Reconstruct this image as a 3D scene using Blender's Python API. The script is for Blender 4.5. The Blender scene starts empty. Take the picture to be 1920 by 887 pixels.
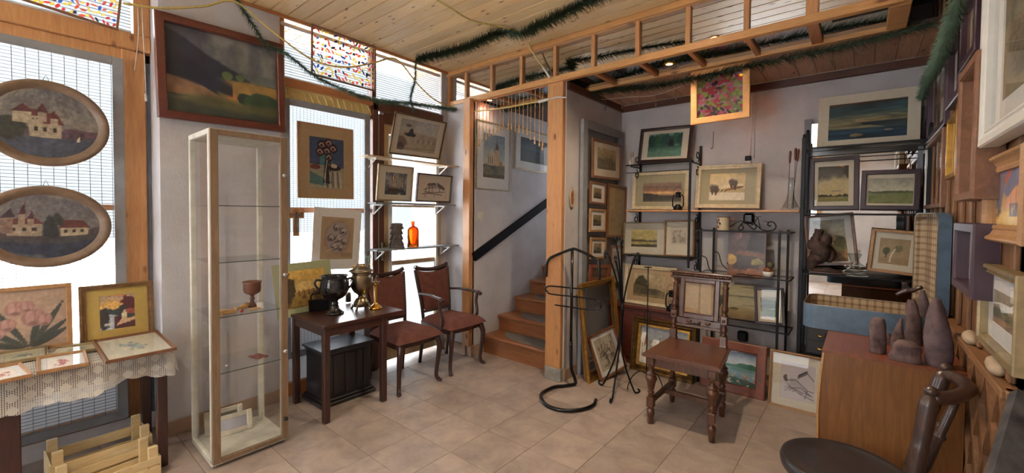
import bpy, math, random
import numpy as np
from mathutils import Vector, Matrix
random.seed(7)
scene = bpy.context.scene
COL = scene.collection

# ---------------------------------------------------------------- camera
F = 788.49
YAW, PIT, ROL = math.radians(129.816), math.radians(-1.551), math.radians(0.520)
CAM = Vector((2.4923, -1.3190, 1.4053))
CY = 422.42
_f = Vector((math.cos(PIT) * math.cos(YAW), math.cos(PIT) * math.sin(YAW), math.sin(PIT)))
_r0 = Vector((math.sin(YAW), -math.cos(YAW), 0))
_u0 = _r0.cross(_f)
_r = _r0 * math.cos(ROL) + _u0 * math.sin(ROL)
_u = _u0 * math.cos(ROL) - _r0 * math.sin(ROL)
cd = bpy.data.cameras.new('camera')
cam = bpy.data.objects.new('camera', cd)
COL.objects.link(cam)
cd.sensor_width = 36.0
cd.lens = F / 1920 * 36
cd.shift_y = -(443.5 - CY) / 1920
cd.clip_start = 0.02
cam.matrix_world = Matrix(((_r.x, _u.x, -_f.x, CAM.x), (_r.y, _u.y, -_f.y, CAM.y), (_r.z, _u.z, -_f.z, CAM.z), (0, 0, 0, 1)))
scene.camera = cam
scene.view_settings.view_transform = 'Standard'
scene.view_settings.look = 'None'
scene.view_settings.exposure = 0.8
scene.view_settings.gamma = 1.0
scene.view_settings.use_curve_mapping = False
scene.cycles.use_denoising = True
scene.cycles.max_bounces = 10
scene.cycles.diffuse_bounces = 5
scene.cycles.glossy_bounces = 5
scene.cycles.transmission_bounces = 6
scene.cycles.transparent_max_bounces = 28
scene.cycles.sample_clamp_indirect = 6.0
scene.cycles.caustics_reflective = False
scene.cycles.caustics_refractive = False

# ---------------------------------------------------------------- world: bright hazy daylight
world = bpy.data.worlds.new('daylight')
scene.world = world
world.use_nodes = True
bg = world.node_tree.nodes['Background']
bg.inputs[0].default_value = (0.80, 0.92, 1.0, 1)
bg.inputs[1].default_value = 0.72

def area_lamp(name, loc, rot, sx, sy, power, color, portal=False, spread=math.pi):
    l = bpy.data.lights.new(name, 'AREA')
    l.shape = 'RECTANGLE'; l.size = sx; l.size_y = sy; l.energy = power; l.color = color
    l.cycles.is_portal = portal
    l.spread = spread
    o = bpy.data.objects.new(name, l); COL.objects.link(o)
    o.location = loc; o.rotation_euler = rot
    return o
# window portals (guide the daylight through the openings, the added rear one last)
HP = math.pi / 2
area_lamp('portal_shop_window', (-1.30, -1.65, 1.55), (0, -HP, 0), 2.7, 2.0, 10, (1, 1, 1), True)
area_lamp('portal_middle_window', (-1.02, 0.35, 1.55), (0, -HP, 0), 2.7, 0.9, 10, (1, 1, 1), True)
area_lamp('portal_door_glass', (-1.02, 1.2, 1.55), (0, -HP, 0), 2.7, 0.75, 10, (1, 1, 1), True)
area_lamp('portal_fill_window', (1.0, -4.62, 1.5), (HP, 0, 0), 2.6, 2.0, 10, (1, 1, 1), True)
def daylight(name, d, strength, color, ang):
    l = bpy.data.lights.new(name, 'SUN'); l.energy = strength; l.color = color; l.angle = math.radians(ang)
    o = bpy.data.objects.new(name, l); COL.objects.link(o); o.location = (-6, 0, 5)
    o.rotation_euler = Vector(d).to_track_quat('-Z', 'Y').to_euler()
daylight('hazy_sky_light', (1, .10, -.42), 7.5, (.90, .95, 1.0), 95)
daylight('sun_on_street', (-.55, .25, -1), 60.0, (1, .97, .92), 1.0)
daylight('stairwell_sky_light', (-.25, -1, -.4), 3.0, (.86, .92, 1.0), 90)
daylight('hazy_sky_light_rear', (-.1, 1, -.35), 7.0, (.92, .96, 1.0), 95)  # sky fill entering by the added rear window
DL = .55
def down_spot(name, loc, power, color=(1, .72, .42), size=2.5, r=.03):
    l = bpy.data.lights.new(name, 'SPOT'); l.energy = power * DL; l.color = color
    l.spot_size = size; l.spot_blend = .8; l.shadow_soft_size = r
    o = bpy.data.objects.new(name, l); COL.objects.link(o); o.location = loc
    return o
WARM = (1, .84, .64)

# ---------------------------------------------------------------- pixel helpers (1920 x 887 frame)
def ray(px, py):
    return _f + _r * ((px - 960) / F) - _u * ((py - CY) / F)
def P(px, py, ax, c):
    d = ray(px, py); i = 'xyz'.index(ax)
    return CAM + d * ((c - CAM[i]) / d[i])
def PV(px0, py0, px1, py1, z=0):
    """floor point under pixel 0 and the height seen above it at pixel 1"""
    a = P(px0, py0, 'z', z); d = ray(px1, py1)
    t = ((a.x - CAM.x) * d.x + (a.y - CAM.y) * d.y) / (d.x * d.x + d.y * d.y)
    return a, CAM.z + t * d.z

def lin(c):
    out = []
    for x in c[:3]:
        x = x / 255.0
        out.append(x / 12.92 if x <= .04045 else ((x + .055) / 1.055) ** 2.4)
    return tuple(out) + (1.0,)

# ---------------------------------------------------------------- materials
MATS = {}
def nm(name):
    m = bpy.data.materials.new(name); m.use_nodes = True
    nt = m.node_tree; b = nt.nodes['Principled BSDF']
    return m, nt, b, nt.nodes, nt.links
def objco(nt, scale=(1, 1, 1), rot=(0, 0, 0)):
    tc = nt.nodes.new('ShaderNodeTexCoord'); mp = nt.nodes.new('ShaderNodeMapping')
    mp.inputs['Scale'].default_value = scale; mp.inputs['Rotation'].default_value = rot
    nt.links.new(tc.outputs['Object'], mp.inputs[0]); return mp
def ramp(nt, fac, stops):
    r = nt.nodes.new('ShaderNodeValToRGB'); e = r.color_ramp.elements
    e[0].position, e[0].color = stops[0]; e[1].position, e[1].color = stops[-1]
    for p, c in stops[1:-1]:
        k = e.new(p); k.color = c
    nt.links.new(fac, r.inputs[0]); return r
def noise(nt, vec, sc, det=4, rough=.6, dist=0):
    n = nt.nodes.new('ShaderNodeTexNoise'); n.inputs['Scale'].default_value = sc
    n.inputs['Detail'].default_value = det; n.inputs['Roughness'].default_value = rough
    n.inputs['Distortion'].default_value = dist
    if vec: nt.links.new(vec, n.inputs['Vector'])
    return n
def bump(nt, h, b, strength=.3, dist=.01):
    k = nt.nodes.new('ShaderNodeBump'); k.inputs['Strength'].default_value = strength; k.inputs['Distance'].default_value = dist
    nt.links.new(h, k.inputs['Height']); nt.links.new(k.outputs[0], b.inputs['Normal'])
def plain(name, c, rough=.5, metal=0, var=.12, sc=30, bmp=.1, coat=0, spec=.5, c2=None, det=4):
    if name in MATS: return MATS[name]
    m, nt, b, N, L = nm(name)
    mp = objco(nt)
    n = noise(nt, mp.outputs[0], sc, det)
    a = lin(c)
    lo = lin(c2) if c2 else tuple(x * (1 - 2 * var) for x in a[:3]) + (1,)
    hi = a if c2 else tuple(min(1, x * (1 + var)) for x in a[:3]) + (1,)
    r = ramp(nt, n.outputs[0], [(.3, lo), (.7, hi)])
    L.new(r.outputs[0], b.inputs['Base Color'])
    b.inputs['Roughness'].default_value = rough; b.inputs['Metallic'].default_value = metal
    b.inputs['Coat Weight'].default_value = coat; b.inputs['Coat Roughness'].default_value = .12
    b.inputs['Specular IOR Level'].default_value = spec
    if bmp: bump(nt, n.outputs[0], b, bmp, .004)
    MATS[name] = m; return m
def wood(name, c1, c2, grain=(12, 12, 1.2), rough=.45, coat=0, knots=False, island=0, ksc=3.0, kthr=.66):
    """grain: texture scale per axis; the small number is the direction the grain runs"""
    if name in MATS: return MATS[name]
    m, nt, b, N, L = nm(name)
    mp = objco(nt, grain)
    vec = mp.outputs[0]
    if island:
        g = N.new('ShaderNodeNewGeometry'); ad = N.new('ShaderNodeVectorMath'); ad.operation = 'ADD'
        cb = N.new('ShaderNodeCombineXYZ'); ml = N.new('ShaderNodeMath'); ml.operation = 'MULTIPLY'; ml.inputs[1].default_value = 60
        L.new(g.outputs['Random Per Island'], ml.inputs[0])
        for i in range(3): L.new(ml.outputs[0], cb.inputs[i])
        L.new(vec, ad.inputs[0]); L.new(cb.outputs[0], ad.inputs[1]); vec = ad.outputs[0]
    n = noise(nt, vec, 3.0, 5, .62, 1.2)
    n2 = noise(nt, vec, 14.0, 3, .6, .4)
    mx = N.new('ShaderNodeMix'); mx.data_type = 'FLOAT'; mx.inputs[0].default_value = .35
    L.new(n.outputs[0], mx.inputs[2]); L.new(n2.outputs[0], mx.inputs[3])
    r = ramp(nt, mx.outputs[0], [(.33, lin(c2)), (.52, lin([(a + b_) / 2 for a, b_ in zip(c1, c2)])), (.68, lin(c1))])
    out = r.outputs[0]
    if knots:
        kp = objco(nt, knots)
        kv = kp.outputs[0]
        if island:
            a2 = N.new('ShaderNodeVectorMath'); a2.operation = 'ADD'; L.new(kv, a2.inputs[0]); L.new(cb.outputs[0], a2.inputs[1]); kv = a2.outputs[0]
        vo = N.new('ShaderNodeTexVoronoi'); vo.inputs['Scale'].default_value = ksc; L.new(kv, vo.inputs['Vector'])
        kr = ramp(nt, vo.outputs['Distance'], [(.07, (1, 1, 1, 1)), (.17, (0, 0, 0, 1))])
        mk = N.new('ShaderNodeMix'); mk.data_type = 'RGBA'
        kc = lin([c2[0] * .62, c2[1] * .5, c2[2] * .42]); mk.inputs[7].default_value = kc
        L.new(kr.outputs[0], mk.inputs[0]); L.new(out, mk.inputs[6]); out = mk.outputs[2]
    if island:
        hs = N.new('ShaderNodeHueSaturation'); mr = N.new('ShaderNodeMapRange')
        mr.inputs[3].default_value = 1 - island; mr.inputs[4].default_value = 1 + island
        L.new(g.outputs['Random Per Island'], mr.inputs[0]); L.new(mr.outputs[0], hs.inputs['Value']); L.new(out, hs.inputs['Color']); out = hs.outputs[0]
    L.new(out, b.inputs['Base Color'])
    b.inputs['Roughness'].default_value = rough
    b.inputs['Coat Weight'].default_value = coat; b.inputs['Coat Roughness'].default_value = .2
    bump(nt, mx.outputs[0], b, .15, .002)
    MATS[name] = m; return m
def glassy(name, tint=(1, 1, 1), refl=1.0, rough=0.0):
    if name in MATS: return MATS[name]
    m, nt, b, N, L = nm(name); N.remove(b)
    o = N['Material Output']
    t = N.new('ShaderNodeBsdfTransparent'); t.inputs[0].default_value = tint + (1,)
    g = N.new('ShaderNodeBsdfGlossy'); g.inputs['Roughness'].default_value = rough
    lw = N.new('ShaderNodeLayerWeight'); lw.inputs[0].default_value = .5
    pw = N.new('ShaderNodeMath'); pw.operation = 'POWER'; pw.inputs[1].default_value = 4.5; L.new(lw.outputs['Facing'], pw.inputs[0])
    ml = N.new('ShaderNodeMath'); ml.operation = 'MULTIPLY_ADD'; ml.inputs[1].default_value = .85 * refl; ml.inputs[2].default_value = .045 * refl; L.new(pw.outputs[0], ml.inputs[0])
    mx = N.new('ShaderNodeMixShader'); L.new(ml.outputs[0], mx.inputs[0]); L.new(t.outputs[0], mx.inputs[1]); L.new(g.outputs[0], mx.inputs[2])
    L.new(mx.outputs[0], o.inputs[0]); MATS[name] = m; return m
def emis(name, c, s):
    m, nt, b, N, L = nm(name)
    b.inputs['Emission Color'].default_value = lin(c); b.inputs['Emission Strength'].default_value = s
    b.inputs['Base Color'].default_value = lin(c); MATS[name] = m; return m
def artmat(name, rough=.7, alpha=False, coat=0):
    if name in MATS: return MATS[name]
    m, nt, b, N, L = nm(name)
    a = N.new('ShaderNodeVertexColor'); a.layer_name = 'col'
    L.new(a.outputs[0], b.inputs['Base Color']); b.inputs['Roughness'].default_value = rough
    b.inputs['Coat Weight'].default_value = coat; b.inputs['Coat Roughness'].default_value = .25
    n = noise(nt, objco(nt).outputs[0], 160, 3); bump(nt, n.outputs[0], b, .12, .001)
    if alpha:   # paint on clear glass
        o = N['Material Output']
        tr = N.new('ShaderNodeBsdfTranslucent'); L.new(a.outputs[0], tr.inputs[0])
        m1 = N.new('ShaderNodeMixShader'); m1.inputs[0].default_value = .55; L.new(b.outputs[0], m1.inputs[1]); L.new(tr.outputs[0], m1.inputs[2])
        tp = N.new('ShaderNodeBsdfTransparent'); L.new(a.outputs[0], tp.inputs[0])
        m2 = N.new('ShaderNodeMixShader'); L.new(a.outputs[1], m2.inputs[0]); L.new(tp.outputs[0], m2.inputs[1]); L.new(m1.outputs[0], m2.inputs[2])
        L.new(m2.outputs[0], o.inputs[0])
    MATS[name] = m; return m

M_plaster = plain('plaster', (176, 170, 170), .9, var=.05, sc=9, bmp=.0)
m, nt, b, N, L = nm('rough_plaster')
mp = objco(nt); n1 = noise(nt, mp.outputs[0], 2.2, 6, .65); n2 = noise(nt, mp.outputs[0], 70, 4)
r_ = ramp(nt, n1.outputs[0], [(.3, lin((178, 175, 178))), (.7, lin((202, 200, 204)))]); L.new(r_.outputs[0], b.inputs['Base Color'])
b.inputs['Roughness'].default_value = .92; bump(nt, n2.outputs[0], b, .45, .006); M_wall = m
M_pine = wood('pine_boards', (252, 230, 186), (232, 200, 148), (1.0, 16, 16), .42, .15, knots=(3.0, 10, 10), island=.10, ksc=1.9)
M_brownboards = wood('stained_boards', (196, 150, 120), (158, 116, 90), (16, 1.0, 16), .5, 0, knots=(9, 3, 9), island=.1, ksc=1.2)
M_browntrim = wood('stained_trim', (88, 44, 26), (62, 30, 18), (1.5, 14, 14), .4)
M_orange = wood('orange_pine_frame', (192, 130, 82), (156, 98, 56), (14, 1.2, 14), .45, .1)
M_orangev = wood('orange_pine_post', (198, 148, 100), (168, 116, 72), (14, 14, 1.2), .45, .1, knots=(9, 9, 4), ksc=1.1)
M_orangex = wood('orange_pine_rail', (206, 158, 102), (178, 126, 74), (1.2, 14, 14), .45, .1, knots=(3, 9, 9), ksc=1.3)
M_redwoodv = wood('reddish_door_wood', (112, 66, 48), (78, 42, 32), (12, 12, 1.2), .45, .1)
M_greypaint = plain('grey_painted_wood', (138, 140, 146), .7, sc=12, var=.08)
M_greydark = plain('dark_grey_painted_wood', (96, 100, 110), .7, sc=12, var=.1)
M_wire = plain('galvanised_wire', (130, 134, 142), .4, .7, bmp=0)
M_white = plain('white_paint', (222, 222, 218), .5, sc=20, var=.04)
M_offwhite = plain('worn_white_paint', (206, 204, 192), .55, sc=14, var=.1)
M_darkwood = wood('dark_walnut', (78, 42, 32), (44, 24, 20), (10, 10, 1.2), .35, .3)
M_darkwoodx = wood('dark_walnut_top', (84, 46, 36), (50, 27, 22), (10, 1.2, 10), .3, .4)
M_chairwood = wood('carved_oak', (104, 62, 38), (62, 34, 20), (10, 10, 1.5), .35, .35)
M_chairseat = wood('oak_seat_boards', (112, 66, 46), (80, 46, 32), (10, 1.2, 10), .3, .4)
M_blackwood = wood('black_stained_wood', (42, 38, 42), (22, 20, 24), (10, 10, 1.5), .45, .15)
M_iron = plain('black_iron', (24, 24, 27), .45, .6, sc=40, bmp=.15)
M_ironpolish = plain('glossy_black_steel', (22, 23, 27), .25, .5, sc=30, bmp=.05, coat=.4)
M_velvet = plain('rust_velvet', (112, 72, 64), .85, sc=18, var=.14, bmp=.3, spec=.2)
M_brass = plain('polished_brass', (214, 168, 76), .22, 1, sc=12, var=.08, bmp=.05)
M_samovar = plain('tarnished_brass', (150, 136, 112), .3, 1, sc=8, var=.25, bmp=.1)
M_blackglaze = plain('black_glaze', (18, 20, 26), .12, 0, sc=8, var=.3, bmp=.05, coat=.8)
M_glass = glassy('clear_glass')
M_picglass = glassy('picture_glass', (1, 1, 1), .8)
M_shelfglass = glassy('green_edge_glass', (.985, .995, .99), .6)
M_glassedge = plain('glass_edge', (52, 78, 74), .2, 0, bmp=0)
m, nt, b, N, L = nm('mirror'); b.inputs['Base Color'].default_value = (.80, .82, .83, 1); b.inputs['Metallic'].default_value = 1; b.inputs['Roughness'].default_value = .01; M_mirror = m
m, nt, b, N, L = nm('smoked_mirror'); b.inputs['Base Color'].default_value = (.42, .45, .48, 1); b.inputs['Metallic'].default_value = 1; b.inputs['Roughness'].default_value = .02; M_smoke = m
M_needle = plain('tinsel_needles', (66, 92, 70), .6, sc=30, var=.3, bmp=0)
M_rope = plain('yellow_rope_light', (206, 182, 110), .35, sc=60, var=.1, coat=.3)
M_whitecable = plain('white_cable', (214, 210, 200), .5, bmp=0)
# floor tile
m, nt, b, N, L = nm('floor_tile')
mp = objco(nt); g = N.new('ShaderNodeNewGeometry')
cb = N.new('ShaderNodeCombineXYZ'); ml = N.new('ShaderNodeMath'); ml.operation = 'MULTIPLY'; ml.inputs[1].default_value = 37
L.new(g.outputs['Random Per Island'], ml.inputs[0]); L.new(ml.outputs[0], cb.inputs[0]); L.new(ml.outputs[0], cb.inputs[1])
ad = N.new('ShaderNodeVectorMath'); L.new(mp.outputs[0], ad.inputs[0]); L.new(cb.outputs[0], ad.inputs[1])
n1 = noise(nt, ad.outputs[0], 5.5, 8, .68, .3); n2 = noise(nt, ad.outputs[0], 60, 4, .7)
r_ = ramp(nt, n1.outputs[0], [(.3, lin((140, 127, 121))), (.5, lin((162, 148, 140))), (.7, lin((180, 165, 153)))])
hs = N.new('ShaderNodeHueSaturation'); mr = N.new('ShaderNodeMapRange'); mr.inputs[3].default_value = .90; mr.inputs[4].default_value = 1.08
L.new(g.outputs['Random Per Island'], mr.inputs[0]); L.new(mr.outputs[0], hs.inputs['Value']); L.new(r_.outputs[0], hs.inputs['Color'])
L.new(hs.outputs[0], b.inputs['Base Color'])
rr = N.new('ShaderNodeMapRange'); rr.inputs[3].default_value = .28; rr.inputs[4].default_value = .55; L.new(n2.outputs[0], rr.inputs[0]); L.new(rr.outputs[0], b.inputs['Roughness'])
bump(nt, n2.outputs[0], b, .12, .002); M_tile = m
M_grout = plain('grout', (112, 94, 80), .9)
M_basetile = plain('baseboard_tile', (168, 140, 120), .5, sc=8, var=.12)
M_concrete = plain('bare_concrete', (150, 146, 138), .9, sc=14, var=.2)

# ---------------------------------------------------------------- geometry builder
class G:
    def __init__(s): s.v = []; s.f = []; s.sm = []; s.mi = []; s.cur = 0
    def add(s, vs, fs, smooth=False):
        o = len(s.v); s.v += [tuple(v) for v in vs]; s.f += [tuple(i + o for i in f) for f in fs]
        s.sm += [smooth] * len(fs); s.mi += [s.cur] * len(fs); return s
    def box(s, x0, x1, y0, y1, z0, z1, b=0):
        if x0 > x1: x0, x1 = x1, x0
        if y0 > y1: y0, y1 = y1, y0
        if z0 > z1: z0, z1 = z1, z0
        b = min(b, (x1 - x0) * .45, (y1 - y0) * .45, (z1 - z0) * .45)
        if b <= 0:
            vs = [(x, y, z) for x in (x0, x1) for y in (y0, y1) for z in (z0, z1)]
            return s.add(vs, [(0, 1, 3, 2), (4, 6, 7, 5), (0, 4, 5, 1), (2, 3, 7, 6), (0, 2, 6, 4), (1, 5, 7, 3)])
        vs = []; idx = {}
        for i, x in enumerate((x0, x1)):
            for j, y in enumerate((y0, y1)):
                for k, z in enumerate((z0, z1)):
                    sx, sy, sz = (1 - 2 * i), (1 - 2 * j), (1 - 2 * k)
                    idx[i, j, k] = len(vs)
                    vs += [(x, y + sy * b, z + sz * b), (x + sx * b, y, z + sz * b), (x + sx * b, y + sy * b, z)]
        q = lambda i, j, k, a: idx[i, j, k] + a
        fs = []
        for i in (0, 1):
            t = [q(i, 0, 0, 0), q(i, 0, 1, 0), q(i, 1, 1, 0), q(i, 1, 0, 0)]; fs.append(t if i == 0 else t[::-1])
            t = [q(0, i, 0, 1), q(1, i, 0, 1), q(1, i, 1, 1), q(0, i, 1, 1)]; fs.append(t if i == 0 else t[::-1])
            t = [q(0, 0, i, 2), q(0, 1, i, 2), q(1, 1, i, 2), q(1, 0, i, 2)]; fs.append(t if i == 0 else t[::-1])
        for a in (0, 1):
            for c in (0, 1):
                fs.append([q(a, c, 0, 0), q(a, c, 1, 0), q(a, c, 1, 1), q(a, c, 0, 1)])
                fs.append([q(a, 0, c, 0), q(a, 1, c, 0), q(a, 1, c, 2), q(a, 0, c, 2)])
                fs.append([q(0, a, c, 1), q(1, a, c, 1), q(1, a, c, 2), q(0, a, c, 2)])
        for k in idx.values(): fs.append([k, k + 1, k + 2])
        return s.add(vs, fs)
    def tube(s, pts, r, n=8, closed=False, smooth=True, flat=1.0):
        pts = [Vector(p) for p in pts]; m = len(pts)
        rs = r if isinstance(r, (list, tuple)) else [r] * m
        up = None; vs = []
        for i, p in enumerate(pts):
            a = pts[(i - 1) % m] if (closed or i) else p; c = pts[(i + 1) % m] if (closed or i < m - 1) else p
            t = (c - a).normalized()
            if up is None:
                up = Vector((0, 0, 1)) if abs(t.z) < .9 else Vector((0, 1, 0))
            x = t.cross(up)
            if x.length < 1e-6: x = t.cross(Vector((1, 0, 0)))
            x.normalize(); y = x.cross(t); up = y
            for k in range(n):
                an = 2 * math.pi * (k + .5) / n
                vs.append(p + x * (math.cos(an) * rs[i]) + y * (math.sin(an) * rs[i] * flat))
        fs = []
        for i in range(m if closed else m - 1):
            for k in range(n):
                j = (i + 1) % m; l = (k + 1) % n
                fs.append((i * n + k, i * n + l, j * n + l, j * n + k))
        s.add(vs, fs, smooth)
        if not closed:
            o = len(s.v) - m * n
            s.f += [tuple(o + k for k in range(n))[::-1], tuple(o + (m - 1) * n + k for k in range(n))]; s.sm += [False, False]; s.mi += [s.cur] * 2
        return s
    def bar(s, a, b_, w, d=None, up=(0, 0, 1)):
        """square bar between points"""
        a = Vector(a); b_ = Vector(b_); d = d or w; t = (b_ - a).normalized(); up = Vector(up)
        x = t.cross(up)
        if x.length < 1e-4: x = t.cross(Vector((0, 1, 0)))
        x.normalize(); y = x.cross(t)
        vs = [p + x * (sx * w / 2) + y * (sy * d / 2) for p in (a, b_) for sx, sy in ((-1, -1), (1, -1), (1, 1), (-1, 1))]
        return s.add(vs, [(0, 1, 2, 3), (7, 6, 5, 4), (0, 4, 5, 1), (1, 5, 6, 2), (2, 6, 7, 3), (3, 7, 4, 0)])
    def lathe(s, prof, n=24, c=(0, 0, 0), axis='z', sq=None, smooth=True):
        vs = []; c = Vector(c)
        for r, z in prof:
            for k in range(n):
                an = 2 * math.pi * k / n; x, y = r * math.cos(an), r * math.sin(an)
                p = {'z': (x, y, z), 'x': (z, x, y), 'y': (x, z, y)}[axis]
                vs.append(c + Vector(p))
        fs = [(i * n + k, i * n + (k + 1) % n, (i + 1) * n + (k + 1) % n, (i + 1) * n + k) for i in range(len(prof) - 1) for k in range(n)]
        s.add(vs, fs, smooth)
        o = len(s.v) - len(prof) * n
        for i, rev in ((0, True), (len(prof) - 1, False)):
            if prof[i][0] > 1e-4:
                f = tuple(o + i * n + k for k in range(n)); s.f.append(f[::-1] if rev else f); s.sm.append(False); s.mi.append(s.cur)
        return s
    def ell(s, c, rx, ry, rz, n=16, m=10, jit=0, seed=0):
        rnd = random.Random(seed); vs = []
        for i in range(m + 1):
            th = math.pi * i / m
            for k in range(n):
                an = 2 * math.pi * k / n; j = 1 + jit * rnd.uniform(-1, 1)
                vs.append((c[0] + rx * j * math.sin(th) * math.cos(an), c[1] + ry * j * math.sin(th) * math.sin(an), c[2] - rz * math.cos(th)))
        return s.add(vs, [(i * n + k, i * n + (k + 1) % n, (i + 1) * n + (k + 1) % n, (i + 1) * n + k) for i in range(m) for k in range(n)], True)
    def prism(s, poly, a, b_, axis='z', smooth=False):
        f = {'z': lambda p, h: (p[0], p[1], h), 'y': lambda p, h: (p[0], h, p[1]), 'x': lambda p, h: (h, p[0], p[1])}[axis]
        n = len(poly); vs = [f(p, a) for p in poly] + [f(p, b_) for p in poly]
        return s.add(vs, [tuple(range(n))[::-1], tuple(range(n, 2 * n))] + [(i, (i + 1) % n, n + (i + 1) % n, n + i) for i in range(n)], smooth)
    def grid(s, fn, nu, nv, smooth=True):
        vs = [fn(i / nu, j / nv) for j in range(nv + 1) for i in range(nu + 1)]; w = nu + 1
        return s.add(vs, [(j * w + i, j * w + i + 1, (j + 1) * w + i + 1, (j + 1) * w + i) for j in range(nv) for i in range(nu)], smooth)
    def xf(s, mat, start=0):
        s.v[start:] = [tuple(mat @ Vector(v)) for v in s.v[start:]]; return s
    def build(s, name, mats, parent=None, loc=None, rot=None):
        me = bpy.data.meshes.new(name); me.from_pydata(s.v, [], s.f)
        me.polygons.foreach_set('use_smooth', s.sm)
        if not isinstance(mats, (list, tuple)): mats = [mats]
        for mm in mats: me.materials.append(mm)
        if len(mats) > 1: me.polygons.foreach_set('material_index', s.mi)
        me.validate(); me.update()
        import bmesh
        bm = bmesh.new(); bm.from_mesh(me); bmesh.ops.recalc_face_normals(bm, faces=bm.faces); bm.to_mesh(me); bm.free()
        o = bpy.data.objects.new(name, me); COL.objects.link(o)
        if parent: o.parent = parent
        if loc: o.location = loc
        if rot: o.rotation_euler = rot
        return o
def tag(o, label=None, cat=None, group=None, kind=None):
    if label: o['label'] = label
    if cat: o['category'] = cat
    if group: o['group'] = group
    if kind: o['kind'] = kind
    return o
def thing(name, label, cat, loc=(0, 0, 0), rz=0, group=None, mat=None):
    o = bpy.data.objects.new(name, None); COL.objects.link(o); o.empty_display_size = .05
    if mat is not None: o.matrix_world = mat
    else: o.location = loc; o.rotation_euler = (0, 0, rz)
    return tag(o, label, cat, group)
def struct(o): o['kind'] = 'structure'; return o
def copy_tree(o, parent=None):
    c = o.copy(); COL.objects.link(c)
    if parent: c.parent = parent
    for ch in list(o.children): copy_tree(ch, c)
    return c
def spline(pts, n=8, closed=False):
    """Catmull-Rom through points"""
    pts = [Vector(p) for p in pts]; out = []; m = len(pts)
    for i in range(m if closed else m - 1):
        p0 = pts[(i - 1) % m] if (closed or i) else pts[0] * 2 - pts[1]
        p1 = pts[i]; p2 = pts[(i + 1) % m]; p3 = pts[(i + 2) % m] if (closed or i + 2 < m) else p2 * 2 - p1
        for k in range(n):
            t = k / n
            out.append(.5 * ((2 * p1) + (p2 - p0) * t + (2 * p0 - 5 * p1 + 4 * p2 - p3) * t * t + (3 * p1 - p0 - 3 * p2 + p3) * t ** 3))
    if not closed: out.append(pts[-1])
    return out
# ================================================================ ROOM SHELL
CZ = 2.845      # pine ceiling
LZ = 2.50       # lower brown ceiling at the back
RX = 2.83       # right panelled wall
# floor: individual tiles in one floor
g = G()
T = .33
for i in range(-4, 13):
    for j in range(-15, 10):
        x0, y0 = i * T, j * T
        if x0 > 3.6 or (y0 > 1.7 and x0 < -.5): continue
        g.box(x0 + .0015, x0 + T - .0015, y0 + .0015, y0 + T - .0015, -.01, 0, .0012)
struct(g.build('floor', M_tile))
struct(G().box(-1.3, 4, -5, 3.2, -.06, -.0015).build('floor_screed', M_grout))
# ceiling boards running along x
g = G(); y = -4.8
while y < 1.58:
    y1 = min(y + .112, 1.60)
    g.add([(-1.2, y + .006, CZ), (3.9, y + .006, CZ), (3.9, y1 - .006, CZ), (-1.2, y1 - .006, CZ),
           (-1.2, y + .003, CZ + .016), (3.9, y + .003, CZ + .016), (3.9, y1 - .003, CZ + .016), (-1.2, y1 - .003, CZ + .016)],
          [(0, 1, 2, 3), (0, 4, 5, 1), (3, 2, 6, 7)])
    y += .112
struct(g.build('ceiling', M_pine))
struct(G().box(-1.4, 4, -5, 3.1, CZ + .016, CZ + .05).build('ceiling_deck', M_browntrim))
g = G(); x = .55
while x < RX + .1:
    g.add([(x + .004, 2.0, LZ), (x + .106, 2.0, LZ), (x + .106, 2.72, LZ), (x + .004, 2.72, LZ), (x, 2.0, LZ + .006), (x + .11, 2.0, LZ + .006), (x + .11, 2.72, LZ + .006), (x, 2.72, LZ + .006)],
          [(0, 1, 2, 3), (0, 4, 7, 3), (1, 5, 6, 2)])
    x += .11
struct(g.build('ceiling_lower', M_brownboards))
struct(G().box(-.9, RX + .3, 2.03, 3.9, LZ + .007, LZ + .03).build('ceiling_lower_deck', M_browntrim))
# window wall (x = -.8) : pillar between the openings, strip above
W = G()
W.box(-1.30, -.80, -.72, -.03, 0, CZ)          # broad pillar behind the glass cabinet
W.box(-1.30, -.80, -2.95, -2.55, 0, CZ)        # beyond the shop window
W.box(-1.30, -.80, -5.0, -2.95, 0, CZ)
W.box(-1.30, -.82, 1.52, 3.0, 0, CZ)           # white strip right of the glazed door
W.box(-1.30, -1.02, -2.6, -.6, 0, .10)
struct(W.build('wall_window', M_wall))
struct(G().box(-.82, -.44, 1.60, 3.9, 0, LZ + .01).build('wall_stair_left', M_wall))
g = G(); g.box(.425, .585, 1.66, 3.9, 0, LZ + .01)
struct(g.build('wall_stub', M_wall))
struct(G().box(.585, RX + .1, 2.70, 2.82, 0, 2.86).build('wall_shelves', M_wall))
g = G(); g.box(-.44, .425, 3.76, 3.85, 0, 1.45); g.box(-.44, .425, 3.76, 3.85, 2.40, 2.86); g.box(-.44, -.36, 3.76, 3.85, 1.45, 2.40); g.box(.345, .425, 3.76, 3.85, 1.45, 2.40); struct(g.build('wall_stair_end', M_wall))
# rear room
g = G()
g.box(-1.3, .2, -4.75, -4.6, 0, CZ); g.box(1.8, 4, -4.75, -4.6, 0, CZ); g.box(.2, 1.8, -4.75, -4.6, 0, .3); g.box(.2, 1.8, -4.75, -4.6, 2.7, CZ)
struct(g.build('wall_rear', M_wall))
struct(G().box(3.75, 3.9, -4.7, .42, 0, CZ).build('wall_right_rear', M_wall))
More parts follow.
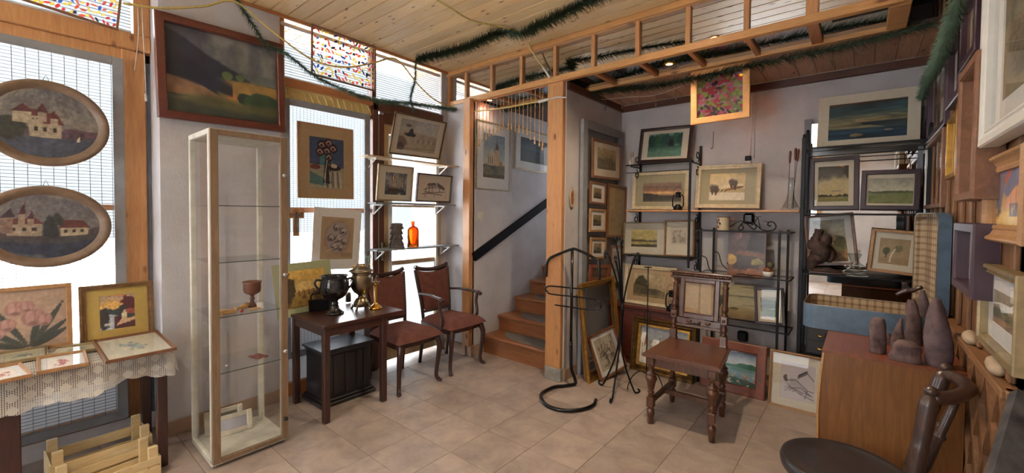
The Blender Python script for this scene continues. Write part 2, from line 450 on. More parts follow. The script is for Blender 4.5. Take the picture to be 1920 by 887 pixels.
# right panelled wall with its ledge and diagonal battens
M_panel = wood('panel_wood', (134, 96, 64), (90, 60, 38), (12, 12, 1.3), .5, .1, knots=(7, 7, 4), ksc=1.2)
g = G(); g.box(RX, RX + .12, .42, 2.72, 0, 2.86); g.box(RX, 3.8, .42, .50, 0, 2.86)
wr = struct(g.build('wall_right', M_panel))
g = G(); g.box(RX - .04, RX + .01, .40, 2.70, .915, .94, .004); g.box(RX - .03, 3.8, .385, .43, .915, .94, .004)
struct(g.build('trim_1', wood('ledge_wood', (150, 112, 78), (112, 78, 50), (14, 1.2, 14), .45)))
g = G()
for k in range(-6, 22):      # lower diamond pattern
    a = .42 + k * .17
    for s_ in (1, -1):
        z0, z1 = .05, .90
        y0, y1 = (a, a + .5) if s_ > 0 else (a + .5, a)
        # clip to .44..2.68
        t0, t1 = 0, 1
        ya, yb = y0, y1
        lo, hi = .44, 2.66
        def cl(t): return ya + (yb - ya) * t
        if min(ya, yb) > hi or max(ya, yb) < lo: continue
        ts = [0, 1]
        if abs(yb - ya) > 1e-6:
            tl, th = sorted(((lo - ya) / (yb - ya), (hi - ya) / (yb - ya)))
            ts = [max(0, tl), min(1, th)]
        if ts[1] - ts[0] < .05: continue
        g.bar((RX - .006, cl(ts[0]), z0 + (z1 - z0) * ts[0]), (RX - .006, cl(ts[1]), z0 + (z1 - z0) * ts[1]), .022, .012 + .002 * (s_ > 0), up=(1, 0, 0))
y = .46
while y < 2.6:
    g.box(RX - .014, RX, y, y + .045, .945, 2.80, .003); y += .21
struct(g.build('trim_2', wood('batten_wood', (142, 102, 68), (100, 68, 44), (12, 12, 1.3), .5)))
# cornice trim on the back wall
g = G(); g.box(.585, RX, 2.67, 2.70, 2.44, 2.50, .004); g.box(.585, .615, 1.66, 2.70, 2.44, 2.50, .004)
struct(g.build('trim_3', M_browntrim))
g = G(); g.tube([(.62, 2.668, 2.505 - .004), (RX, 2.668, 2.505 - .004)], .005, 6)
struct(g.build('trim_4', M_whitecable))
struct(G().box(-.81, -.785, -5, 1.6, CZ - .022, CZ, .004).build('trim_5', M_orange))
# tile baseboards
g = G(); g.box(-.80, -.788, -.72, -.05, 0, .09, .002); g.box(-1.02, -.80, -.722, -.71, 0, .09, .002); struct(g.build('baseboard_left', M_basetile))
g = G(); g.box(.585, .597, 1.66, 2.70, 0, .095, .002); g.box(.597, RX, 2.688, 2.70, 0, .095, .002); g.box(-.50, -.432, 1.575, 1.75, 0, .10, .002); g.box(-.82, -.50, 1.56, 1.60, 0, .10, .002)
struct(g.build('baseboard_back', M_basetile))
# timber posts either side of the stairs
o = G().box(.425, .578, 1.615, 1.66, .11, LZ + .02, .004).build('wooden_post', M_orangev); tag(o, 'orange pine post on a bare concrete stub right of the stairs', 'post')
struct(G().box(.425, .585, 1.612, 1.66, 0, .11, .003).build('wall_stub_foot', M_concrete))
o = G().box(-.535, -.44, 1.55, 1.62, .10, LZ + .02, .004).build('wooden_post', M_orangev); tag(o, 'narrow pine post left of the stairs behind the armchair', 'post')
# glazed openings ------------------------------------------------------------
def blind(label, x, y0, y1, z0, z1):
    t = thing('venetian_blind', label, 'blind', (x, (y0 + y1) / 2, z0), group='venetian blinds in the transom windows')
    g = G(); w = (y1 - y0) / 2; z = .014
    while z < z1 - z0 - .03:
        g.add([(-.010, -w, z + .006), (.010, -w, z - .006), (.010, w, z - .006), (-.010, w, z + .006), (-.010, -w, z + .007), (.010, -w, z - .005), (.010, w, z - .005), (-.010, w, z + .007)],
              [(0, 1, 2, 3), (7, 6, 5, 4), (0, 4, 5, 1), (1, 5, 6, 2), (2, 6, 7, 3), (3, 7, 4, 0)])
        z += .0195
    g.build('slats', M_slat, t)
    g = G(); g.box(-.015, .015, -w, w, z1 - z0 - .03, z1 - z0 - .003, .003); g.build('head_rail', M_white, t)
    g = G(); g.box(-.012, .012, -w, w, 0, .01, .003); g.build('bottom_rail', M_white, t)
    g = G()
    for q in (-.8, 0, .8): g.tube([(0, q * w, .01), (0, q * w, z1 - z0 - .02)], .001, 4)
    g.build('cord', M_whitecable, t)
M_slat = plain('blind_slat', (150, 160, 174), .45, bmp=0, var=.02)
def frame_rect(g, x0, x1, y0, y1, z0, z1, w, b=.004, wz=None):
    wz = wz or w
    g.box(x0, x1, y0, y0 + w, z0, z1, b); g.box(x0, x1, y1 - w, y1, z0, z1, b)
    g.box(x0 + .001, x1 - .001, y0 + w, y1 - w, z0, z0 + wz, b); g.box(x0 + .001, x1 - .001, y0 + w, y1 - w, z1 - wz, z1, b)
# window_1: recessed shop window on the left
m, nt, b, N, L = nm('grey_translucent_sheet'); N.remove(b)
tl = N.new('ShaderNodeBsdfTranslucent'); tl.inputs[0].default_value = (.46, .47, .48, 1); df = N.new('ShaderNodeBsdfDiffuse'); df.inputs[0].default_value = (.62, .62, .63, 1)
mx = N.new('ShaderNodeMixShader'); mx.inputs[0].default_value = .35; L.new(df.outputs[0], mx.inputs[1]); L.new(tl.outputs[0], mx.inputs[2]); L.new(mx.outputs[0], N['Material Output'].inputs[0]); M_frost2 = m
w1 = thing('window_1', None, None); w1['kind'] = 'structure'
g = G(); g.box(-1.10, -1.02, -.86, -.745, .1, 2.40, .006); g.box(-1.12, -1.0, -2.60, -.72, 2.40, 2.50, .006); g.box(-1.10, -1.03, -2.60, -.72, 2.335, 2.40, .004)
g.box(-1.12, -1.02, -.80, -.72, 2.49, CZ, .005); g.box(-1.12, -1.02, -2.60, -2.5, .1, CZ, .005); g.box(-1.08, -1.05, -2.5, -.86, 1.405, 1.44, .003)
g.box(-1.10, -1.02, -2.5, -.86, .10, .16, .004)
g.build('window_frame', M_orangev, w1)
g = G(); g.box(-1.05, -1.03, -.745, -.722, .1, 2.39); g.build('metal_stile', M_greydark, w1)
g = G(); g.box(-1.075, -1.070, -2.5, -.86, .12, CZ); g.build('window_pane', M_glass, w1)
g = G(); g.box(-1.062, -1.058, -2.5, -.86, .12, .60); g.build('lower_panel', M_frost2, w1)
blind('white venetian blind above the shop window with the oval pictures', -1.03, -2.45, -.81, 2.505, CZ - .03)
# window_2 between pillar and door
w2 = thing('window_2', None, None); w2['kind'] = 'structure'
g = G(); g.box(-.90, -.80, -.03, .73, 2.335, 2.40, .005); g.box(-.88, -.82, -.03, .73, 2.22, 2.335, .004); g.box(-.90, -.84, -.03, .02, .05, 2.84, .004)
g.box(-.90, -.82, .02, .73, 0, .10, .004); g.box(-.88, -.85, .02, .73, 1.40, 1.44, .003)
g.box(-.88, -.83, .45, .51, .1, .62, .004)
g.build('window_frame', M_orange, w2)
g = G(); g.box(-.872, -.867, .02, .73, .1, 2.82); g.build('window_pane', M_glass, w2)
g = G()
for k in range(14): g.tube([(-.815 + .006 * math.sin(k), -.03 + .055 * k, 2.325), (-.812, -.01 + .055 * k, 2.29 - .02 * math.sin(k * 1.7)), (-.812, .0 + .055 * k, 2.25)], .006, 5)
g.box(-.825, -.815, -.03, .70, 2.24, 2.335)
g.build('paper_strip', plain('yellowed_paper', (214, 190, 128), .8, sc=16, var=.1), w2)
# door jamb and transom across
w3 = thing('door_1', None, None); w3['kind'] = 'structure'
g = G(); g.box(-.92, -.80, .73, .785, 0, 2.40, .005); g.box(-.90, -.81, .80, .85, 0, 2.28, .005); g.box(-.90, -.80, .73, 1.53, 2.30, 2.40, .005)
g.box(-.90, -.82, .85, 1.53, 2.20, 2.30, .005)
g.build('door_jamb', M_redwoodv, w3)
M_pale = wood('pale_worn_wood', (208, 184, 146), (170, 142, 104), (12, 12, 1.2), .55)
g = G(); g.box(-.88, -.825, .85, .91, .05, 2.20, .004); g.box(-.88, -.825, 1.46, 1.525, .05, 2.20, .004); g.box(-.88, -.83, .91, 1.46, 1.46, 1.50, .004)
g.box(-.88, -.83, .91, 1.46, .92, .96, .004); g.box(-.88, -.83, .91, 1.46, .05, .17, .004); g.box(-.88, -.83, .91, 1.46, 2.12, 2.20, .004)
g.build('door_leaf', M_pale, w3)
g = G(); g.box(-.862, -.857, .91, 1.46, .17, 2.12); g.build('door_pane', M_glass, w3)
g = G(); g.box(-.862, -.856, .73, 1.53, 2.40, CZ); g.build('transom_pane', M_glass, w3)
m, nt, b, N, L = nm('frosted_sheet'); N.remove(b)
tl = N.new('ShaderNodeBsdfTranslucent'); tl.inputs[0].default_value = (.8, .82, .82, 1); df = N.new('ShaderNodeBsdfDiffuse'); df.inputs[0].default_value = (.6, .62, .62, 1)
mx = N.new('ShaderNodeMixShader'); mx.inputs[0].default_value = .6; L.new(df.outputs[0], mx.inputs[1]); L.new(tl.outputs[0], mx.inputs[2]); L.new(mx.outputs[0], N['Material Output'].inputs[0]); M_frost = m
g = G(); g.box(-.855, -.853, .91, 1.46, .17, .93); g.build('frosted_panel', M_frost, w3)
g = G(); g.box(-.862, -.860, .02, .73, .1, .60); g.build('frosted_panel', M_frost2, w2)
g = G(); g.box(-.80, -.775, .805, .835, .98, 1.14, .004); g.tube([(-.78, .82, 1.09), (-.75, .82, 1.09), (-.75, .90, 1.09)], .008, 8); g.build('door_handle', M_samovar, w3)
blind('white venetian blind above the middle window beside the painted glass', -.845, -.01, .72, 2.405, CZ - .03)
blind('white venetian blind above the glazed door', -.845, .76, 1.51, 2.405, CZ - .03)
g = G(); g.box(-.90, -.82, .735, .775, 2.40, CZ, .004); struct(g.build('trim_6', M_redwoodv))
# unseen rear window, added to bring fill light into the room behind
g = G(); frame_rect(g, .2, 1.8, 0, 0, 0, 0, 0) if False else None
w4 = thing('fill_window', None, None); w4['kind'] = 'structure'
g.box(.2, .28, -4.66, -4.58, .3, 2.7, .004); g.box(1.72, 1.8, -4.66, -4.58, .3, 2.7, .004); g.box(.28, 1.72, -4.66, -4.58, .3, .38, .004); g.box(.28, 1.72, -4.66, -4.58, 2.62, 2.7, .004); g.box(.97, 1.03, -4.65, -4.59, .38, 2.62, .004)
g.build('window_frame', M_orangev, w4)
g = G(); g.box(.28, 1.72, -4.625, -4.62, .38, 2.62); g.build('window_pane', M_glass, w4)
# street outside
struct(G().box(-3.4, -1.3, -9, 9, -.16, -.12).build('pavement', plain('asphalt', (150, 152, 156), .9, sc=20)))
struct(G().box(-30, -3.4, -30, 30, -.18, -.14).build('street', plain('pale_street', (216, 220, 222), .9, sc=2)))
struct(G().box(-20, 20, -30, -4.8, -.18, -.14).build('yard', plain('pale_street', (186, 188, 186))))
# stairs --------------------------------------------------------------------
M_step = wood('stair_wood', (160, 106, 66), (122, 74, 44), (1.3, 12, 12), .4, .25)
M_carpet = plain('grey_stair_carpet', (112, 108, 104), .95, sc=90, var=.15, bmp=.6)
zs = [.185, .345, .50, .65, .80, .95, 1.10, 1.25]; ys = [1.75, 1.985, 2.25, 2.52, 2.78, 3.04, 3.30, 3.56]
st = thing('staircase', 'brown wooden staircase with grey carpet pads rising behind the posts', 'stairs', (-.07, 1.75, 0))
def loc_(o): o.location = -Vector((-.07, 1.75, 0)); return o
zp = 0
for i, (z, y) in enumerate(zip(zs, ys)):
    g = G(); g.box(-.438, .423, y + .012, y + .03, max(zp - .0, 0), z - .028); loc_(g.build('riser', M_step, st))
    g = G(); g.box(-.438, .423, y - .018, (ys[i + 1] if i < 7 else 3.74) + .012, z - .028, z, .008); loc_(g.build('tread', M_step, st))
    g = G(); pts = []
    yb = (ys[i + 1] if i < 7 else 3.7) - .01
    for k in range(17):
        a = math.pi * k / 16; pts.append((min(.42, .14 - .42 * math.cos(a)), yb - (yb - y - .025) * math.sin(a) ** .6))
    g.prism(pts, z, z + .006); loc_(g.build('carpet_pad', M_carpet, st))
    zp = z
a = P(888, 482, 'x', -.43); c = P(1020, 384, 'x', -.43)
g = G(); dd = (c - a).normalized(); g.bar(a, a + dd * 2.1, .035, .085, up=(0, -dd.z, dd.y))
tag(g.build('handrail', plain('black_handrail', (16, 16, 22), .75, sc=10, spec=.2)), 'dark painted sloping handrail on the stair wall', 'handrail')
# bulkhead with mirrors ------------------------------------------------------
bk = thing('mirrored_bulkhead', 'long pine bulkhead with mirror panes dropping from the ceiling', 'bulkhead', (0, 1.6, 2.5))
def bl(g, n, m_): o = g.build(n, m_, bk); o.location = (0, -1.6, -2.5); return o
X0, X1 = -.815, 2.66
g = G(); g.box(X0, X1, 1.595, 1.64, 2.795, CZ, .004); g.box(X0, X1, 1.575, 1.60, 2.80, CZ - .001, .003); bl(g, 'top_rail', M_orangex)
g = G(); g.box(X0, X1, 1.595, 1.645, 2.50, 2.548, .004); bl(g, 'front_rail', M_orangex)
g = G(); g.box(X0, X1, 1.985, 2.035, 2.495, 2.545, .004); bl(g, 'back_rail', M_orangex)
g = G(); g.box(X1 - .09, X1, 1.64, 1.99, 2.498, 2.548, .004); g.box(X1 - .07, X1, 1.597, 1.64, 2.545, 2.80, .004); bl(g, 'end_rail', M_orangex)
mx_ = [-.80, -.555, -.212, .145, .502, .858, 1.216, 1.567, 1.915, 2.245, 2.61]
for k, x in enumerate(mx_[:-1]):
    w = .016 if k not in (9,) else .03
    g = G(); g.box(x - w, x + w, 1.598, 1.64, 2.546, 2.797, .003); bl(g, 'mullion', M_orangev)
    if k:
        g = G(); g.box(x - w, x + w, 1.643, 1.987, 2.500, 2.540, .003); bl(g, 'cross_bar', M_orange)
    g = G(); xa, xb = x + w, mx_[k + 1] - .016
    g.box(xa, xb, 1.622, 1.626, 2.546, 2.797); bl(g, 'mirror_pane', M_mirror)
    g = G(); g.box(xa, xb, 1.643, 1.987, 2.522, 2.526); bl(g, 'underside_pane', M_smoke)
g = G(); g.box(X0, X1, 2.03, 2.045, 2.50, CZ); g.box(X1 - .01, X1, 1.64, 2.03, 2.548, CZ); bl(g, 'casing', M_browntrim)
# downlights
M_lamp = emis('lamp_glow', (255, 196, 120), 14)
def downlight(label, x, y, z, power, r=.032, col=None):
    t = thing('downlight', label, 'ceiling light', (x, y, z), group='recessed downlights')
    G().lathe([(r * .72, .0), (r * .72, -.004), (r, -.005), (r * 1.25, -.003), (r * 1.3, 0)], 24).build('trim_ring', M_brass, t)
    G().lathe([(0.0001, -.0015), (r * .7, -.0015)], 24).build('bulb_face', M_lamp, t)
    s_ = down_spot('downlight_beam', (x, y, z - .012), power, col or WARM)
for i, (px, py) in enumerate(((918, 188), (1255, 120))):
    q = P(px, py, 'z', 2.521); downlight(('small lit downlight in the bulkhead above the stairs', 'small lit downlight in the bulkhead above the wicker backed chair')[i], q.x, max(1.68, min(1.95, q.y)), 2.521, (5, 16)[i])
q = P(1340, 70, 'y', 1.622); d = ray(1340, 70); d.y = -d.y; d = d.normalized(); q = q + d * ((CZ - q.z) / d.z)
downlight('lit downlight in the pine ceiling mirrored in the bulkhead', q.x, q.y, CZ - .001, 120, col=(1, .78, .52))
downlight('lit downlight in the lower brown ceiling over the wall shelves', 1.75, 2.33, LZ - .001, 3)
for i, (x, y) in enumerate(((.6, -1.9), (2.2, -2.4), (.8, -3.6), (2.7, -3.8))):  # unseen downlights added behind the camera as fill
    downlight('added fill downlight in the rear room ceiling ' + ('by the shop window', 'behind the camera', 'near the rear window', 'in the rear right corner')[i], x, y, CZ - .001, 80, col=(1, .92, .80))
# ================================================================ PAINTED PICTURES
def vnoise(U, V, fx, fy, seed):
    rg = np.random.RandomState(seed); nx, ny = int(fx) + 3, int(fy) + 3
    t = rg.rand(ny, nx); x = np.clip(U, 0, 1) * fx; y = np.clip(V, 0, 1) * fy
    i = x.astype(int); j = y.astype(int); a = x - i; b_ = y - j; a = a * a * (3 - 2 * a); b_ = b_ * b_ * (3 - 2 * b_)
    return (t[j, i] * (1 - a) + t[j, i + 1] * a) * (1 - b_) + (t[j + 1, i] * (1 - a) + t[j + 1, i + 1] * a) * b_
class Cv:
    def __init__(s, w, h, dens=230, cap=150):
        s.nx = max(24, min(cap, int(w * dens))); s.ny = max(20, min(cap, int(h * dens)))
        s.asp = w / h
        s.U, s.V = np.meshgrid(np.linspace(0, 1, s.nx), np.linspace(0, 1, s.ny)); s.c = np.ones((s.ny, s.nx, 3)) * 200.; s.a = np.ones((s.ny, s.nx))
        s.sd = 1
    def fbm(s, f, seed=0, ax=1.0, o=4):
        r = 0; w = .5; t = 0
        for k in range(o): r = r + w * vnoise(s.U, s.V, f * ax * 2 ** k, f * 2 ** k / max(.3, s.asp) if ax == 1 else f * 2 ** k, seed + k * 13); t += w; w *= .5
        return r / t
    def fill(s, c): s.c[:] = c; return s
    def grad(s, stops, wob=0, seed=3, f=4, ax=1.0):
        v = s.V + (wob * (s.fbm(f, seed, ax) - .5) if wob else 0)
        ps = [p for p, _ in stops]
        for k in range(3): s.c[..., k] = np.interp(v, ps, [c[k] for _, c in stops])
        return s
    def mix(s, m_, c, a=1.0):
        m_ = np.clip(m_ * a, 0, 1)[..., None]; s.c = s.c * (1 - m_) + np.array(c, float) * m_; return s
    def tone(s, amt, f=12, seed=9, ax=1.0):
        s.c *= (1 + amt * (s.fbm(f, seed, ax)[..., None] - .5) * 2); return s
    def blotch(s, c, thr, f=5, seed=5, soft=.06, region=None, a=1, ax=1.0):
        n = s.fbm(f, seed, ax); m_ = np.clip((n - thr) / soft, 0, 1)
        if region is not None: m_ = m_ * region
        return s.mix(m_, c, a)
    def below(s, h0, amp=0, f=4, seed=2, soft=.012, slope=0):
        t = h0 + slope * (s.U - .5) + amp * 2 * (vnoise(s.U, s.V * 0, f, 1, seed) - .5) + amp * .7 * (vnoise(s.U, s.V * 0, f * 4, 1, seed + 1) - .5)
        return np.clip((t - s.V) / soft + .5, 0, 1)
    def ell(s, u, v, ru, rv, c, a=1, ragged=0, seed=4, soft=.15, f=10):
        d = np.sqrt(((s.U - u) / ru) ** 2 + ((s.V - v) / rv) ** 2)
        if ragged: d = d + ragged * (s.fbm(f, seed) - .5) * 2
        return s.mix(np.clip((1 - d) / soft, 0, 1), c, a)
    def poly(s, pts, c, a=1, soft=0):
        m_ = np.zeros_like(s.U, bool); n = len(pts)
        for i in range(n):
            x1, y1 = pts[i]; x2, y2 = pts[(i + 1) % n]
            if abs(y2 - y1) < 1e-9: continue
            m_ ^= ((y1 > s.V) != (y2 > s.V)) & (s.U < (x2 - x1) * (s.V - y1) / (y2 - y1) + x1)
        return s.mix(m_.astype(float), c, a)
    def line(s, pts, w, c, a=1):
        d = np.full_like(s.U, 9.)
        for (x1, y1), (x2, y2) in zip(pts[:-1], pts[1:]):
            ex, ey = (x2 - x1) * s.asp, y2 - y1; L2 = ex * ex + ey * ey + 1e-9
            t = np.clip(((s.U - x1) * s.asp * ex + (s.V - y1) * ey) / L2, 0, 1)
            d = np.minimum(d, np.hypot((s.U - x1) * s.asp - t * ex, (s.V - y1) - t * ey))
        px = 1.0 / s.ny
        return s.mix(np.clip((max(w, px * .8) - d) / px + .4, 0, 1), c, a)
    def house(s, u, v, w, h, wall, roof, rh=.6, win=(60, 52, 48)):
        s.poly([(u, v), (u + w, v), (u + w, v + h), (u, v + h)], wall)
        s.poly([(u - w * .08, v + h), (u + w * 1.08, v + h), (u + w * .85, v + h + h * rh), (u + w * .15, v + h + h * rh)], roof)
        for k in range(3): s.poly([(u + w * (.15 + .28 * k), v + h * .4), (u + w * (.27 + .28 * k), v + h * .4), (u + w * (.27 + .28 * k), v + h * .72), (u + w * (.15 + .28 * k), v + h * .72)], win)
        return s
    def tower(s, u, v, w, h, wall, roof, rh=.1):
        s.poly([(u, v), (u + w, v), (u + w, v + h), (u, v + h)], wall); s.poly([(u - w * .2, v + h), (u + w * 1.2, v + h), (u + w / 2, v + h + rh)], roof); return s

def land(sky, fr, nr, hor=.45, seed=1, trees=(), wat=None, amp=.03, mid=None, tone=.18, ns=.2):
    """landscape recipe"""
    def f(s):
        s.grad([(hor - .1, sky[-1]), (hor + (1 - hor) * .5, sky[len(sky) // 2]), (1, sky[0])], ns, seed)
        s.tone(tone * .5, 5, seed + 3)
        s.mix(s.below(hor, amp, 5, seed), fr)
        if mid: s.mix(s.below(hor * .8, amp, 4, seed + 2), mid)
        if wat: s.mix(s.below(hor * .72, .004, 4, seed + 2), wat); s.blotch([x * 1.15 for x in wat], .55, 4, seed + 4, .1, s.below(hor * .7), .6, 3)
        s.mix(s.below(hor * .42, amp, 3, seed + 5), nr)
        for (u, v, r, c) in trees: s.ell(u, v, r, r * s.asp * .9, c, 1, .35, int(u * 90) + seed, .2)
        s.tone(tone, 14, seed + 8)
    return f
def a_bigland(s):
    s.grad([(.45, (92, 100, 96)), (.7, (78, 84, 92)), (1, (66, 66, 76))], .25, 3)
    s.blotch((118, 116, 108), .52, 3, 21, .2, (s.U > .3) * (s.V > .6), .8, 1.5)
    s.blotch((52, 70, 86), .5, 3, 31, .2, (s.U > .55) * (s.V > .5), .9)
    s.mix(np.clip((.98 - .66 * s.U + .10 * (s.fbm(6, 4) - .5) - s.V) / .03, 0, 1), (32, 36, 52))
    s.mix(s.below(.50, .02, 5, 9) * (s.U > .42), (52, 68, 60))
    s.ell(.52, .53, .06, .06, (86, 104, 62), 1, .3); s.ell(.63, .53, .05, .05, (74, 92, 58), 1, .3)
    s.mix(s.below(.47, .02, 3, 6, .03, .05) * np.clip((s.U - .40) / .1, 0, 1), (136, 108, 60))
    s.poly([(0, .42), (.22, .40), (.5, .22), (.3, .2), (0, .22)], (122, 92, 70))
    s.poly([(.5, .25), (.62, .24), (.56, .34)], (166, 104, 62))
    s.ell(.68, .27, .09, .08, (26, 42, 42), 1, .3); s.ell(.86, .27, .2, .11, (42, 66, 44), 1, .3); s.ell(.92, .15, .08, .05, (30, 46, 44), 1, .3)
    s.mix(np.clip((.80 - .62 * s.U - s.V) / .08, 0, 1) * np.clip((s.V - (.42 - .28 * s.U)) / .03, 0, 1) * (s.U < .56), (30, 32, 50), .9)
    s.mix(s.below(.22, .03, 3, 12, .06), (84, 84, 54)); s.mix(s.below(.13, .03, 3, 15, .06, -.06), (56, 62, 54)); s.tone(.25, 10, 5)
def a_castle1(s):
    s.grad([(.2, (92, 88, 96)), (.5, (150, 142, 132)), (1, (118, 116, 120))], .15, 3); s.blotch((166, 156, 140), .55, 3, 9, .1, s.V > .5, .6, .4)
    s.mix(s.below(.40, .06, 4, 5), (104, 80, 92)); s.mix(s.below(.30, .02, 4, 6), (84, 88, 104)); s.tone(.2, 3, 4, 4)
    s.ell(.1, .38, .24, .2, (70, 70, 60), 1, .3)
    s.house(.34, .30, .30, .20, (190, 174, 148), (116, 62, 58), .8); s.house(.30, .50, .16, .1, (184, 168, 146), (108, 58, 56), .9)
    s.tower(.20, .48, .16, .16, (190, 176, 150), (100, 54, 54), .13); s.tower(.42, .52, .08, .14, (178, 160, 140), (100, 54, 54), .14); s.tower(.53, .46, .07, .12, (180, 164, 144), (104, 56, 56), .12)
    s.poly([(.80, .25), (.83, .25), (.81, .36)], (226, 216, 190)); s.tone(.22, 26, 7); s.tone(.16, 60, 5); s.c *= .78
def a_castle2(s):
    s.grad([(.2, (90, 88, 98)), (.5, (140, 134, 132)), (1, (112, 110, 120))], .1, 5); s.blotch((160, 150, 140), .55, 3, 8, .1, s.V > .55, .6, .4)
    s.mix(s.below(.40, .06, 5, 3), (92, 80, 84)); s.house(.16, .36, .30, .18, (178, 160, 138), (112, 66, 62), .5); s.house(.62, .34, .26, .14, (186, 170, 144), (110, 62, 58), .9)
    s.tower(.12, .4, .09, .26, (150, 120, 108), (72, 58, 66), .16); s.tower(.26, .5, .05, .2, (176, 150, 130), (96, 58, 60), .2); s.tower(.34, .5, .05, .12, (176, 150, 130), (96, 58, 60), .14)
    s.ell(.54, .50, .08, .2, (62, 64, 66), 1, .4); s.ell(.60, .60, .06, .12, (70, 70, 70), 1, .4)
    s.mix(s.below(.30, .02, 5, 7), (84, 80, 82)); s.mix(s.below(.23, .005, 5, 8), (64, 70, 88)); s.blotch((140, 136, 136), .6, 4, 6, .06, s.below(.2), .8, .3); s.tone(.22, 26, 3); s.tone(.16, 60, 5); s.c *= .78
def a_tulips(s):
    s.fill((176, 150, 130)); s.tone(.06, 8)
    for (x0, y0, x1, y1) in ((.55, .05, .2, .72), (.6, .05, .95, .74), (.52, .05, .05, .42), (.62, .06, .98, .40), (.50, .02, .02, .2), (.62, .02, .98, .26), (.58, .05, .7, .58)):
        mxp, myp = (x0 + x1) / 2 + .05, (y0 + y1) / 2
        for k in range(14):
            t = k / 13; s.ell(x0 + (x1 - x0) * t, y0 + (y1 - y0) * t, .018 + .028 * math.sin(math.pi * t), .03 + .03 * math.sin(math.pi * t), (66, 72, 68), .85)
    for (u, v, r) in ((.22, .36, .13), (.34, .44, .1), (.62, .52, .14), (.42, .7, .12), (.55, .72, .09), (.74, .46, .1)):
        s.ell(u, v, r, r * 1.15, (164, 122, 116), 1, .12, int(u * 99)); s.ell(u - r * .3, v, r * .35, r * .95, (196, 156, 146), .7); s.ell(u + r * .42, v, r * .3, r * .9, (184, 140, 132), .8); s.ell(u, v - r * .7, r * .5, r * .25, (120, 84, 84), .6)
    s.tone(.1, 30)
def a_cottage(s):
    s.grad([(.4, (186, 150, 96)), (.75, (226, 178, 96)), (1, (160, 140, 130))], .3, 4); s.blotch((222, 128, 70), .58, 4, 3, .08, s.V > .6, .8, .5)
    s.mix(s.below(.60, .05, 5, 3), (62, 72, 72)); s.mix(s.below(.42, .04, 4, 5) * (s.U < .55), (188, 196, 206)); s.mix(s.below(.36, .06, 4, 6) * (s.U > .4), (86, 46, 50))
    s.ell(.12, .3, .16, .35, (52, 44, 44), 1, .4); s.ell(.85, .75, .26, .22, (88, 40, 48), 1, .5); s.ell(.65, .6, .13, .12, (58, 50, 52), 1, .4)
    s.poly([(.6, .28), (.76, .28), (.76, .42), (.69, .56), (.6, .42)], (224, 206, 170)); s.poly([(.7, .56), (.98, .56), (1, .4), (.76, .42)], (150, 76, 62)); s.poly([(.12, .12), (.36, .12), (.32, .2), (.14, .2)], (206, 204, 200)); s.poly([(.45, .1), (1, .22), (1, .3), (.6, .28)], (206, 168, 132)); s.tone(.3, 22)
def a_sprig(c, bgc=(206, 198, 180)):
    def f(s):
        s.fill(bgc); rg = random.Random(int(c[0]))
        for k in range(30):
            an = rg.uniform(0, 6.28); r = rg.uniform(0, 1); s.ell(.5 + .3 * r * math.cos(an), .5 + .26 * r * math.sin(an), .05, .06, [x + rg.uniform(-16, 16) for x in c], .85, .3, k)
        s.tone(.08, 30)
    return f
def strokes(cols, bgc, n, alpha=True, seed=3, size=.03, base_a=0.0, fill_=1.0):
    def f(s):
        rg = random.Random(seed); s.fill(bgc); s.a[:] = base_a
        rows = int(1 / (size * fill_ * 1.9)); colsn = int(s.asp / (size * fill_ * 1.25))
        for j in range(rows):
            for i in range(colsn):
                u = (i + .5 + rg.uniform(-.25, .25)) / colsn; v = (j + .5 + rg.uniform(-.25, .25)) / rows
                an = rg.choice((.9, 1.1, -.9, .4)) + rg.uniform(-.3, .3); c = rg.choice(cols); L = size * rg.uniform(.6, 1.15); w = size * rg.uniform(.3, .45) * (1.25 if fill_ < 1 else 1)
                dx = (s.U - u) * s.asp; dy = s.V - v + .25 * size * np.sin(dx / size * 1.2)
                a_ = dx * math.cos(an) + dy * math.sin(an); b_ = -dx * math.sin(an) + dy * math.cos(an)
                m_ = np.clip((1 - np.sqrt((a_ / L) ** 2 + (b_ / w) ** 2)) / .25, 0, 1)
                s.mix(m_, c); s.a = np.maximum(s.a, m_ * .92)
    return f
def a_vase(s):
    s.fill((66, 78, 92)); s.poly([(0, .5), (0, 1), (.3, 1), (.3, .5)], (70, 84, 120)); s.poly([(.66, .42), (1, .42), (1, 1), (.66, 1)], (62, 78, 112)); s.poly([(.3, .36), (.66, .36), (.66, .8), (.3, .9)], (70, 126, 128))
    s.poly([(0, .0), (1, 0), (1, .42), (0, .48)], (150, 146, 128)); s.poly([(0, .1), (.5, .06), (.5, .18), (0, .34)], (84, 122, 120))
    for k, (u, v) in enumerate(((.35, .85), (.55, .9), (.5, .74), (.3, .72), (.68, .8), (.55, .62))):
        s.ell(u, v, .13, .09, (34, 26, 32), 1, .2, k); s.ell(u, v, .09, .06, (134, 90, 92), 1, .2, k + 9); s.ell(u, v, .04, .025, (36, 28, 34)); s.line([(u - .08, v), (u, v + .04), (u + .07, v - .02)], .006, (210, 190, 170))
    s.poly([(.38, .12), (.62, .1), (.6, .58), (.44, .6)], (42, 34, 44)); s.line([(.42, .2), (.5, .56)], .008, (214, 200, 170)); s.line([(.58, .15), (.55, .5)], .006, (190, 170, 160))
    s.ell(.7, .42, .22, .06, (44, 30, 34)); s.ell(.7, .46, .1, .05, (190, 176, 150), 1, .3); s.ell(.16, .42, .16, .05, (120, 66, 60))
    for k in range(7): s.line([(.45 + .07 * k, .34), (.43 + .08 * k, .03)], .008, (28, 24, 32) if k % 2 else (206, 196, 174))
    s.tone(.1, 20)
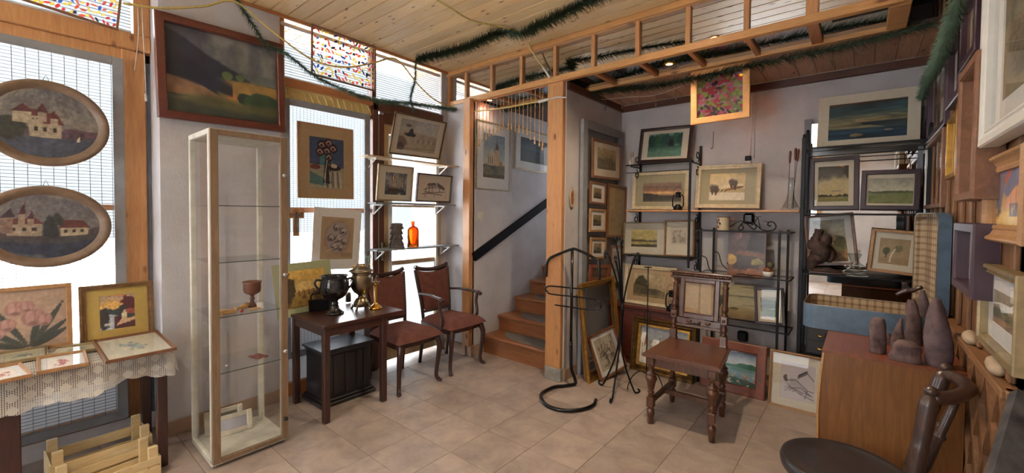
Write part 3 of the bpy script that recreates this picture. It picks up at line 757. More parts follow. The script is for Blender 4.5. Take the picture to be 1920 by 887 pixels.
def a_medal(s):
    s.fill((164, 142, 114)); s.tone(.06, 8); s.ell(.5, .52, .42, .44, (110, 64, 46), .55, .1, 3, .3); s.ell(.5, .52, .37, .40, (150, 140, 138), 1, .04)
    for k, (u, v, r) in enumerate(((.45, .75, .12), (.66, .66, .13), (.3, .5, .12), (.52, .48, .14), (.7, .42, .12), (.4, .3, .12), (.6, .27, .1))):
        s.ell(u, v, r, r * .8, (92, 82, 86), .8, .2, k); s.ell(u + .02, v + .02, r * .6, r * .5, (176, 166, 158), .8, .2, k + 5); s.ell(u, v - .02, r * .25, r * .2, (60, 50, 54))
    for k in range(5): s.line([(.2 + .1 * k, .2 + .12 * k), (.5 + .07 * k, .3 + .1 * k)], .006, (196, 188, 178))
    for k in range(3): s.line([(.62, .14 - .03 * k), (.95, .14 - .03 * k)], .002, (110, 84, 66), .8)
def a_oldphoto(s):
    s.grad([(0, (150, 120, 60)), (.4, (196, 158, 84)), (1, (216, 178, 96))], .15); s.ell(.14, .5, .16, .38, (70, 58, 36), 1, .5)
    s.poly([(.3, .42), (.95, .48), (.95, .66), (.4, .68), (.28, .56)], (214, 184, 118)); s.poly([(.3, .3), (.95, .34), (.95, .48), (.3, .42)], (150, 116, 62))
    for k in range(6): s.line([(.36 + .11 * k, .3), (.36 + .11 * k, .46)], .012, (80, 62, 36))
    s.blotch((96, 76, 40), .55, 9, 4, .1, s.V < .3, .7); s.tone(.2, 18)
def a_dock(s):
    s.grad([(.3, (176, 168, 148)), (1, (150, 150, 142))], .1); s.mix(s.below(.62, .02, 4, 3), (164, 152, 130)); s.poly([(.35, .62), (1, .55), (1, .95), (.45, 1)], (186, 190, 190), .6)
    s.ell(.28, .52, .14, .07, (38, 42, 48), 1, .5); s.ell(.3, .58, .06, .14, (48, 52, 56), 1, .6); s.ell(.22, .8, .08, .04, (84, 84, 80), .9, .5)
    s.ell(.05, .25, .2, .2, (110, 92, 74), 1, .2); s.ell(.06, .1, .14, .14, (70, 58, 50), 1, .3)
    for k in range(7): s.line([(.5 + .07 * k, .3), (.5 + .07 * k, .38 + .02 * (k % 3))], .006, (206, 198, 180) if k % 2 else (90, 82, 78))
    s.line([(.0, .06), (1, .12)], .01, (120, 108, 90)); s.tone(.12, 16)
def a_ship(s):
    s.grad([(0, (70, 76, 84)), (.4, (112, 118, 124)), (1, (84, 92, 104))], .3); s.blotch((150, 152, 150), .55, 4, 6, .15)
    s.poly([(.12, .3), (.9, .26), (.8, .12), (.2, .14)], (56, 44, 40)); s.poly([(.0, .5), (.2, .28), (.16, .26)], (70, 58, 48))
    for (u, w, v0, v1) in ((.26, .12, .36, .62), (.3, .1, .64, .84), (.42, .14, .34, .56), (.44, .12, .58, .84), (.66, .14, .36, .6), (.68, .1, .62, .82)):
        s.poly([(u, v0), (u + w, v0 + .02), (u + w * .85, v1), (u + w * .1, v1)], (196, 176, 148))
    for u in (.31, .5, .73): s.line([(u, .2), (u, .92)], .006, (60, 48, 42))
    s.mix(s.below(.16, .03, 6, 3), (56, 62, 70)); s.blotch((150, 156, 158), .6, 7, 3, .08, s.below(.2)); s.tone(.2, 20)
def a_hut(s):
    s.fill((198, 188, 176)); s.poly([(.2, .45), (.55, .5), (.55, .68), (.24, .66)], (150, 140, 132)); s.poly([(.18, .62), (.58, .66), (.52, .78), (.26, .74)], (96, 86, 82)); s.poly([(.55, .5), (.9, .45), (.84, .66), (.6, .78)], (168, 158, 148))
    for p in ([(.15, .3), (.4, .28), (.9, .34)], [(.1, .42), (.2, .45)], [(.6, .78), (.9, .5)], [(.3, .3), (.3, .6)], [(.42, .3), (.42, .6)], [(.7, .34), (.7, .6)], [(.15, .3), (.2, .5)], [(.05, .2), (.3, .24), (.8, .18)]): s.line(p, .008, (62, 54, 52))
    for k in range(12): s.line([(.6 + .024 * k, .78 - .02 * k), (.62 + .024 * k, .6 - .015 * k)], .003, (80, 70, 66))
    s.blotch((120, 110, 104), .62, 12, 8, .1, s.V < .4, .5)
def a_church(s):
    s.grad([(.35, (186, 188, 172)), (1, (112, 132, 152))], .15); s.mix(s.below(.30, .02, 5, 3), (122, 116, 88)); s.blotch((82, 84, 76), .55, 5, 6, .1, s.below(.28)); s.mix(s.below(.1, .03), (92, 84, 60))
    s.poly([(.16, .3), (.55, .3), (.5, .52), (.36, .68), (.2, .44)], (186, 172, 140)); s.poly([(.5, .3), (.72, .3), (.7, .66), (.54, .66)], (190, 160, 122)); s.poly([(.52, .66), (.72, .66), (.62, .86)], (92, 78, 76)); s.line([(.62, .84), (.62, .94)], .008, (70, 60, 60))
    s.poly([(.7, .3), (.9, .3), (.88, .38), (.74, .44)], (150, 118, 84))
    for u in (.24, .33, .42): s.line([(u, .34), (u, .48)], .012, (96, 84, 72))
    s.tone(.15, 14)
def a_teal(s):
    s.grad([(.3, (70, 104, 98)), (1, (120, 150, 142))], .2)
    for k, (u, v, r) in enumerate(((.1, .66, .12), (.24, .7, .13), (.4, .74, .14), (.55, .72, .13), (.68, .64, .16), (.84, .74, .16), (.96, .7, .14), (.48, .6, .12), (.3, .6, .12))): s.ell(u, v, r, .28, (24 + 9 * (k % 3), 62 + 14 * (k % 3), 60 + 10 * (k % 2)), .9, .35, k)
    s.ell(.68, .56, .09, .22, (10, 30, 34), 1, .3); s.mix(s.below(.44, .02, 6, 4), (44, 84, 76)); s.mix(s.below(.34, .02, 6, 4, .2), (84, 128, 112)); s.tone(.2, 10, 3, .3); s.tone(.15, 20)
def a_sunset(s):
    s.grad([(.0, (60, 58, 54)), (.34, (120, 96, 78)), (.45, (214, 164, 110)), (.6, (150, 112, 92)), (.8, (126, 104, 92)), (1, (150, 126, 106))], .18, 6, 4, .4)
    s.mix(s.below(.36, .05, 4, 3, .02, -.2), (62, 60, 56)); s.mix(s.below(.12, .04), (84, 80, 62)); s.ell(.6, .5, .3, .04, (224, 184, 128), .8, .4); s.tone(.15, 16)
def a_winter(s):
    s.grad([(.2, (214, 206, 180)), (.6, (206, 188, 152)), (1, (220, 198, 150))], .2, 4, 4, .5); s.mix(s.below(.42, .01, 4, 4), (186, 166, 128)); s.mix(s.below(.28, .03, 4, 4), (214, 208, 190))
    s.poly([(.3, .42), (.62, .5), (.95, .52), (.9, .62), (.62, .6), (.42, .54)], (226, 214, 184)); s.poly([(.42, .34), (.95, .46), (.95, .52), (.62, .5)], (132, 100, 66))
    for (u, v) in ((.72, .55), (.1, .38), (.2, .36), (.62, .6)):
        for k in range(9): an = .5 + k * .27; s.line([(u, v - .16), (u + .07 * math.cos(an), v + .14 * math.sin(an) + .02)], .004, (70, 60, 56))
        s.ell(u, v + .1, .09, .12, (96, 90, 92), .5, .5, int(u * 50))
    for k in range(5): s.line([(.05 + .1 * k, .32), (.09 + .1 * k, .4)], .006, (66, 54, 48))
    s.tone(.1, 14)
def a_snow(s):
    s.grad([(.4, (168, 166, 156)), (1, (136, 146, 160))], .2); s.mix(s.below(.62, .05, 5, 3) * (s.U > .4), (120, 122, 124)); s.mix(s.below(.42, .03), (206, 200, 188))
    for (u, v, w, h) in ((.02, .38, .14, .22), (.27, .36, .22, .16), (.62, .44, .2, .12), (.82, .4, .16, .14)):
        s.poly([(u, v), (u + w, v), (u + w, v + h), (u, v + h)], (214, 204, 176)); s.poly([(u + w * .5, v + h * .2), (u + w * 1.05, v + h), (u + w * .75, v + h * 1.9), (u + w * .45, v + h)], (150, 104, 72)); s.poly([(u - w * .15, v + h), (u + w * .5, v + h * .9), (u + w * .75, v + h * 2), (u + w * .1, v + h * 2)], (232, 228, 220)); s.poly([(u + w * .2, v + .02), (u + w * .32, v + .02), (u + w * .32, v + h * .7), (u + w * .2, v + h * .7)], (60, 60, 66))
    for k in range(9): s.line([(.05 + .1 * k, .2), (.06 + .1 * k, .36)], .006, (92, 74, 60))
    s.blotch((120, 116, 116), .6, 5, 6, .1, s.below(.3), .7); s.line([(.42, .3), (.43, .75)], .006, (80, 66, 56)); s.tone(.12, 16)
def a_lake(s):
    s.grad([(.5, (216, 222, 226)), (.75, (170, 190, 214)), (1, (84, 112, 160))], .2, 5, 4, .5); s.blotch((236, 236, 236), .55, 4, 7, .15, s.V > .62, .8, .5)
    s.mix(s.below(.58, .012, 6, 3), (60, 120, 96)); s.ell(.8, .58, .3, .08, (34, 98, 70), 1, .3); s.ell(.03, .9, .12, .3, (30, 96, 76), 1, .3); s.mix(s.below(.5, .004), (150, 186, 196)); s.ell(.7, .46, .3, .06, (84, 140, 128), .7, .3); s.tone(.08, 5, 4, .3)
    s.mix(s.below(.20, .07, 5, 8), (22, 86, 62)); s.ell(.1, .2, .3, .22, (28, 92, 70), 1, .4); rg = random.Random(4)
    for k in range(46): s.ell(rg.uniform(0, 1), rg.uniform(.03, .34), .03, .025, rg.choice(((232, 214, 150), (222, 122, 84), (240, 232, 206), (206, 80, 60), (60, 130, 80), (236, 190, 90))), .95, .4, k)
    s.tone(.1, 20)
def a_sketch(s):
    s.fill((186, 180, 186)); s.tone(.03, 6)
    s.ell(.14, .55, .07, .09, (84, 76, 78), .9, .6); s.poly([(.24, .3), (.75, .26), (.8, .36), (.3, .6)], (160, 152, 158), .7)
    rg = random.Random(2)
    for k in range(16): s.line([(.1 + .05 * k + rg.uniform(-.02, .02), .2 + rg.uniform(0, .1)), (.25 + .045 * k, .34 - .01 * k)], .005, (110, 100, 106))
    for p in ([(.2, .5), (.45, .55), (.78, .32), (.95, .3)], [(.28, .3), (.6, .36), (.9, .2)], [(.5, .66), (.72, .82), (.95, .6)], [(.5, .6), (.75, .76)], [(.2, .4), (.55, .2), (.95, .1)], [(.78, .32), (.72, .1)]): s.line(p, .007, (66, 58, 64))
    for k in range(9): s.line([(.52 + .028 * k, .64 + .018 * k), (.54 + .028 * k, .71 + .016 * k)], .008, (70, 62, 68))
def a_sea(s):
    s.grad([(0, (24, 44, 62)), (.18, (30, 58, 78)), (.28, (44, 64, 72)), (.34, (116, 108, 82)), (.55, (104, 100, 78)), (.64, (58, 74, 72)), (.85, (40, 62, 68)), (.94, (46, 40, 34)), (1, (84, 54, 34))], .22, 4, 9, .12)
    s.blotch((156, 138, 96), .58, 4, 6, .05, (s.V < .62) * (s.V > .26), .8, .3); s.blotch((24, 40, 52), .6, 5, 16, .04, (s.V < .45) * (s.V > .2), .8, .25); s.ell(.38, .11, .08, .04, (150, 128, 86), .9, .4); s.ell(.78, .2, .06, .03, (140, 120, 90), .8, .4); s.tone(.45, 16, 4, .12); s.tone(.2, 30, 8, .3)
def a_clouds(s):
    s.grad([(0, (112, 112, 62)), (.13, (126, 120, 74)), (.16, (190, 172, 124)), (.55, (180, 168, 134)), (.72, (80, 78, 74)), (1, (52, 54, 56))], .22, 8); s.blotch((38, 40, 42), .52, 4, 5, .15, s.V > .62)
    s.ell(.62, .3, .2, .03, (120, 112, 96), .7, .4); s.mix(s.below(.19, .03, 14, 4) * (s.V > .13), (36, 42, 36)); s.tone(.1, 14)
def a_meadow(s):
    s.grad([(.5, (196, 196, 176)), (1, (150, 150, 140))], .1); s.mix(s.below(.5, .03, 5), (78, 92, 72)); s.mix(s.below(.42, .03), (120, 128, 84)); s.blotch((92, 104, 62), .5, 5, 3, .1, s.below(.4), .8, .4); s.tone(.15, 14)
def a_field(s):
    s.grad([(.4, (176, 168, 132)), (.8, (172, 170, 150)), (1, (150, 152, 142))], .15); s.mix(s.below(.42, .04, 5), (110, 104, 60)); s.ell(.8, .46, .2, .15, (84, 86, 44), 1, .35); s.ell(.3, .44, .16, .1, (74, 72, 44), 1, .35); s.line([(.3, .4), (.32, .62)], .01, (70, 60, 44)); s.mix(s.below(.26, .04), (120, 94, 56)); s.blotch((158, 122, 70), .55, 5, 8, .1, s.below(.3)); s.tone(.18, 14)
def a_tree(s):
    s.fill((158, 138, 108)); s.tone(.08, 6); s.ell(.24, .52, .12, .14, (72, 84, 62), 1, .3); s.line([(.24, .25), (.25, .45)], .012, (70, 58, 46)); s.ell(.62, .62, .14, .16, (112, 110, 80), .9, .4); s.mix(s.below(.28, .02, 4), (150, 126, 92), .7)
    s.line([(.52, .6), (.44, .45), (.4, .3), (.38, .1)], .02, (222, 216, 204)); s.tone(.08, 18)
def a_dark(s):
    s.grad([(0, (118, 76, 52)), (.25, (112, 70, 50)), (.5, (74, 58, 54)), (1, (92, 74, 82))], .3, 6); s.blotch((160, 112, 116), .55, 3, 3, .1, (s.V > .68) * (s.U < .55), .9); s.poly([(.5, .62), (.96, .56), (.96, .92), (.6, .96)], (48, 40, 44)); s.poly([(.2, .5), (.96, .44), (.96, .54), (.3, .6)], (110, 74, 56)); s.poly([(.12, .2), (.84, .16), (.8, .48), (.24, .5)], (66, 54, 50)); s.ell(.1, .4, .14, .12, (176, 140, 66), 1, .4); s.ell(.76, .36, .18, .08, (150, 138, 76), .8, .6); s.blotch((150, 92, 58), .52, 5, 9, .1, s.V < .22); s.tone(.28, 12)
def a_pale(s):
    s.grad([(0, (122, 104, 76)), (.22, (150, 138, 104)), (.4, (176, 172, 146)), (1, (168, 164, 140))], .12, 5); s.ell(.06, .48, .16, .24, (70, 78, 62), 1, .4); s.ell(.5, .30, .12, .04, (96, 92, 66), .9, .4); s.ell(.85, .42, .2, .02, (120, 124, 108), .8, .4); s.tone(.12, 12, 4, .5)
def a_green(s):
    s.grad([(.3, (84, 104, 54)), (.62, (96, 112, 66)), (.75, (62, 78, 62)), (1, (168, 164, 130))], .15, 5); s.mix(s.below(.66, .03, 4, 4) * (s.V > .45), (50, 70, 48)); s.blotch((44, 68, 40), .5, 5, 5, .1, s.below(.4)); s.line([(.2, .3), (.9, .42)], .02, (130, 136, 84)); s.tone(.2, 12)
def a_riverbank(s):
    s.grad([(.3, (158, 140, 106)), (1, (168, 152, 118))], .1); s.ell(.25, .55, .22, .34, (58, 56, 40), 1, .4); s.mix(s.below(.4, .05, 4, 5, .02, -.25), (92, 80, 54)); s.ell(.5, .25, .3, .14, (70, 62, 44), .9, .5); s.mix(s.below(.12, .03), (130, 108, 76)); s.blotch((112, 98, 66), .55, 6, 3, .1, s.below(.4)); s.tone(.2, 14)
def a_etching(bgc=(168, 158, 140), ink=(96, 88, 80), seed=1, n=40):
    def f(s):
        s.fill(bgc); rg = random.Random(seed); s.blotch(ink, .52, 7, seed, .2, (abs(s.U - .5) < .38) * (abs(s.V - .45) < .34), .6)
        for k in range(n):
            u, v = rg.uniform(.15, .85), rg.uniform(.15, .75); s.line([(u, v), (u + rg.uniform(-.1, .1), v + rg.uniform(-.02, .14))], .004, ink)
        s.tone(.1, 18)
    return f
def a_smallland(seed, sky=(150, 132, 100), dk=(62, 58, 50)):
    def f(s):
        s.grad([(.2, [x * .8 for x in sky]), (1, sky)], .2, seed); s.mix(s.below(.45, .06, 4, seed, .03, .1 * (seed % 3 - 1)), [x * .62 for x in sky]); s.ell(.3 + .1 * (seed % 4), .48, .22, .12, dk, .9, .5, seed); s.mix(s.below(.2, .04, 4, seed + 2), dk); s.line([(.7, .4), (.72, .8)], .01, dk); s.tone(.2, 14)
    return f
def a_redhouse(s):
    s.grad([(.1, (196, 160, 96)), (.4, (190, 150, 104)), (1, (112, 106, 130))], .15, 3); s.poly([(.3, .3), (.98, .36), (.98, .72), (.62, .66), (.36, .5)], (206, 150, 116)); s.poly([(.25, .62), (.5, 1), (.85, 1), (.98, .78), (.6, .68), (.4, .5)], (104, 108, 138)); s.poly([(.3, .72), (.55, 1), (.42, 1), (.24, .8)], (170, 84, 60)); s.poly([(0, .3), (.2, .35), (.3, .9), (0, .95)], (112, 110, 124))
    for u in (.5, .66, .84): s.line([(u, .34), (u, .62)], .012, (150, 96, 80))
    s.ell(.5, .12, .5, .14, (214, 180, 108), 1, .4); s.blotch((96, 88, 96), .6, 6, 4, .08, (s.V > .15) * (s.V < .4)); s.tone(.12, 12)

# ---------------------------------------------------------------- picture frames
M_art = artmat('painted_art', .75); M_artgl = artmat('oil_art', .5, coat=.3); M_paintglass = artmat('painted_glass', .4, alpha=True)
M_matboard = plain('cream_mat', (200, 194, 178), .9, sc=40, var=.03)
M_matwhite = plain('white_mat', (214, 214, 212), .9, sc=40, var=.03)
M_mattan = plain('tan_mat', (170, 146, 112), .9, sc=40, var=.04)
M_matyellow = plain('yellow_mat', (184, 156, 84), .9, sc=40, var=.04)
M_matgreen = plain('sage_mat', (172, 178, 140), .9, sc=40, var=.04)
M_matlinen = plain('linen_mat', (168, 160, 132), .9, sc=120, var=.08)
M_fr = dict(
    brown=wood('frame_brown', (134, 90, 60), (100, 64, 42), (9, 9, 9), .4, .2), red=wood('frame_mahogany', (104, 48, 36), (78, 34, 26), (9, 9, 9), .35, .3),
    redlight=wood('frame_red_brown', (144, 80, 54), (116, 60, 40), (9, 9, 9), .45, .1),
    light=wood('frame_light', (226, 172, 106), (206, 146, 82), (6, 6, 6), .45, .1), oak=wood('frame_oak', (176, 136, 94), (146, 106, 68), (9, 9, 9), .45, .1),
    dark=plain('frame_dark', (46, 26, 26), .3, sc=14, coat=.3), purple=plain('frame_purple', (62, 38, 52), .4, sc=14, var=.1), purpled=plain('frame_dark_purple', (48, 24, 36), .35, sc=14),
    white=plain('frame_white', (214, 214, 210), .4, sc=14, var=.04), cream=plain('frame_cream_gilt', (206, 192, 160), .45, sc=24, var=.12),
    gold=plain('frame_gold', (178, 134, 62), .35, .7, sc=24, var=.2), goldpale=plain('frame_pale_gold', (152, 134, 100), .4, .4, sc=24, var=.15), darkgold=plain('frame_dark_gold', (112, 84, 44), .45, .5, sc=30, var=.3),
    bronze=plain('frame_bronze', (128, 96, 62), .45, .3, sc=30, var=.2), mid=wood('frame_mid', (136, 96, 64), (104, 68, 42), (9, 9, 9), .45), grey=plain('frame_grey', (120, 124, 128), .5, sc=20))
PROF = {
    'flat': [(0, 1), (0, .1), (.1, 0), (.88, 0), (1, .12), (1, .75)],
    'step': [(0, 1), (0, .12), (.08, 0), (.45, .02), (.5, .2), (.85, .28), (.9, .16), (1, .2), (1, .75)],
    'scoop': [(0, 1), (0, .2), (.12, 0), (.25, .03), (.4, .3), (.7, .5), (.8, .42), (1, .5), (1, .8)],
    'ornate': [(0, 1), (0, .3), (.06, .1), (.14, 0), (.24, .06), (.3, .3), (.5, .45), (.66, .35), (.74, .2), (.82, .3), (.9, .5), (1, .55), (1, .85)]}
def frame_mesh(w, h, fw, d, prof, back=True):
    g = G(); vs = []; fs = []; pr_ = PROF[prof]
    for ins, dep in pr_:
        a = ins * fw
        vs += [(-w / 2 + a, dep * d, a), (w / 2 - a, dep * d, a), (w / 2 - a, dep * d, h - a), (-w / 2 + a, dep * d, h - a)]
    for i in range(len(pr_) - 1):
        for k in range(4): fs.append((i * 4 + k, i * 4 + (k + 1) % 4, (i + 1) * 4 + (k + 1) % 4, (i + 1) * 4 + k))
    if back: fs.append((0, 3, 2, 1))
    else: n_ = len(pr_) - 1; fs += [(n_ * 4 + k, n_ * 4 + (k + 1) % 4, (k + 1) % 4, k) for k in range(4)]
    g.add(vs, fs)
    return g
def ring(g, x0, x1, z0, z1, a, b_, c, d, y, y2):
    """flat ring: outer x0..x1,z0..z1; opening a..b_, c..d, with a small bevelled lip going back to y2"""
    vs = [(x0, y, z0), (x1, y, z0), (x1, y, z1), (x0, y, z1), (a, y, c), (b_, y, c), (b_, y, d), (a, y, d), (a + .002, y2, c + .002), (b_ - .002, y2, c + .002), (b_ - .002, y2, d - .002), (a + .002, y2, d - .002)]
    fs = []
    for k in range(4): l = (k + 1) % 4; fs += [(k, l, 4 + l, 4 + k), (4 + k, 4 + l, 8 + l, 8 + k)]
    g.add(vs, fs); return g
def art_mesh(name, x0, x1, z0, z1, y, fn, mat_, parent, dens=230, mask=None, cap=150):
    cv = Cv(x1 - x0, z1 - z0, dens, cap); fn(cv)
    nx, ny = cv.nx, cv.ny
    X = x0 + (x1 - x0) * cv.U; Z = z0 + (z1 - z0) * cv.V
    if mask == 'oval':   # squash the grid into an ellipse
        a = cv.U * 2 - 1; b_ = cv.V * 2 - 1
        X = (x0 + x1) / 2 + (x1 - x0) / 2 * a * np.sqrt(1 - b_ * b_ / 2); Z = (z0 + z1) / 2 + (z1 - z0) / 2 * b_ * np.sqrt(1 - a * a / 2)
    co = np.stack([X, np.full_like(X, y), Z], -1).reshape(-1, 3)
    i, j = np.meshgrid(np.arange(nx - 1), np.arange(ny - 1)); k = (j * nx + i).ravel()
    fa = np.stack([k, k + 1, k + nx + 1, k + nx], -1)
    me = bpy.data.meshes.new(name); me.vertices.add(len(co)); me.vertices.foreach_set('co', co.ravel())
    me.loops.add(fa.size); me.loops.foreach_set('vertex_index', fa.ravel()); me.polygons.add(len(fa)); me.polygons.foreach_set('loop_start', np.arange(len(fa)) * 4)
    me.update(calc_edges=True)
    c = np.clip(cv.c, 0, 255) / 255; c = np.where(c <= .04045, c / 12.92, ((c + .055) / 1.055) ** 2.4)
    at = me.color_attributes.new('col', 'FLOAT_COLOR', 'POINT'); at.data.foreach_set('color', np.concatenate([c, cv.a[..., None]], -1).reshape(-1).astype(np.float32))
    me.materials.append(mat_); o = bpy.data.objects.new(name, me); COL.objects.link(o); o.parent = parent
    return o
def place(BL, BR, TL, ax, c, lean=0, zb=None, cr=None):
    """matrix, width and height of a picture whose lower edge shows between pixels BL and BR on a plane"""
    a = P(*BL, ax, c); b_ = P(*BR, ax, c if cr is None else cr)
    if zb is not None: a.z = b_.z = zb
    x = (b_ - a); w = x.length; x.normalize()
    n = Vector((0, 1, 0)) if ax == 'y' else Vector((-1, 0, 0))
    if ax == 'x' and c > 1.5: n = Vector((1, 0, 0))
    up0 = Vector((0, 0, 1)); z0 = x.cross(n); z0.normalize()
    if z0.z < 0: z0 = -z0
    yb = z0.cross(x).normalized()
    z = (z0 * math.cos(lean) + yb * math.sin(lean)).normalized(); yv = z.cross(x).normalized()
    d = ray(*TL).normalized(); w0 = a - CAM
    # closest approach of line a + z*h with the viewing ray
    bb = z.dot(d); dd_ = z.dot(w0); ee = d.dot(w0); h = (bb * ee - dd_) / (1 - bb * bb)
    mid = a + x * (w / 2)
    M = Matrix(((x.x, yv.x, z.x, mid.x), (x.y, yv.y, z.y, mid.y), (x.z, yv.z, z.z, mid.z), (0, 0, 0, 1)))
    return M, w, h
def picture(label, M, w, h, fr, fw, art, mat_=None, mw=.06, d=.022, prof='flat', glass=True, artm=None, cat='picture', name='framed_picture', mwb=None, mwx=None, dens=230, group=None, liner=None, cap=150, mwt=None, op=None):
    t = thing(name, label, cat, mat=M, group=group)
    if fr:
        frame_mesh(w, h, fw, d, prof, artm is not M_paintglass).build('frame', M_fr[fr], t); i0 = fw
    else:
        G().box(-w / 2, w / 2, .002, max(.004, d * .5), 0, h).build('backing_board', M_matwhite, t); i0 = 0
    if liner:
        g = ring(G(), -w / 2 + i0, w / 2 - i0, i0, h - i0, -w / 2 + i0 + liner[1], w / 2 - i0 - liner[1], i0 + liner[1], h - i0 - liner[1], d * .35, d * .6); g.build('liner', M_fr[liner[0]], t); i0 += liner[1]
    x0, x1, z0, z1 = -w / 2 + i0, w / 2 - i0, i0, h - i0
    ya = d * .72 if fr else .0015
    if mat_:
        mx_w = mw if mwx is None else mwx; mb = mw if mwb is None else mwb; mt = mw if mwt is None else mwt
        a, b_, c, e = x0 + mx_w, x1 - mx_w, z0 + mb, z1 - mt
        if op: a, c, b_, e = -w / 2 + op[0] * w, op[1] * h, w / 2 - op[2] * w, h - op[3] * h
        ring(G(), x0 - .002 * bool(fr), x1 + .002 * bool(fr), z0 - .002 * bool(fr), z1 + .002 * bool(fr), a, b_, c, e, ya - .0015 if fr else 0, ya).build('mat', mat_, t)
        x0, x1, z0, z1 = a, b_, c, e
    art_mesh('artwork', x0 - .001, x1 + .001, z0 - .001, z1 + .001, ya, art, artm or M_art, t, dens, cap=cap)
    if glass and fr:
        G().add([(-w / 2 + fw * .9, d * .5, fw * .9), (w / 2 - fw * .9, d * .5, fw * .9), (w / 2 - fw * .9, d * .5, h - fw * .9), (-w / 2 + fw * .9, d * .5, h - fw * .9)], [(0, 1, 2, 3)]).build('glass_pane', M_picglass, t)
    return t
R = math.radians
# --- window side
picture('large dark hilly landscape painting in reddish brown frame above the glass cabinet', *place((297, 218), (537, 248), (293, 17), 'x', -.745, 0), 'red', .048, a_bigland, None, d=.04, prof='flat', glass=False, artm=M_artgl, dens=300)
def oval(label, cx, cy, rx, ry, art, c):
    m0 = P(cx, cy, 'x', c); e = P(cx + rx, cy, 'x', c); tp = P(cx, cy - ry, 'x', c)
    a, b_ = abs(e.y - m0.y), abs(tp.z - m0.z)
    M = Matrix(((0, -1, 0, c), (1, 0, 0, m0.y), (0, 0, 1, m0.z), (0, 0, 0, 1)))
    t = thing('oval_picture', label, 'picture', mat=M, group='oval castle needlework pictures hung in the shop window')
    prof = [(1, .03), (1, .01), (.985, 0), (.92, -.002), (.88, .004), (.82, .014), (.80, .018)]
    g = G(); n = 72
    vs = [(a * r * math.cos(2 * math.pi * k / n) if True else 0, y, b_ * (r if r > .99 else 1 - (1 - r) * a / b_) * math.sin(2 * math.pi * k / n)) for r, y in prof for k in range(n)]
    g.add(vs, [(i * n + k, i * n + (k + 1) % n, (i + 1) * n + (k + 1) % n, (i + 1) * n + k) for i in range(len(prof) - 1) for k in range(n)], True)
    g.add([(a * math.cos(2 * math.pi * k / n), .03, b_ * math.sin(2 * math.pi * k / n)) for k in range(n)], [tuple(range(n))])
    g.build('frame', plain('oval_frame_wood', (116, 94, 76), .5, sc=14, var=.15), t)
    ai, bi = a * .815, b_ * (1 - .185 * a / b_)
    art_mesh('artwork', -ai, ai, -bi, bi, .017, art, M_art, t, 220, 'oval')
    G().tube([(-.012, .012, b_ - .004), (0, .012, b_ + .03), (.012, .012, b_ - .004)], .0016, 5).build('hanging_loop', M_iron, t)
oval('upper oval needlework of a lakeside castle with sailing boat', 88, 231, 118, 81, a_castle1, -.90)
oval('lower oval needlework of a castle and houses beside water', 88, 425, 122, 77, a_castle2, -.90)
# table pictures
TZ = .652
picture('needlework of pink tulips propped on the lace table', *place((-62, 672), (137, 637), (-60, 546), 'x', -.86, .07, TZ), 'oak', .022, a_tulips, None, d=.02, dens=260)
picture('small cottage needlework with wide yellow mat in brown frame on lace table', *place((150, 637), (290, 622), (146, 538), 'x', -.80, .12, TZ), 'bronze', .026, a_cottage, M_matyellow, .040, d=.025, prof='step', mwx=.056)
def flat_pic(label, A, B, D, zA, fr, fw, art, matm, mw, tilt=.0):
    """picture lying on the table: A near-left, B near-right, D far-left pixels"""
    a = P(*A, 'z', zA); b_ = P(*B, 'z', zA); d_ = P(*D, 'z', zA)
    x = (b_ - a).normalized(); w = (b_ - a).length; yv = d_ - a; z = (yv - x * yv.dot(x)); h = z.length; z.normalize()
    n = x.cross(z)  # up
    z = (z * math.cos(tilt) + n * math.sin(tilt)).normalized(); yy = z.cross(x)
    o = a + x * (w / 2)
    M = Matrix(((x.x, yy.x, z.x, o.x), (x.y, yy.y, z.y, o.y), (x.z, yy.z, z.z, o.z), (0, 0, 0, 1)))
    return picture(label, M, w, h, fr, fw, art, matm, mw, d=.016, prof='step', group='small pictures lying on the lace table')
LZT = TZ + .022
flat_pic('largest picture lying on lace table, pale blue floral in brown frame', (198, 677), (332, 651), (190, 642), LZT + .004, 'brown', .014, a_sprig((140, 156, 160), (196, 192, 172)), M_matboard, .03, .05)
flat_pic('red floral print lying at the front of the lace table, right of its twin', (68, 697), (167, 679), (91, 669), LZT, 'oak', .012, a_sprig((166, 104, 96), (222, 214, 204)), M_matwhite, .02, .03)
flat_pic('red floral print lying at the front left of the lace table', (-42, 722), (62, 700), (-20, 692), LZT, 'oak', .012, a_sprig((168, 110, 102), (222, 214, 204)), M_matwhite, .02, .03)
flat_pic('blue green floral print lying under the yellow matted picture', (88, 665), (185, 652), (101, 651), LZT, 'goldpale', .012, a_sprig((128, 146, 132), (190, 188, 160)), M_matboard, .015, .02)
flat_pic('blue green floral print lying below the tulips', (-12, 682), (91, 665), (-2, 662), LZT, 'goldpale', .012, a_sprig((130, 144, 148), (190, 188, 160)), M_matboard, .015, .02)
# window mesh pictures
picture('cubist print of a flower vase on tan mat, hung in the middle window', *place((559, 371), (663.5, 374), (559, 226), 'x', -.765, 0), 'oak', .006, a_vase, M_mattan, .052, d=.012, mwt=.06, mwb=.05, mwx=.07, dens=300, op=(0.2, 0.135, 0.18, 0.17))
picture('drawing of a round carved relief in wide white mat under the vase print', *place((583, 507), (672.5, 503.6), (579, 387), 'x', -.765, 0), None, 0, a_medal, M_matwhite, .06, d=.006, dens=300, op=(0.155, 0.165, 0.15, 0.14))
picture('sepia farmhouse photograph in a sage green mat leaning on the small table', *place((520, 600), (630, 578), (506, 498), 'x', -.66, .2), None, 0, a_oldphoto, M_matgreen, .055, d=.01, dens=260)
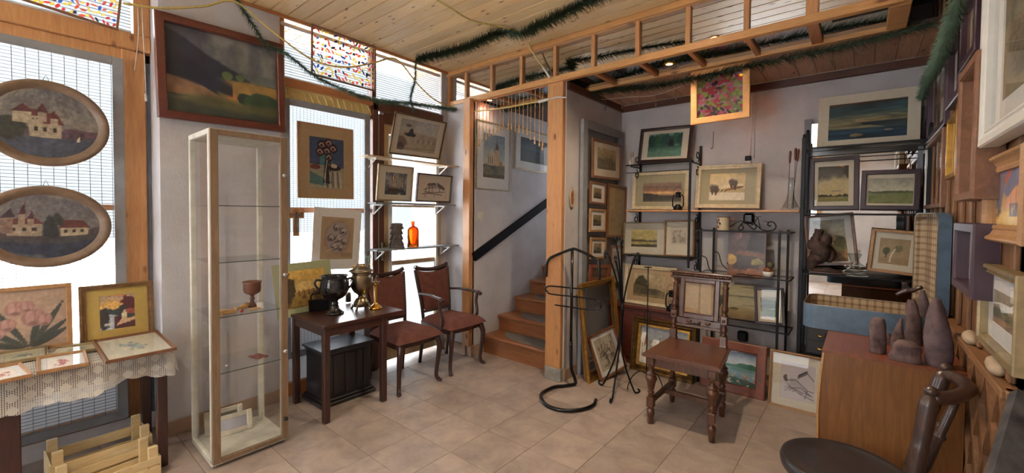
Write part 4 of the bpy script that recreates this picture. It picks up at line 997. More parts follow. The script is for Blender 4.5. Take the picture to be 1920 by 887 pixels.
# shelf pictures in front of the glazed door
picture('harbour beach print in cream mat and dark gilt frame on the top window shelf', *place((729, 288), (825, 300), (716, 203), 'x', -.66, -.30, cr=-.66), 'darkgold', .012, a_dock, M_matboard, .05, d=.02, prof='step', op=(0.13, 0.13, 0.12, 0.11))
picture('sailing ship print in light frame on the middle window shelf', *place((706, 376), (772, 378), (697, 305.5), 'x', -.65, -.12), 'goldpale', .012, a_ship, M_matboard, .045, d=.018, op=(0.22, 0.17, 0.16, 0.2))
picture('pen sketch of a farmhouse in a dark frame on the middle window shelf', *place((780, 378), (845, 380.5), (772.5, 322.4), 'x', -.65, -.12), 'dark', .012, a_hut, M_matboard, .03, d=.02, op=(0.14, 0.14, 0.12, 0.15))
# stair wall
picture('watercolour of a steepled church in white mat on the stair wall', *place((892.5, 354), (956, 359.5), (893, 222), 'x', -.426, 0), 'goldpale', .012, a_church, M_matwhite, .07, d=.01, mwt=.05, mwb=.11, op=(0.2, 0.18, 0.16, 0.17))
picture('dark foliage print in white mat further up the stair wall', *place((965.8, 315.8), (1044, 329), (967, 236), 'x', -.426, 0), 'goldpale', .015, land([(60, 74, 82)] * 3, (44, 54, 56), (50, 56, 50), .5, 4), M_matwhite, .08, d=.01)
# stub wall mesh panel pictures
SX = .655
def sp(label, BL, BR, TL, fr, fw, art, mm, mw, **k):
    M, w, h = place(BL, BR, TL, 'x', SX, 0); return picture(label, M, w, h, fr, fw, art, mm, mw, d=.018, **k)
sp('pale winter trees print in brown frame, topmost on the wire panel', (1111.7, 333), (1165, 339), (1111.7, 258), 'brown', .022, a_smallland(3, (176, 160, 126), (110, 104, 84)), M_matboard, .045, op=(0.18, 0.25, 0.17, 0.2))
sp('small brown landscape in light frame directly under the topmost wire panel picture', (1107.4, 381), (1136.4, 385), (1107.6, 338.5), 'brown', .018, a_smallland(5), M_matwhite, .045, op=(0.23, 0.25, 0.24, 0.26))
sp('small lakeside landscape in light frame, second of the narrow column on the wire panel', (1106.8, 434.8), (1136, 434.8), (1107.6, 390.7), 'oak', .018, a_smallland(8), M_matwhite, .045, op=(0.23, 0.25, 0.24, 0.26))
sp('tall narrow faded print in brown frame on the right of the wire panel', (1139, 445), (1173, 445), (1137.5, 343.4), 'brown', .022, a_etching((158, 136, 100), (132, 116, 84), 3, 20), None, .03)
sp('small grey landscape in oak frame, third of the narrow column on the wire panel', (1107.5, 486), (1136, 485), (1107.5, 445), 'oak', .02, a_smallland(11), M_matwhite, .04, op=(0.23, 0.25, 0.24, 0.26))
sp('small red brown framed etching, lowest of the narrow column on the wire panel', (1105.6, 529), (1142, 527), (1106, 496), 'redlight', .03, a_etching((120, 84, 62), (70, 50, 44), 5), None, .03)
sp('narrow upright print with white mat low on the wire panel', (1143.5, 534), (1166, 532), (1143, 459.4), 'brown', .02, a_etching((180, 176, 166), (120, 116, 110), 8), M_matwhite, .03)
# shelf wall
def wp(label, BL, BR, TL, y, lean, fr, fw, art, mm, mw, zb=None, **k):
    M, w, h = place(BL, BR, TL, 'y', y, lean, zb); k.setdefault('d', .022); return picture(label, M, w, h, fr, fw, art, mm, mw, **k)
wp('teal woodland pond picture in dark frame on the top iron shelf', (1194.8, 306), (1293.5, 302), (1200, 242), 2.56, .14, 'dark', .03, a_teal, M_matboard, .065, prof='step', op=(0.17, 0.16, 0.18, 0.17))
wp('sunset coast picture in cream gilt frame on the wooden wall shelf', (1183.4, 392.6), (1289, 393.5), (1188, 323), 2.62, .06, 'cream', .035, a_sunset, M_matlinen, .11, prof='step', mwt=.12, mwx=.10, op=(0.2, 0.2, 0.12, 0.3))
wp('winter farmyard watercolour in cream gilt frame at the middle of the wooden shelf', (1302, 389.5), (1423.7, 391), (1306.4, 311.4), 2.58, .1, 'cream', .035, a_winter, M_matlinen, .075, prof='step', op=(0.215, 0.18, 0.225, 0.19))
wp('yellow shoreline print in wide cream mat on the lower iron shelf', (1168, 476), (1246, 480), (1170, 417), 2.60, .08, 'goldpale', .01, land([(180, 168, 108), (176, 160, 104), (186, 170, 118)], (96, 88, 60), (74, 70, 52), .42, 6, wat=(170, 158, 104)), M_matboard, .09, op=(0.18, 0.24, 0.19, 0.22))
wp('faded sketch in thin gilt frame beside the yellow shoreline print', (1244.7, 479.7), (1301, 482), (1247, 413), 2.56, .1, 'bronze', .014, a_etching((186, 178, 164), (120, 110, 100), 9, 30), M_matboard, .035, op=(0.2, 0.3, 0.24, 0.17))
wp('wooded riverbank picture in large cream frame on the mahogany chest', (1168, 568), (1265, 578), (1174.6, 495), 2.48, .1, 'cream', .03, a_riverbank, M_mattan, .085, zb=.565, prof='step', op=(0.18, 0.2, 0.2, 0.2))
wp('snowy village painting in heavy dark gold ornate frame leaning on the floor', (1179, 683.6), (1299, 711.4), (1187.9, 592), 2.30, .16, 'darkgold', .055, a_snow, None, .03, zb=0, prof='ornate', d=.05, glass=False, artm=M_artgl, liner=('gold', .02), dens=300)
wp('bright lake and flowers painting in red brown frame leaning on the floor', (1311, 711), (1433.4, 739), (1318.6, 630), 2.34, .18, 'redlight', .07, a_lake, None, .03, zb=0, d=.03, glass=False, artm=M_artgl, dens=300)
wp('ink sketch of a reclining scene in light wood frame leaning beside the sideboard', (1439.5, 743.5), (1551, 772), (1444.8, 654), 2.30, .15, 'oak', .018, a_sketch, M_matboard, .055, zb=0, dens=300, prof='step')
wp('unframed dark brown abstract village painting on the glass bookshelf', (1363.5, 519), (1434, 525), (1369, 434.6), 2.50, .09, None, 0, a_dark, None, 0, d=.03, artm=M_artgl)
wp('unframed pale marsh landscape on the lower glass shelf', (1340, 593), (1414.7, 602), (1338, 531), 2.52, .06, None, 0, a_pale, None, 0, d=.03)
wp('small green valley print in dark purple frame on the lower glass shelf', (1416, 606.5), (1472, 611.5), (1419, 538), 2.48, .09, 'purpled', .018, a_green, M_matboard, .045, op=(0.2, 0.2, 0.25, 0.27))
# etagere pictures
wp('wide blue seascape in white mat on top of the mirrored etagere', (1531.3, 281.7), (1724.8, 269), (1535.7, 185), 2.52, .13, None, 0, a_sea, M_matboard, .062, d=.02, dens=300)
wp('dark storm cloud picture in purple frame on the mirrored etagere', (1516.6, 394), (1610.5, 393), (1519, 297), 2.50, .06, 'purpled', .03, a_clouds, M_matboard, .042, dens=300, op=(0.18, 0.155, 0.2, 0.17))
wp('green meadow picture with shiny glass in purple frame on the mirrored etagere', (1612, 393), (1724, 394.5), (1613.4, 319.8), 2.48, .05, 'purpled', .03, a_meadow, M_matboard, .045, op=(0.13, 0.16, 0.1, 0.2))
wp('bushy field landscape in orange brown frame behind the root sculpture', (1515.5, 498.7), (1610, 497), (1520.6, 404), 2.58, .05, 'brown', .018, a_field, M_matwhite, .075, mwb=.06, mwt=.05, op=(0.18, 0.07, 0.18, 0.11))
wp('lone tree picture in light oak frame beside the suitcase lid', (1625.4, 507), (1719, 519), (1632, 427.6), 2.50, .06, 'oak', .02, a_tree, M_matboard, .075, op=(0.2, 0.2, 0.18, 0.2))
# low leaning ones by the stub wall
M, w, h = place((1128.6, 717), (1177, 690), (1098, 634.6), 'y', 1.98, .1)
a = P(1128.6, 716, 'z', .004); b_ = P(1175, 689, 'z', .06); c = P(1098, 634.6, 'x', .72)
x = (b_ - a); w = .34; x.normalize(); up = (c - a); z = (up - x * up.dot(x)).normalized(); h = up.length; yv = z.cross(x)
picture('pencil etching with white mat in brown frame tilted against the wire panel', Matrix(((x.x, yv.x, z.x, a.x + x.x * w / 2), (x.y, yv.y, z.y, a.y + x.y * w / 2), (x.z, yv.z, z.z, a.z + x.z * w / 2), (0, 0, 0, 1))), w, h, 'brown', .02, a_etching((172, 162, 142), (92, 84, 76), 12, 60), M_matwhite, .035)
for k, (dx, hh, y0) in enumerate(((.0, .83, 1.78), (.028, .81, 1.80), (.056, .79, 1.83))):
    ln = R(6.5); xx = .79 - dx
    M = Matrix(((0, -math.cos(ln), -math.sin(ln), xx), (1, 0, 0, y0 + .28), (0, -math.sin(ln), math.cos(ln), 0.001), (0, 0, 0, 1)))
    t = thing('empty_frame', ('empty gilt frame, foremost of the three leaning on the stub wall', 'empty gilt frame in the middle of the three leaning on the stub wall', 'empty gilt frame nearest the stub wall of the three leaning there')[k], 'frame', mat=M, group='empty frames leaning by the wire panel')
    g = G(); pr_ = [(0, 1), (0, .15), (.15, 0), (.4, .05), (.6, .35), (1, .4), (1, 1)]; wv, hv, fw, dp = .62, hh, .035, .024
    vs = []
    for ins, dep in pr_: q = ins * fw; vs += [(-wv / 2 + q, dep * dp, q), (wv / 2 - q, dep * dp, q), (wv / 2 - q, dep * dp, hv - q), (-wv / 2 + q, dep * dp, hv - q)]
    n_ = len(pr_)
    g.add(vs, [(i * 4 + q, i * 4 + (q + 1) % 4, ((i + 1) % n_) * 4 + (q + 1) % 4, ((i + 1) % n_) * 4 + q) for i in range(n_) for q in range(4)])
    g.build('frame', M_fr['gold' if k != 1 else 'bronze'], t)
# hanging painted glass
cols = [(206, 52, 46), (232, 196, 60), (46, 84, 170), (36, 36, 60), (214, 84, 60), (240, 214, 110)]
M, w, h = place((584, 139.3), (704, 171.5), (586.6, 44), 'x', -.70, 0)
picture('painted glass panel with red blue and yellow dabs hanging in the middle transom', M, w, h, 'mid', .012, strokes(cols, (250, 250, 250), 0, seed=3, size=.062), None, d=.014, glass=False, artm=M_paintglass, dens=420, cap=260, name='painted_glass_panel', group='painted glass panels hung from the ceiling')
M, w, h = place((40, -1), (222, 57), (40, -110), 'x', -.95, 0)
picture('painted glass panel with red and yellow dabs hanging at the top left window', M, w, h, 'mid', .012, strokes(cols, (250, 250, 250), 0, seed=9, size=.062), None, d=.014, glass=False, artm=M_paintglass, dens=420, cap=260, name='painted_glass_panel', group='painted glass panels hung from the ceiling')
M, w, h = place((1294.7, 234.4), (1405.5, 218.8), (1294, 134), 'y', 2.045, 0)
picture('painted glass panel with green and plum dabs in light wood frame under the bulkhead', M, w, h, 'light', .045, strokes([(122, 150, 52), (150, 40, 62), (58, 30, 58), (170, 84, 110), (86, 112, 40)], (190, 180, 180), 0, seed=5, size=.085, base_a=.55, fill_=.58), None, d=.022, glass=True, artm=M_paintglass, dens=420, cap=200, name='painted_glass_panel', group='painted glass panels hung from the ceiling')
# right wall
RF = 2.795
def rw(label, x_near, x_far, yt, yb, fr, fw, art, mm, mw, d=.03, front=RF, **k):
    """pixels: far edge x and its top/bottom rows, near edge x"""
    tl = P(x_far, yt, 'x', front); bl_ = P(x_far, yb, 'x', front); nr = P(x_near, yb, 'x', front)
    w = tl.y - nr.y; h = tl.z - bl_.z
    M = Matrix(((0, 1, 0, front), (-1, 0, 0, (tl.y + nr.y) / 2), (0, 0, 1, bl_.z), (0, 0, 0, 1)))
    return picture(label, M, w, h, fr, fw, art, mm, mw, d=d, **k)
rw('large white framed picture with white mat high at the right edge', 1985, 1843, -60, 272, 'white', .05, a_etching((132, 120, 98), (84, 78, 60), 4, 30), M_matwhite, .07, d=.045, front=2.765, prof='step')
rw('tall brown box framed picture left of the large white frame', 1820, 1797, 143, 377, 'brown', .03, a_etching((150, 130, 110), (120, 100, 84), 6, 20), M_matboard, .04, d=.07, front=2.755)
rw('grey print in purple frame nearest the corner on the panelled wall', 1768, 1739, 145, 267, 'purple', .035, a_etching((150, 152, 158), (90, 92, 100), 2, 30), M_matwhite, .05, d=.04)
rw('grey print in purple frame next to the tall brown box frame', 1795, 1775, 95, 203, 'purple', .035, a_etching((140, 138, 142), (84, 80, 86), 13, 30), M_matwhite, .04, d=.04)
rw('purple framed print at the ceiling above the tall brown box frame', 1824, 1799, 20, 134, 'purple', .035, a_etching((150, 140, 124), (100, 84, 74), 14, 20), M_matboard, .04, d=.04)
rw('brown box framed landscape beside the narrow white frame', 1761, 1735, 274, 392, 'brown', .026, land([(150, 150, 140)] * 3, (96, 100, 70), (110, 96, 64), .45, 5), M_matboard, .04, d=.05)
rw('narrow gold framed picture between the two brown box frames', 1789, 1775, 226, 336, 'gold', .02, a_etching((160, 140, 100), (120, 98, 64), 15, 20), None, .03, d=.03)
rw('narrow white framed picture beside the etagere', 1731, 1718, 297, 421, 'white', .02, a_etching((180, 180, 176), (120, 120, 120), 16, 10), M_matwhite, .03, d=.03)
rw('small upright portrait in purple box frame above the sideboard', 1820, 1788, 417, 538, 'purple', .032, land([(150, 150, 150)] * 3, (84, 92, 84), (70, 70, 60), .5, 8), M_matwhite, .018, d=.06, front=2.765)
rw('sunlit red roofed house oil painting in wide light wood frame', 1907, 1843, 300, 450, 'oak', .05, a_redhouse, None, .03, d=.035, prof='scoop', glass=False, artm=M_artgl, dens=300, front=2.79)
rw('gold beaded frame with white mat above the wooden ledge', 1899, 1834, 490, 640, 'goldpale', .026, land([(150, 140, 120)] * 3, (84, 88, 70), (150, 122, 92), .5, 9), M_matwhite, .05, d=.035, front=2.79, prof='step')
# ================================================================ WIRE PANELS
def wire_panel(label, ax, c, a0, a1, z0, z1, fw, sa, sz, paint, facing=1, wr_=.0009, th=.02):
    t = thing('wire_mesh_panel', label, 'panel', (c if ax == 'x' else 0, (a0 + a1) / 2, z0))
    g = G(); h = (a1 - a0) / 2; H = z1 - z0
    g.box(0, th, -h, -h + fw, 0, H, .002); g.box(0, th, h - fw, h, 0, H, .002); g.box(0, th, -h + fw, h - fw, 0, fw, .002); g.box(0, th, -h + fw, h - fw, H - fw, H, .002)
    g.build('frame', paint, t)
    g = G(); y = -h + fw
    while y < h - fw: g.box(th * .4, th * .4 + wr_ * 2, y - wr_, y + wr_, fw, H - fw); y += sa
    z = fw
    while z < H - fw: g.box(th * .4 + wr_ * 2, th * .4 + wr_ * 4, -h + fw, h - fw, z - wr_, z + wr_); z += sz
    g.build('wire_mesh', M_wire, t); return t
wire_panel('grey framed wire panel in the shop window carrying the oval pictures', 'x', -1.0, -2.4, -.855, .12, 2.325, .05, .048, .0185, M_greypaint, wr_=.0014)
wire_panel('grey framed wire panel in the middle window carrying the vase print', 'x', -.80, -.02, .69, .30, 2.245, .05, .026, .0165, M_greypaint, wr_=.0008)
wire_panel('grey framed wire panel on the stub wall covered with small pictures', 'x', .60, 1.86, 2.64, .0, 2.23, .075, .0135, .0135, M_greypaint, wr_=.0007, th=.035)

# ================================================================ GLASS CABINET
cb_ = thing('glass_cabinet', 'tall narrow glass display cabinet with worn white frame', 'cabinet', (-.38, -.435, 0))
M_cabbrown = wood('cabinet_door_wood', (142, 118, 94), (112, 90, 68), (12, 12, 1.2), .5)
hx, hy = .195, .195; HZ = 1.85
g = G()
for sx in (-1, 1):
    for sy in (-1, 1):
        g.box(sx * hx, sx * (hx - .03), sy * hy, sy * (hy - .03), .03, HZ - .03, .002)
g.build('corner_posts', M_offwhite, cb_)
g = G(); g.box(-hx, hx, -hy, hy, .012, .045, .003); g.build('base', M_offwhite, cb_)
g = G(); g.box(-hx, hx, -hy, hy, HZ - .03, HZ, .003); g.build('top', M_offwhite, cb_)
g = G(); g.add([(-hx + .004, -hy + .03, .04), (-hx + .004, hy - .03, .04), (-hx + .004, hy - .03, HZ - .03), (-hx + .004, -hy + .03, HZ - .03)], [(0, 1, 2, 3)]); g.build('back_glass', M_glass, cb_)
g = G(); fr = hx
g.box(fr, fr + .02, -hy, -hy + .038, .03, HZ - .005, .002); g.box(fr, fr + .02, hy - .038, hy, .03, HZ - .005, .002); g.box(fr, fr + .019, -hy + .038, hy - .038, .03, .055, .002); g.box(fr, fr + .019, -hy + .038, hy - .038, HZ - .035, HZ - .005, .002)
dr = g.build('door', M_cabbrown, cb_)
G().add([(fr + .008, -hy + .036, .05), (fr + .008, hy - .036, .05), (fr + .008, hy - .036, HZ - .03), (fr + .008, -hy + .036, HZ - .03)], [(0, 1, 2, 3)]).build('door_glass', M_glass, dr)
for z, dk in ((1.62, 0), (1.03, 0), (.57, 0), (.16, 1)):
    k = G().lathe([(.0001, .03), (.010, .028), (.0125, .02), (.008, .012), (.006, .0)], 14, (fr + .02, hy - .024, z), 'x'); k.v = [(2 * (fr + .02) + .03 - v[0] - .03 if False else v[0], v[1], v[2]) for v in k.v]
    k.build('knob', M_blackglaze if dk else plain('crystal_knob', (200, 200, 204), .1, .6, bmp=0), dr)
for sy in (-1, 1):
    G().add([(-hx + .03, sy * (hy - .01), .045), (hx - .03, sy * (hy - .01), .045), (hx - .03, sy * (hy - .01), HZ - .03), (-hx + .03, sy * (hy - .01), HZ - .03)], [(0, 1, 2, 3)]).build('side_glass', M_glass, cb_)
SH = []
for (px, py) in ((528, 387), (527, 484), (527, 577), (527, 672)):
    z = P(px, py, 'x', -.20).z; SH.append(z)
    g = G(); g.box(-hx + .03, hx - .004, -hy + .012, hy - .012, z - .004, z); o = g.build('glass_shelf', M_shelfglass, cb_)
    g = G(); g.box(hx - .004, hx - .002, -hy + .012, hy - .012, z - .004, z); g.build('shelf_edge', M_glassedge, o)
# cabinet contents
M_goblet = wood('goblet_wood', (124, 80, 62), (92, 56, 42), (14, 14, 2), .4, .2)
z3 = SH[2] + .0005
def at3(px, z): return P(px, 580 if z > .8 else 690, 'x', -.33)
def w_at(px, x, z): # world position on the shelf at depth x under pixel column px
    d = ray(px, 580); t = (x - CAM.x) / d.x; return Vector((x, (CAM + d * t).y, z))
q = w_at(473, -.36, z3)
tag(G().lathe([(.0001, 0), (.036, 0), (.037, .006), (.02, .014), (.011, .03), (.010, .042), (.016, .05), (.010, .058), (.011, .07), (.03, .078), (.044, .09), (.048, .11), (.047, .14), (.053, .155), (.049, .155), (.043, .12), (.038, .095), (.0001, .084)], 28).build('goblet', M_goblet, loc=q), 'turned wooden goblet on the third shelf of the glass cabinet', 'goblet')
M_boxwood = wood('pale_turned_wood', (206, 170, 116), (176, 134, 84), (14, 14, 3), .5)
q = w_at(449, -.30, z3 + .013)
tag(G().lathe([(.0001, -.035), (.013, -.035), (.013, -.028), (.008, -.024), (.008, .024), (.013, .028), (.013, .035), (.0001, .035)], 16, axis='y').build('wooden_bobbin', M_boxwood, loc=q, rot=(0, 0, .5)), 'pale wooden bobbin lying before the goblet', 'bobbin')
q = w_at(459, -.33, z3 + .016)
g = G().lathe([(.009, -.035), (.016, -.035), (.016, .03), (.009, .03), (.009, -.035)], 16, axis='y'); tag(g.build('wooden_tube', M_boxwood, loc=q, rot=(0, 0, .9)), 'hollow pale wooden tube propped on the cabinet shelf', 'tube')
q = w_at(414, -.27, z3); g = G(); g.prism([(.035 * math.cos(a * .7), .045 * math.sin(a * .7) * (1 + .1 * (a % 2))) for a in range(9)], 0, .022); tag(g.build('wooden_block', M_boxwood, loc=q), 'rounded pale wooden block at the left of the cabinet shelf', 'wooden block')
q = w_at(431, -.25, z3); g = G(); g.ell((0, 0, .010), .03, .04, .010, 14, 6); tag(g.build('wooden_disc', M_boxwood, loc=q), 'flat pale wooden disc beside the rounded wooden block', 'wooden disc')
q = w_at(478, -.26, z3); g = G(); g.ell((0, 0, .006), .02, .035, .006, 12, 6); tag(g.build('wooden_spoon_bowl', M_boxwood, loc=q), 'small flat wooden leaf shape under the goblet', 'wooden carving')
q = w_at(453, -.235, z3); tag(G().ell((0, 0, .009), .009, .009, .009, 12, 8).build('red_bead', plain('red_bead', (170, 60, 76), .2, coat=.5), loc=q), 'small dark red bead at the cabinet shelf edge', 'bead')
q = w_at(489, -.26, z3); g = G(); g.bar((0, -.014, 0), (-.01, -.014, .034), .002, .002); g = G(); g.add([(0, -.018, 0), (0, .018, 0), (-.012, .016, .036), (-.012, -.02, .036), (-.002, -.018, 0), (-.002, .018, 0), (-.014, .016, .036), (-.014, -.02, .036)], [(0, 1, 2, 3), (7, 6, 5, 4), (0, 4, 5, 1), (1, 5, 6, 2), (2, 6, 7, 3), (3, 7, 4, 0)])
tag(g.build('paper_tag', M_white, loc=q), 'small white paper tag standing by the goblet foot', 'tag')
z4 = SH[3] + .0005
M_plank = wood('reddish_tile', (150, 92, 84), (120, 70, 64), (9, 9, 9), .6)
for i, px in enumerate((477, 490)):
    q = w_at(px, -.33, z4); g = G(); g.box(-.05, .05, -.013, .013, 0, .008, .002)
    tag(g.build('wooden_tablet', M_plank, loc=q, rot=(0, 0, .25)), ('left of the two reddish tablets on the fourth cabinet shelf', 'right of the two reddish tablets on the fourth cabinet shelf')[i], 'tablet', 'reddish tablets in the glass cabinet')
tag(G().lathe([(.0001, 0), (.007, 0), (.006, .004), (.0001, .005)], 12).build('shell_button', M_white, loc=w_at(424, -.30, z4)), 'tiny white button on the fourth cabinet shelf', 'button')
# mirror frames standing on the cabinet floor
for i, (x, y0, y1, hh) in enumerate(((-.50, -.58, -.38, .14), (-.43, -.57, -.35, .12))):
    t = thing('mirror_frame', ('rear small mirror in chunky pale frame on the cabinet floor', 'front small mirror in chunky pale frame on the cabinet floor')[i], 'mirror', (x, (y0 + y1) / 2, .046), -.12, 'pale framed mirrors in the glass cabinet')
    t.rotation_euler = (0, -.25, -.1); w = (y1 - y0) / 2
    g = G(); frame_rect(g, -.006, .006, -w, w, 0, hh, .03); g.build('frame', plain('whitewashed_wood', (196, 190, 172), .6, sc=20, var=.12), t)
    g = G(); g.box(-.004, -.001, -w + .028, w - .028, .028, hh - .028); g.build('mirror_glass', M_mirror, t)
tag(G().lathe([(.0001, 0), (.018, 0), (.02, .05), (.018, .05), (.016, .004), (.0001, .003)], 16).build('shot_glass', M_shelfglass, loc=(-.50, -.285, .046)), 'small drinking glass in the back corner of the cabinet floor', 'glass')

# ================================================================ LACE TABLE
lt = thing('display_table', 'dark wooden table under the lace cloth in the shop window', 'table', (-.65, -1.4, 0))
lx0, lx1, ly0, ly1 = -.30, .245, -.95, .655     # local
g = G(); g.box(lx0, lx1, ly0, ly1, .615, .648, .004); g.build('tabletop', M_darkwoodx, lt)
for x, y in ((lx0 + .01, ly0 + .01), (lx1 - .06, ly0 + .01), (lx0 + .01, ly1 - .06), (lx1 - .06, ly1 - .07)):
    g = G(); g.box(x, x + .045, y, y + .045, 0, .615, .004); g.build('leg', M_darkwood, lt)
yl = P(40, 830, 'x', -.42).y + 1.4
g = G(); g.box(lx1 - .035, lx1 - .012, yl - .12, yl, 0, .615, .004); g.build('leg', M_darkwood, lt)
g = G(); g.box(lx1 - .03, lx1 - .012, ly0 + .05, ly1 - .06, .54, .615, .003); g.build('apron', M_darkwoodx, lt)
# lace cloth with real open holes
m, nt, b, N, L = nm('lace')
tc = N.new('ShaderNodeTexCoord'); sp_ = N.new('ShaderNodeSeparateXYZ'); L.new(tc.outputs['UV'], sp_.inputs[0])
def mth(op, a, b2=None, nt=nt):
    k = nt.nodes.new('ShaderNodeMath'); k.operation = op
    for i, v in enumerate((a, b2)):
        if v is None: continue
        if isinstance(v, (int, float)): k.inputs[i].default_value = v
        else: nt.links.new(v, k.inputs[i])
    return k.outputs[0]
sx_, sy_ = sp_.outputs[0], sp_.outputs[1]
def hole(v, per): return mth('GREATER_THAN', mth('SINE', mth('MULTIPLY', v, 2 * math.pi / per)), -.15)
net = mth('MULTIPLY', hole(sx_, .0075), hole(sy_, .0075))
d1 = mth('SINE', mth('MULTIPLY', mth('ADD', sx_, sy_), 2 * math.pi / .11)); d2 = mth('SINE', mth('MULTIPLY', mth('SUBTRACT', sx_, sy_), 2 * math.pi / .11))
pat = mth('GREATER_THAN', mth('MULTIPLY', d1, d2), .22)      # filled lozenges
hole_m = mth('MULTIPLY', net, mth('SUBTRACT', 1, mth('MULTIPLY', pat, .85)))
b.inputs['Base Color'].default_value = lin((240, 234, 222)); b.inputs['Roughness'].default_value = .9
tlu = N.new('ShaderNodeBsdfTranslucent'); tlu.inputs[0].default_value = lin((240, 234, 222)); m1 = N.new('ShaderNodeMixShader'); m1.inputs[0].default_value = .4; L.new(b.outputs[0], m1.inputs[1]); L.new(tlu.outputs[0], m1.inputs[2])
tp = N.new('ShaderNodeBsdfTransparent'); m2 = N.new('ShaderNodeMixShader'); L.new(hole_m, m2.inputs[0]); L.new(m1.outputs[0], m2.inputs[1]); L.new(tp.outputs[0], m2.inputs[2]); L.new(m2.outputs[0], N['Material Output'].inputs[0]); M_lace = m
def lace():
    ny, prof = 180, [(-.98, 0)]
    ns = 24; vs = []; uv = []; Y0, Y1 = -2.36, -.745; XB, XF, ZT = -.94, -.395, .652
    for i in range(ny + 1):
        y = Y0 + (Y1 - Y0) * i / ny; fy = i / ny
        for k in range(ns + 1):
            s_ = k / ns
            if s_ < .5: x = XB + (XF - XB) * s_ * 2; z = ZT; L_ = (XF - XB) * s_ * 2
            else:
                dr_ = (s_ - .5) * 2; depth = .135 + .018 * math.sin(y * 9) + .012 * math.sin(y * 23 + 1) + .010 * abs(math.sin(y * 40))
                x = XF + .012 * math.sin(y * 16) * dr_ + .018 * dr_ + .006 * math.sin(y * 47) * dr_; z = ZT - depth * dr_; L_ = (XF - XB) + depth * dr_
            vs.append((x, y, z)); uv.append((L_, y))
        # side drop on the right end is a separate strip
    w = ns + 1
    fs = [(i * w + k, i * w + k + 1, (i + 1) * w + k + 1, (i + 1) * w + k) for i in range(ny) for k in range(ns)]
    # right end drop
    o = len(vs); nk = 10; mx_n = 30
    for i in range(mx_n + 1):
        x = XB + (XF + .0 - XB) * i / mx_n
        for k in range(nk + 1):
            dr_ = k / nk; depth = .12 + .015 * math.sin(x * 30)
            vs.append((x + (.018 * dr_ if i == mx_n else 0), Y1 + .012 * dr_ + .006 * math.sin(x * 30) * dr_, ZT - depth * dr_)); uv.append((x, Y1 + depth * dr_))
    w = nk + 1
    fs += [(o + i * w + k, o + i * w + k + 1, o + (i + 1) * w + k + 1, o + (i + 1) * w + k) for i in range(mx_n) for k in range(nk)]
    g = G(); g.add(vs, fs, True); ob = g.build('lace_tablecloth', M_lace)
    ul = ob.data.uv_layers.new(name='UVMap')
    for lp in ob.data.loops: ul.data[lp.index].uv = uv[lp.vertex_index]
    tag(ob, 'cream crochet lace cloth draped over the window table', 'tablecloth')
lace()
# slatted crates
M_crate = wood('crate_wood', (224, 206, 166), (198, 172, 126), (9, 1.5, 9), .6)
def crate(label, loc, rz, W_, D_, H_):
    t = thing('wooden_crate', label, 'crate', loc, rz, 'slatted crates under the lace table')
    for sy in (-1, 1):
        g = G(); g.box(-D_ / 2, D_ / 2, sy * (W_ / 2) - .004, sy * (W_ / 2) + .004, .01, H_ - .02, .001); g.build('end_panel', M_crate, t)
        for sx in (-1, 1):
            g = G(); g.box(sx * (D_ / 2 - .03), sx * (D_ / 2 - .004), sy * (W_ / 2 - .006), sy * (W_ / 2 - .045), .0, H_ + .035, .002); g.build('corner_post', M_crate, t)
    for sx in (-1, 1):
        for z in (.02, H_ * .55):
            g = G(); g.box(sx * D_ / 2, sx * (D_ / 2 - .004), -W_ / 2, W_ / 2, z, z + H_ * .30, .001); g.build('side_slat', M_crate, t)
    for k in range(4):
        x = -D_ / 2 + .02 + k * (D_ - .04) / 4; g = G(); g.box(x, x + (D_ - .08) / 4, -W_ / 2, W_ / 2, .006, .010); g.build('bottom_slat', M_crate, t)
crate('rear pale slatted wooden crate tilted under the lace table', (-.62, -1.02, .002), .05, .38, .22, .18)
crate('front pale slatted wooden crate with faded print under the lace table', (-.40, -1.01, .002), .10, .36, .18, .13)

# ================================================================ SMALL TABLE AND THINGS ON IT
TT = .665
tb = thing('side_table', 'small dark walnut side table before the middle window', 'table', (-.445, .235, 0))
g = G(); g.box(-.265, .265, -.255, .375, TT - .025, TT, .005); g.build('tabletop', M_darkwoodx, tb)
for x, y in ((-.25, -.235), (.20, -.235), (-.25, .20), (.20, .20)):
    g = G(); g.box(x, x + .042, y, y + .042, 0, TT - .025, .004); g.build('leg', M_darkwood, tb)
g = G(); g.box(.225, .24, -.20, .21, TT - .085, TT - .025, .002); g.box(-.245, -.23, -.20, .21, TT - .085, TT - .025, .002); g.box(-.21, .21, -.23, -.215, TT - .085, TT - .025, .002); g.box(-.21, .21, .22, .235, TT - .085, TT - .025, .002)
g.build('apron', M_darkwoodx, tb)
# black chest
ch = thing('wooden_chest', 'black stained lidded wooden chest under the small side table', 'chest', (-.58, .30, 0), 0)
g = G(); g.box(-.13, .13, -.19, .19, .03, .395, .004)
g.build('body', M_blackwood, ch)
g = G(); g.box(-.155, .155, -.215, .215, .395, .412, .005); g.box(-.142, .142, -.2, .2, .375, .395, .006); g.build('lid', plain('worn_black_lid', (52, 56, 66), .35, sc=7, var=.3, coat=.2), ch)
g = G(); g.box(-.155, .165, -.22, .22, 0, .03, .006); g.box(-.145, .15, -.205, .205, .03, .05, .006); g.build('plinth', M_blackwood, ch)
g = G()
for y0, y1 in ((-.17, -.12), (-.11, -.03), (-.02, .06), (.07, .12), (.13, .17)): g.box(.13, .138, y0, y1, .07, .36, .003)
g.build('front_panels', M_blackwood, ch)
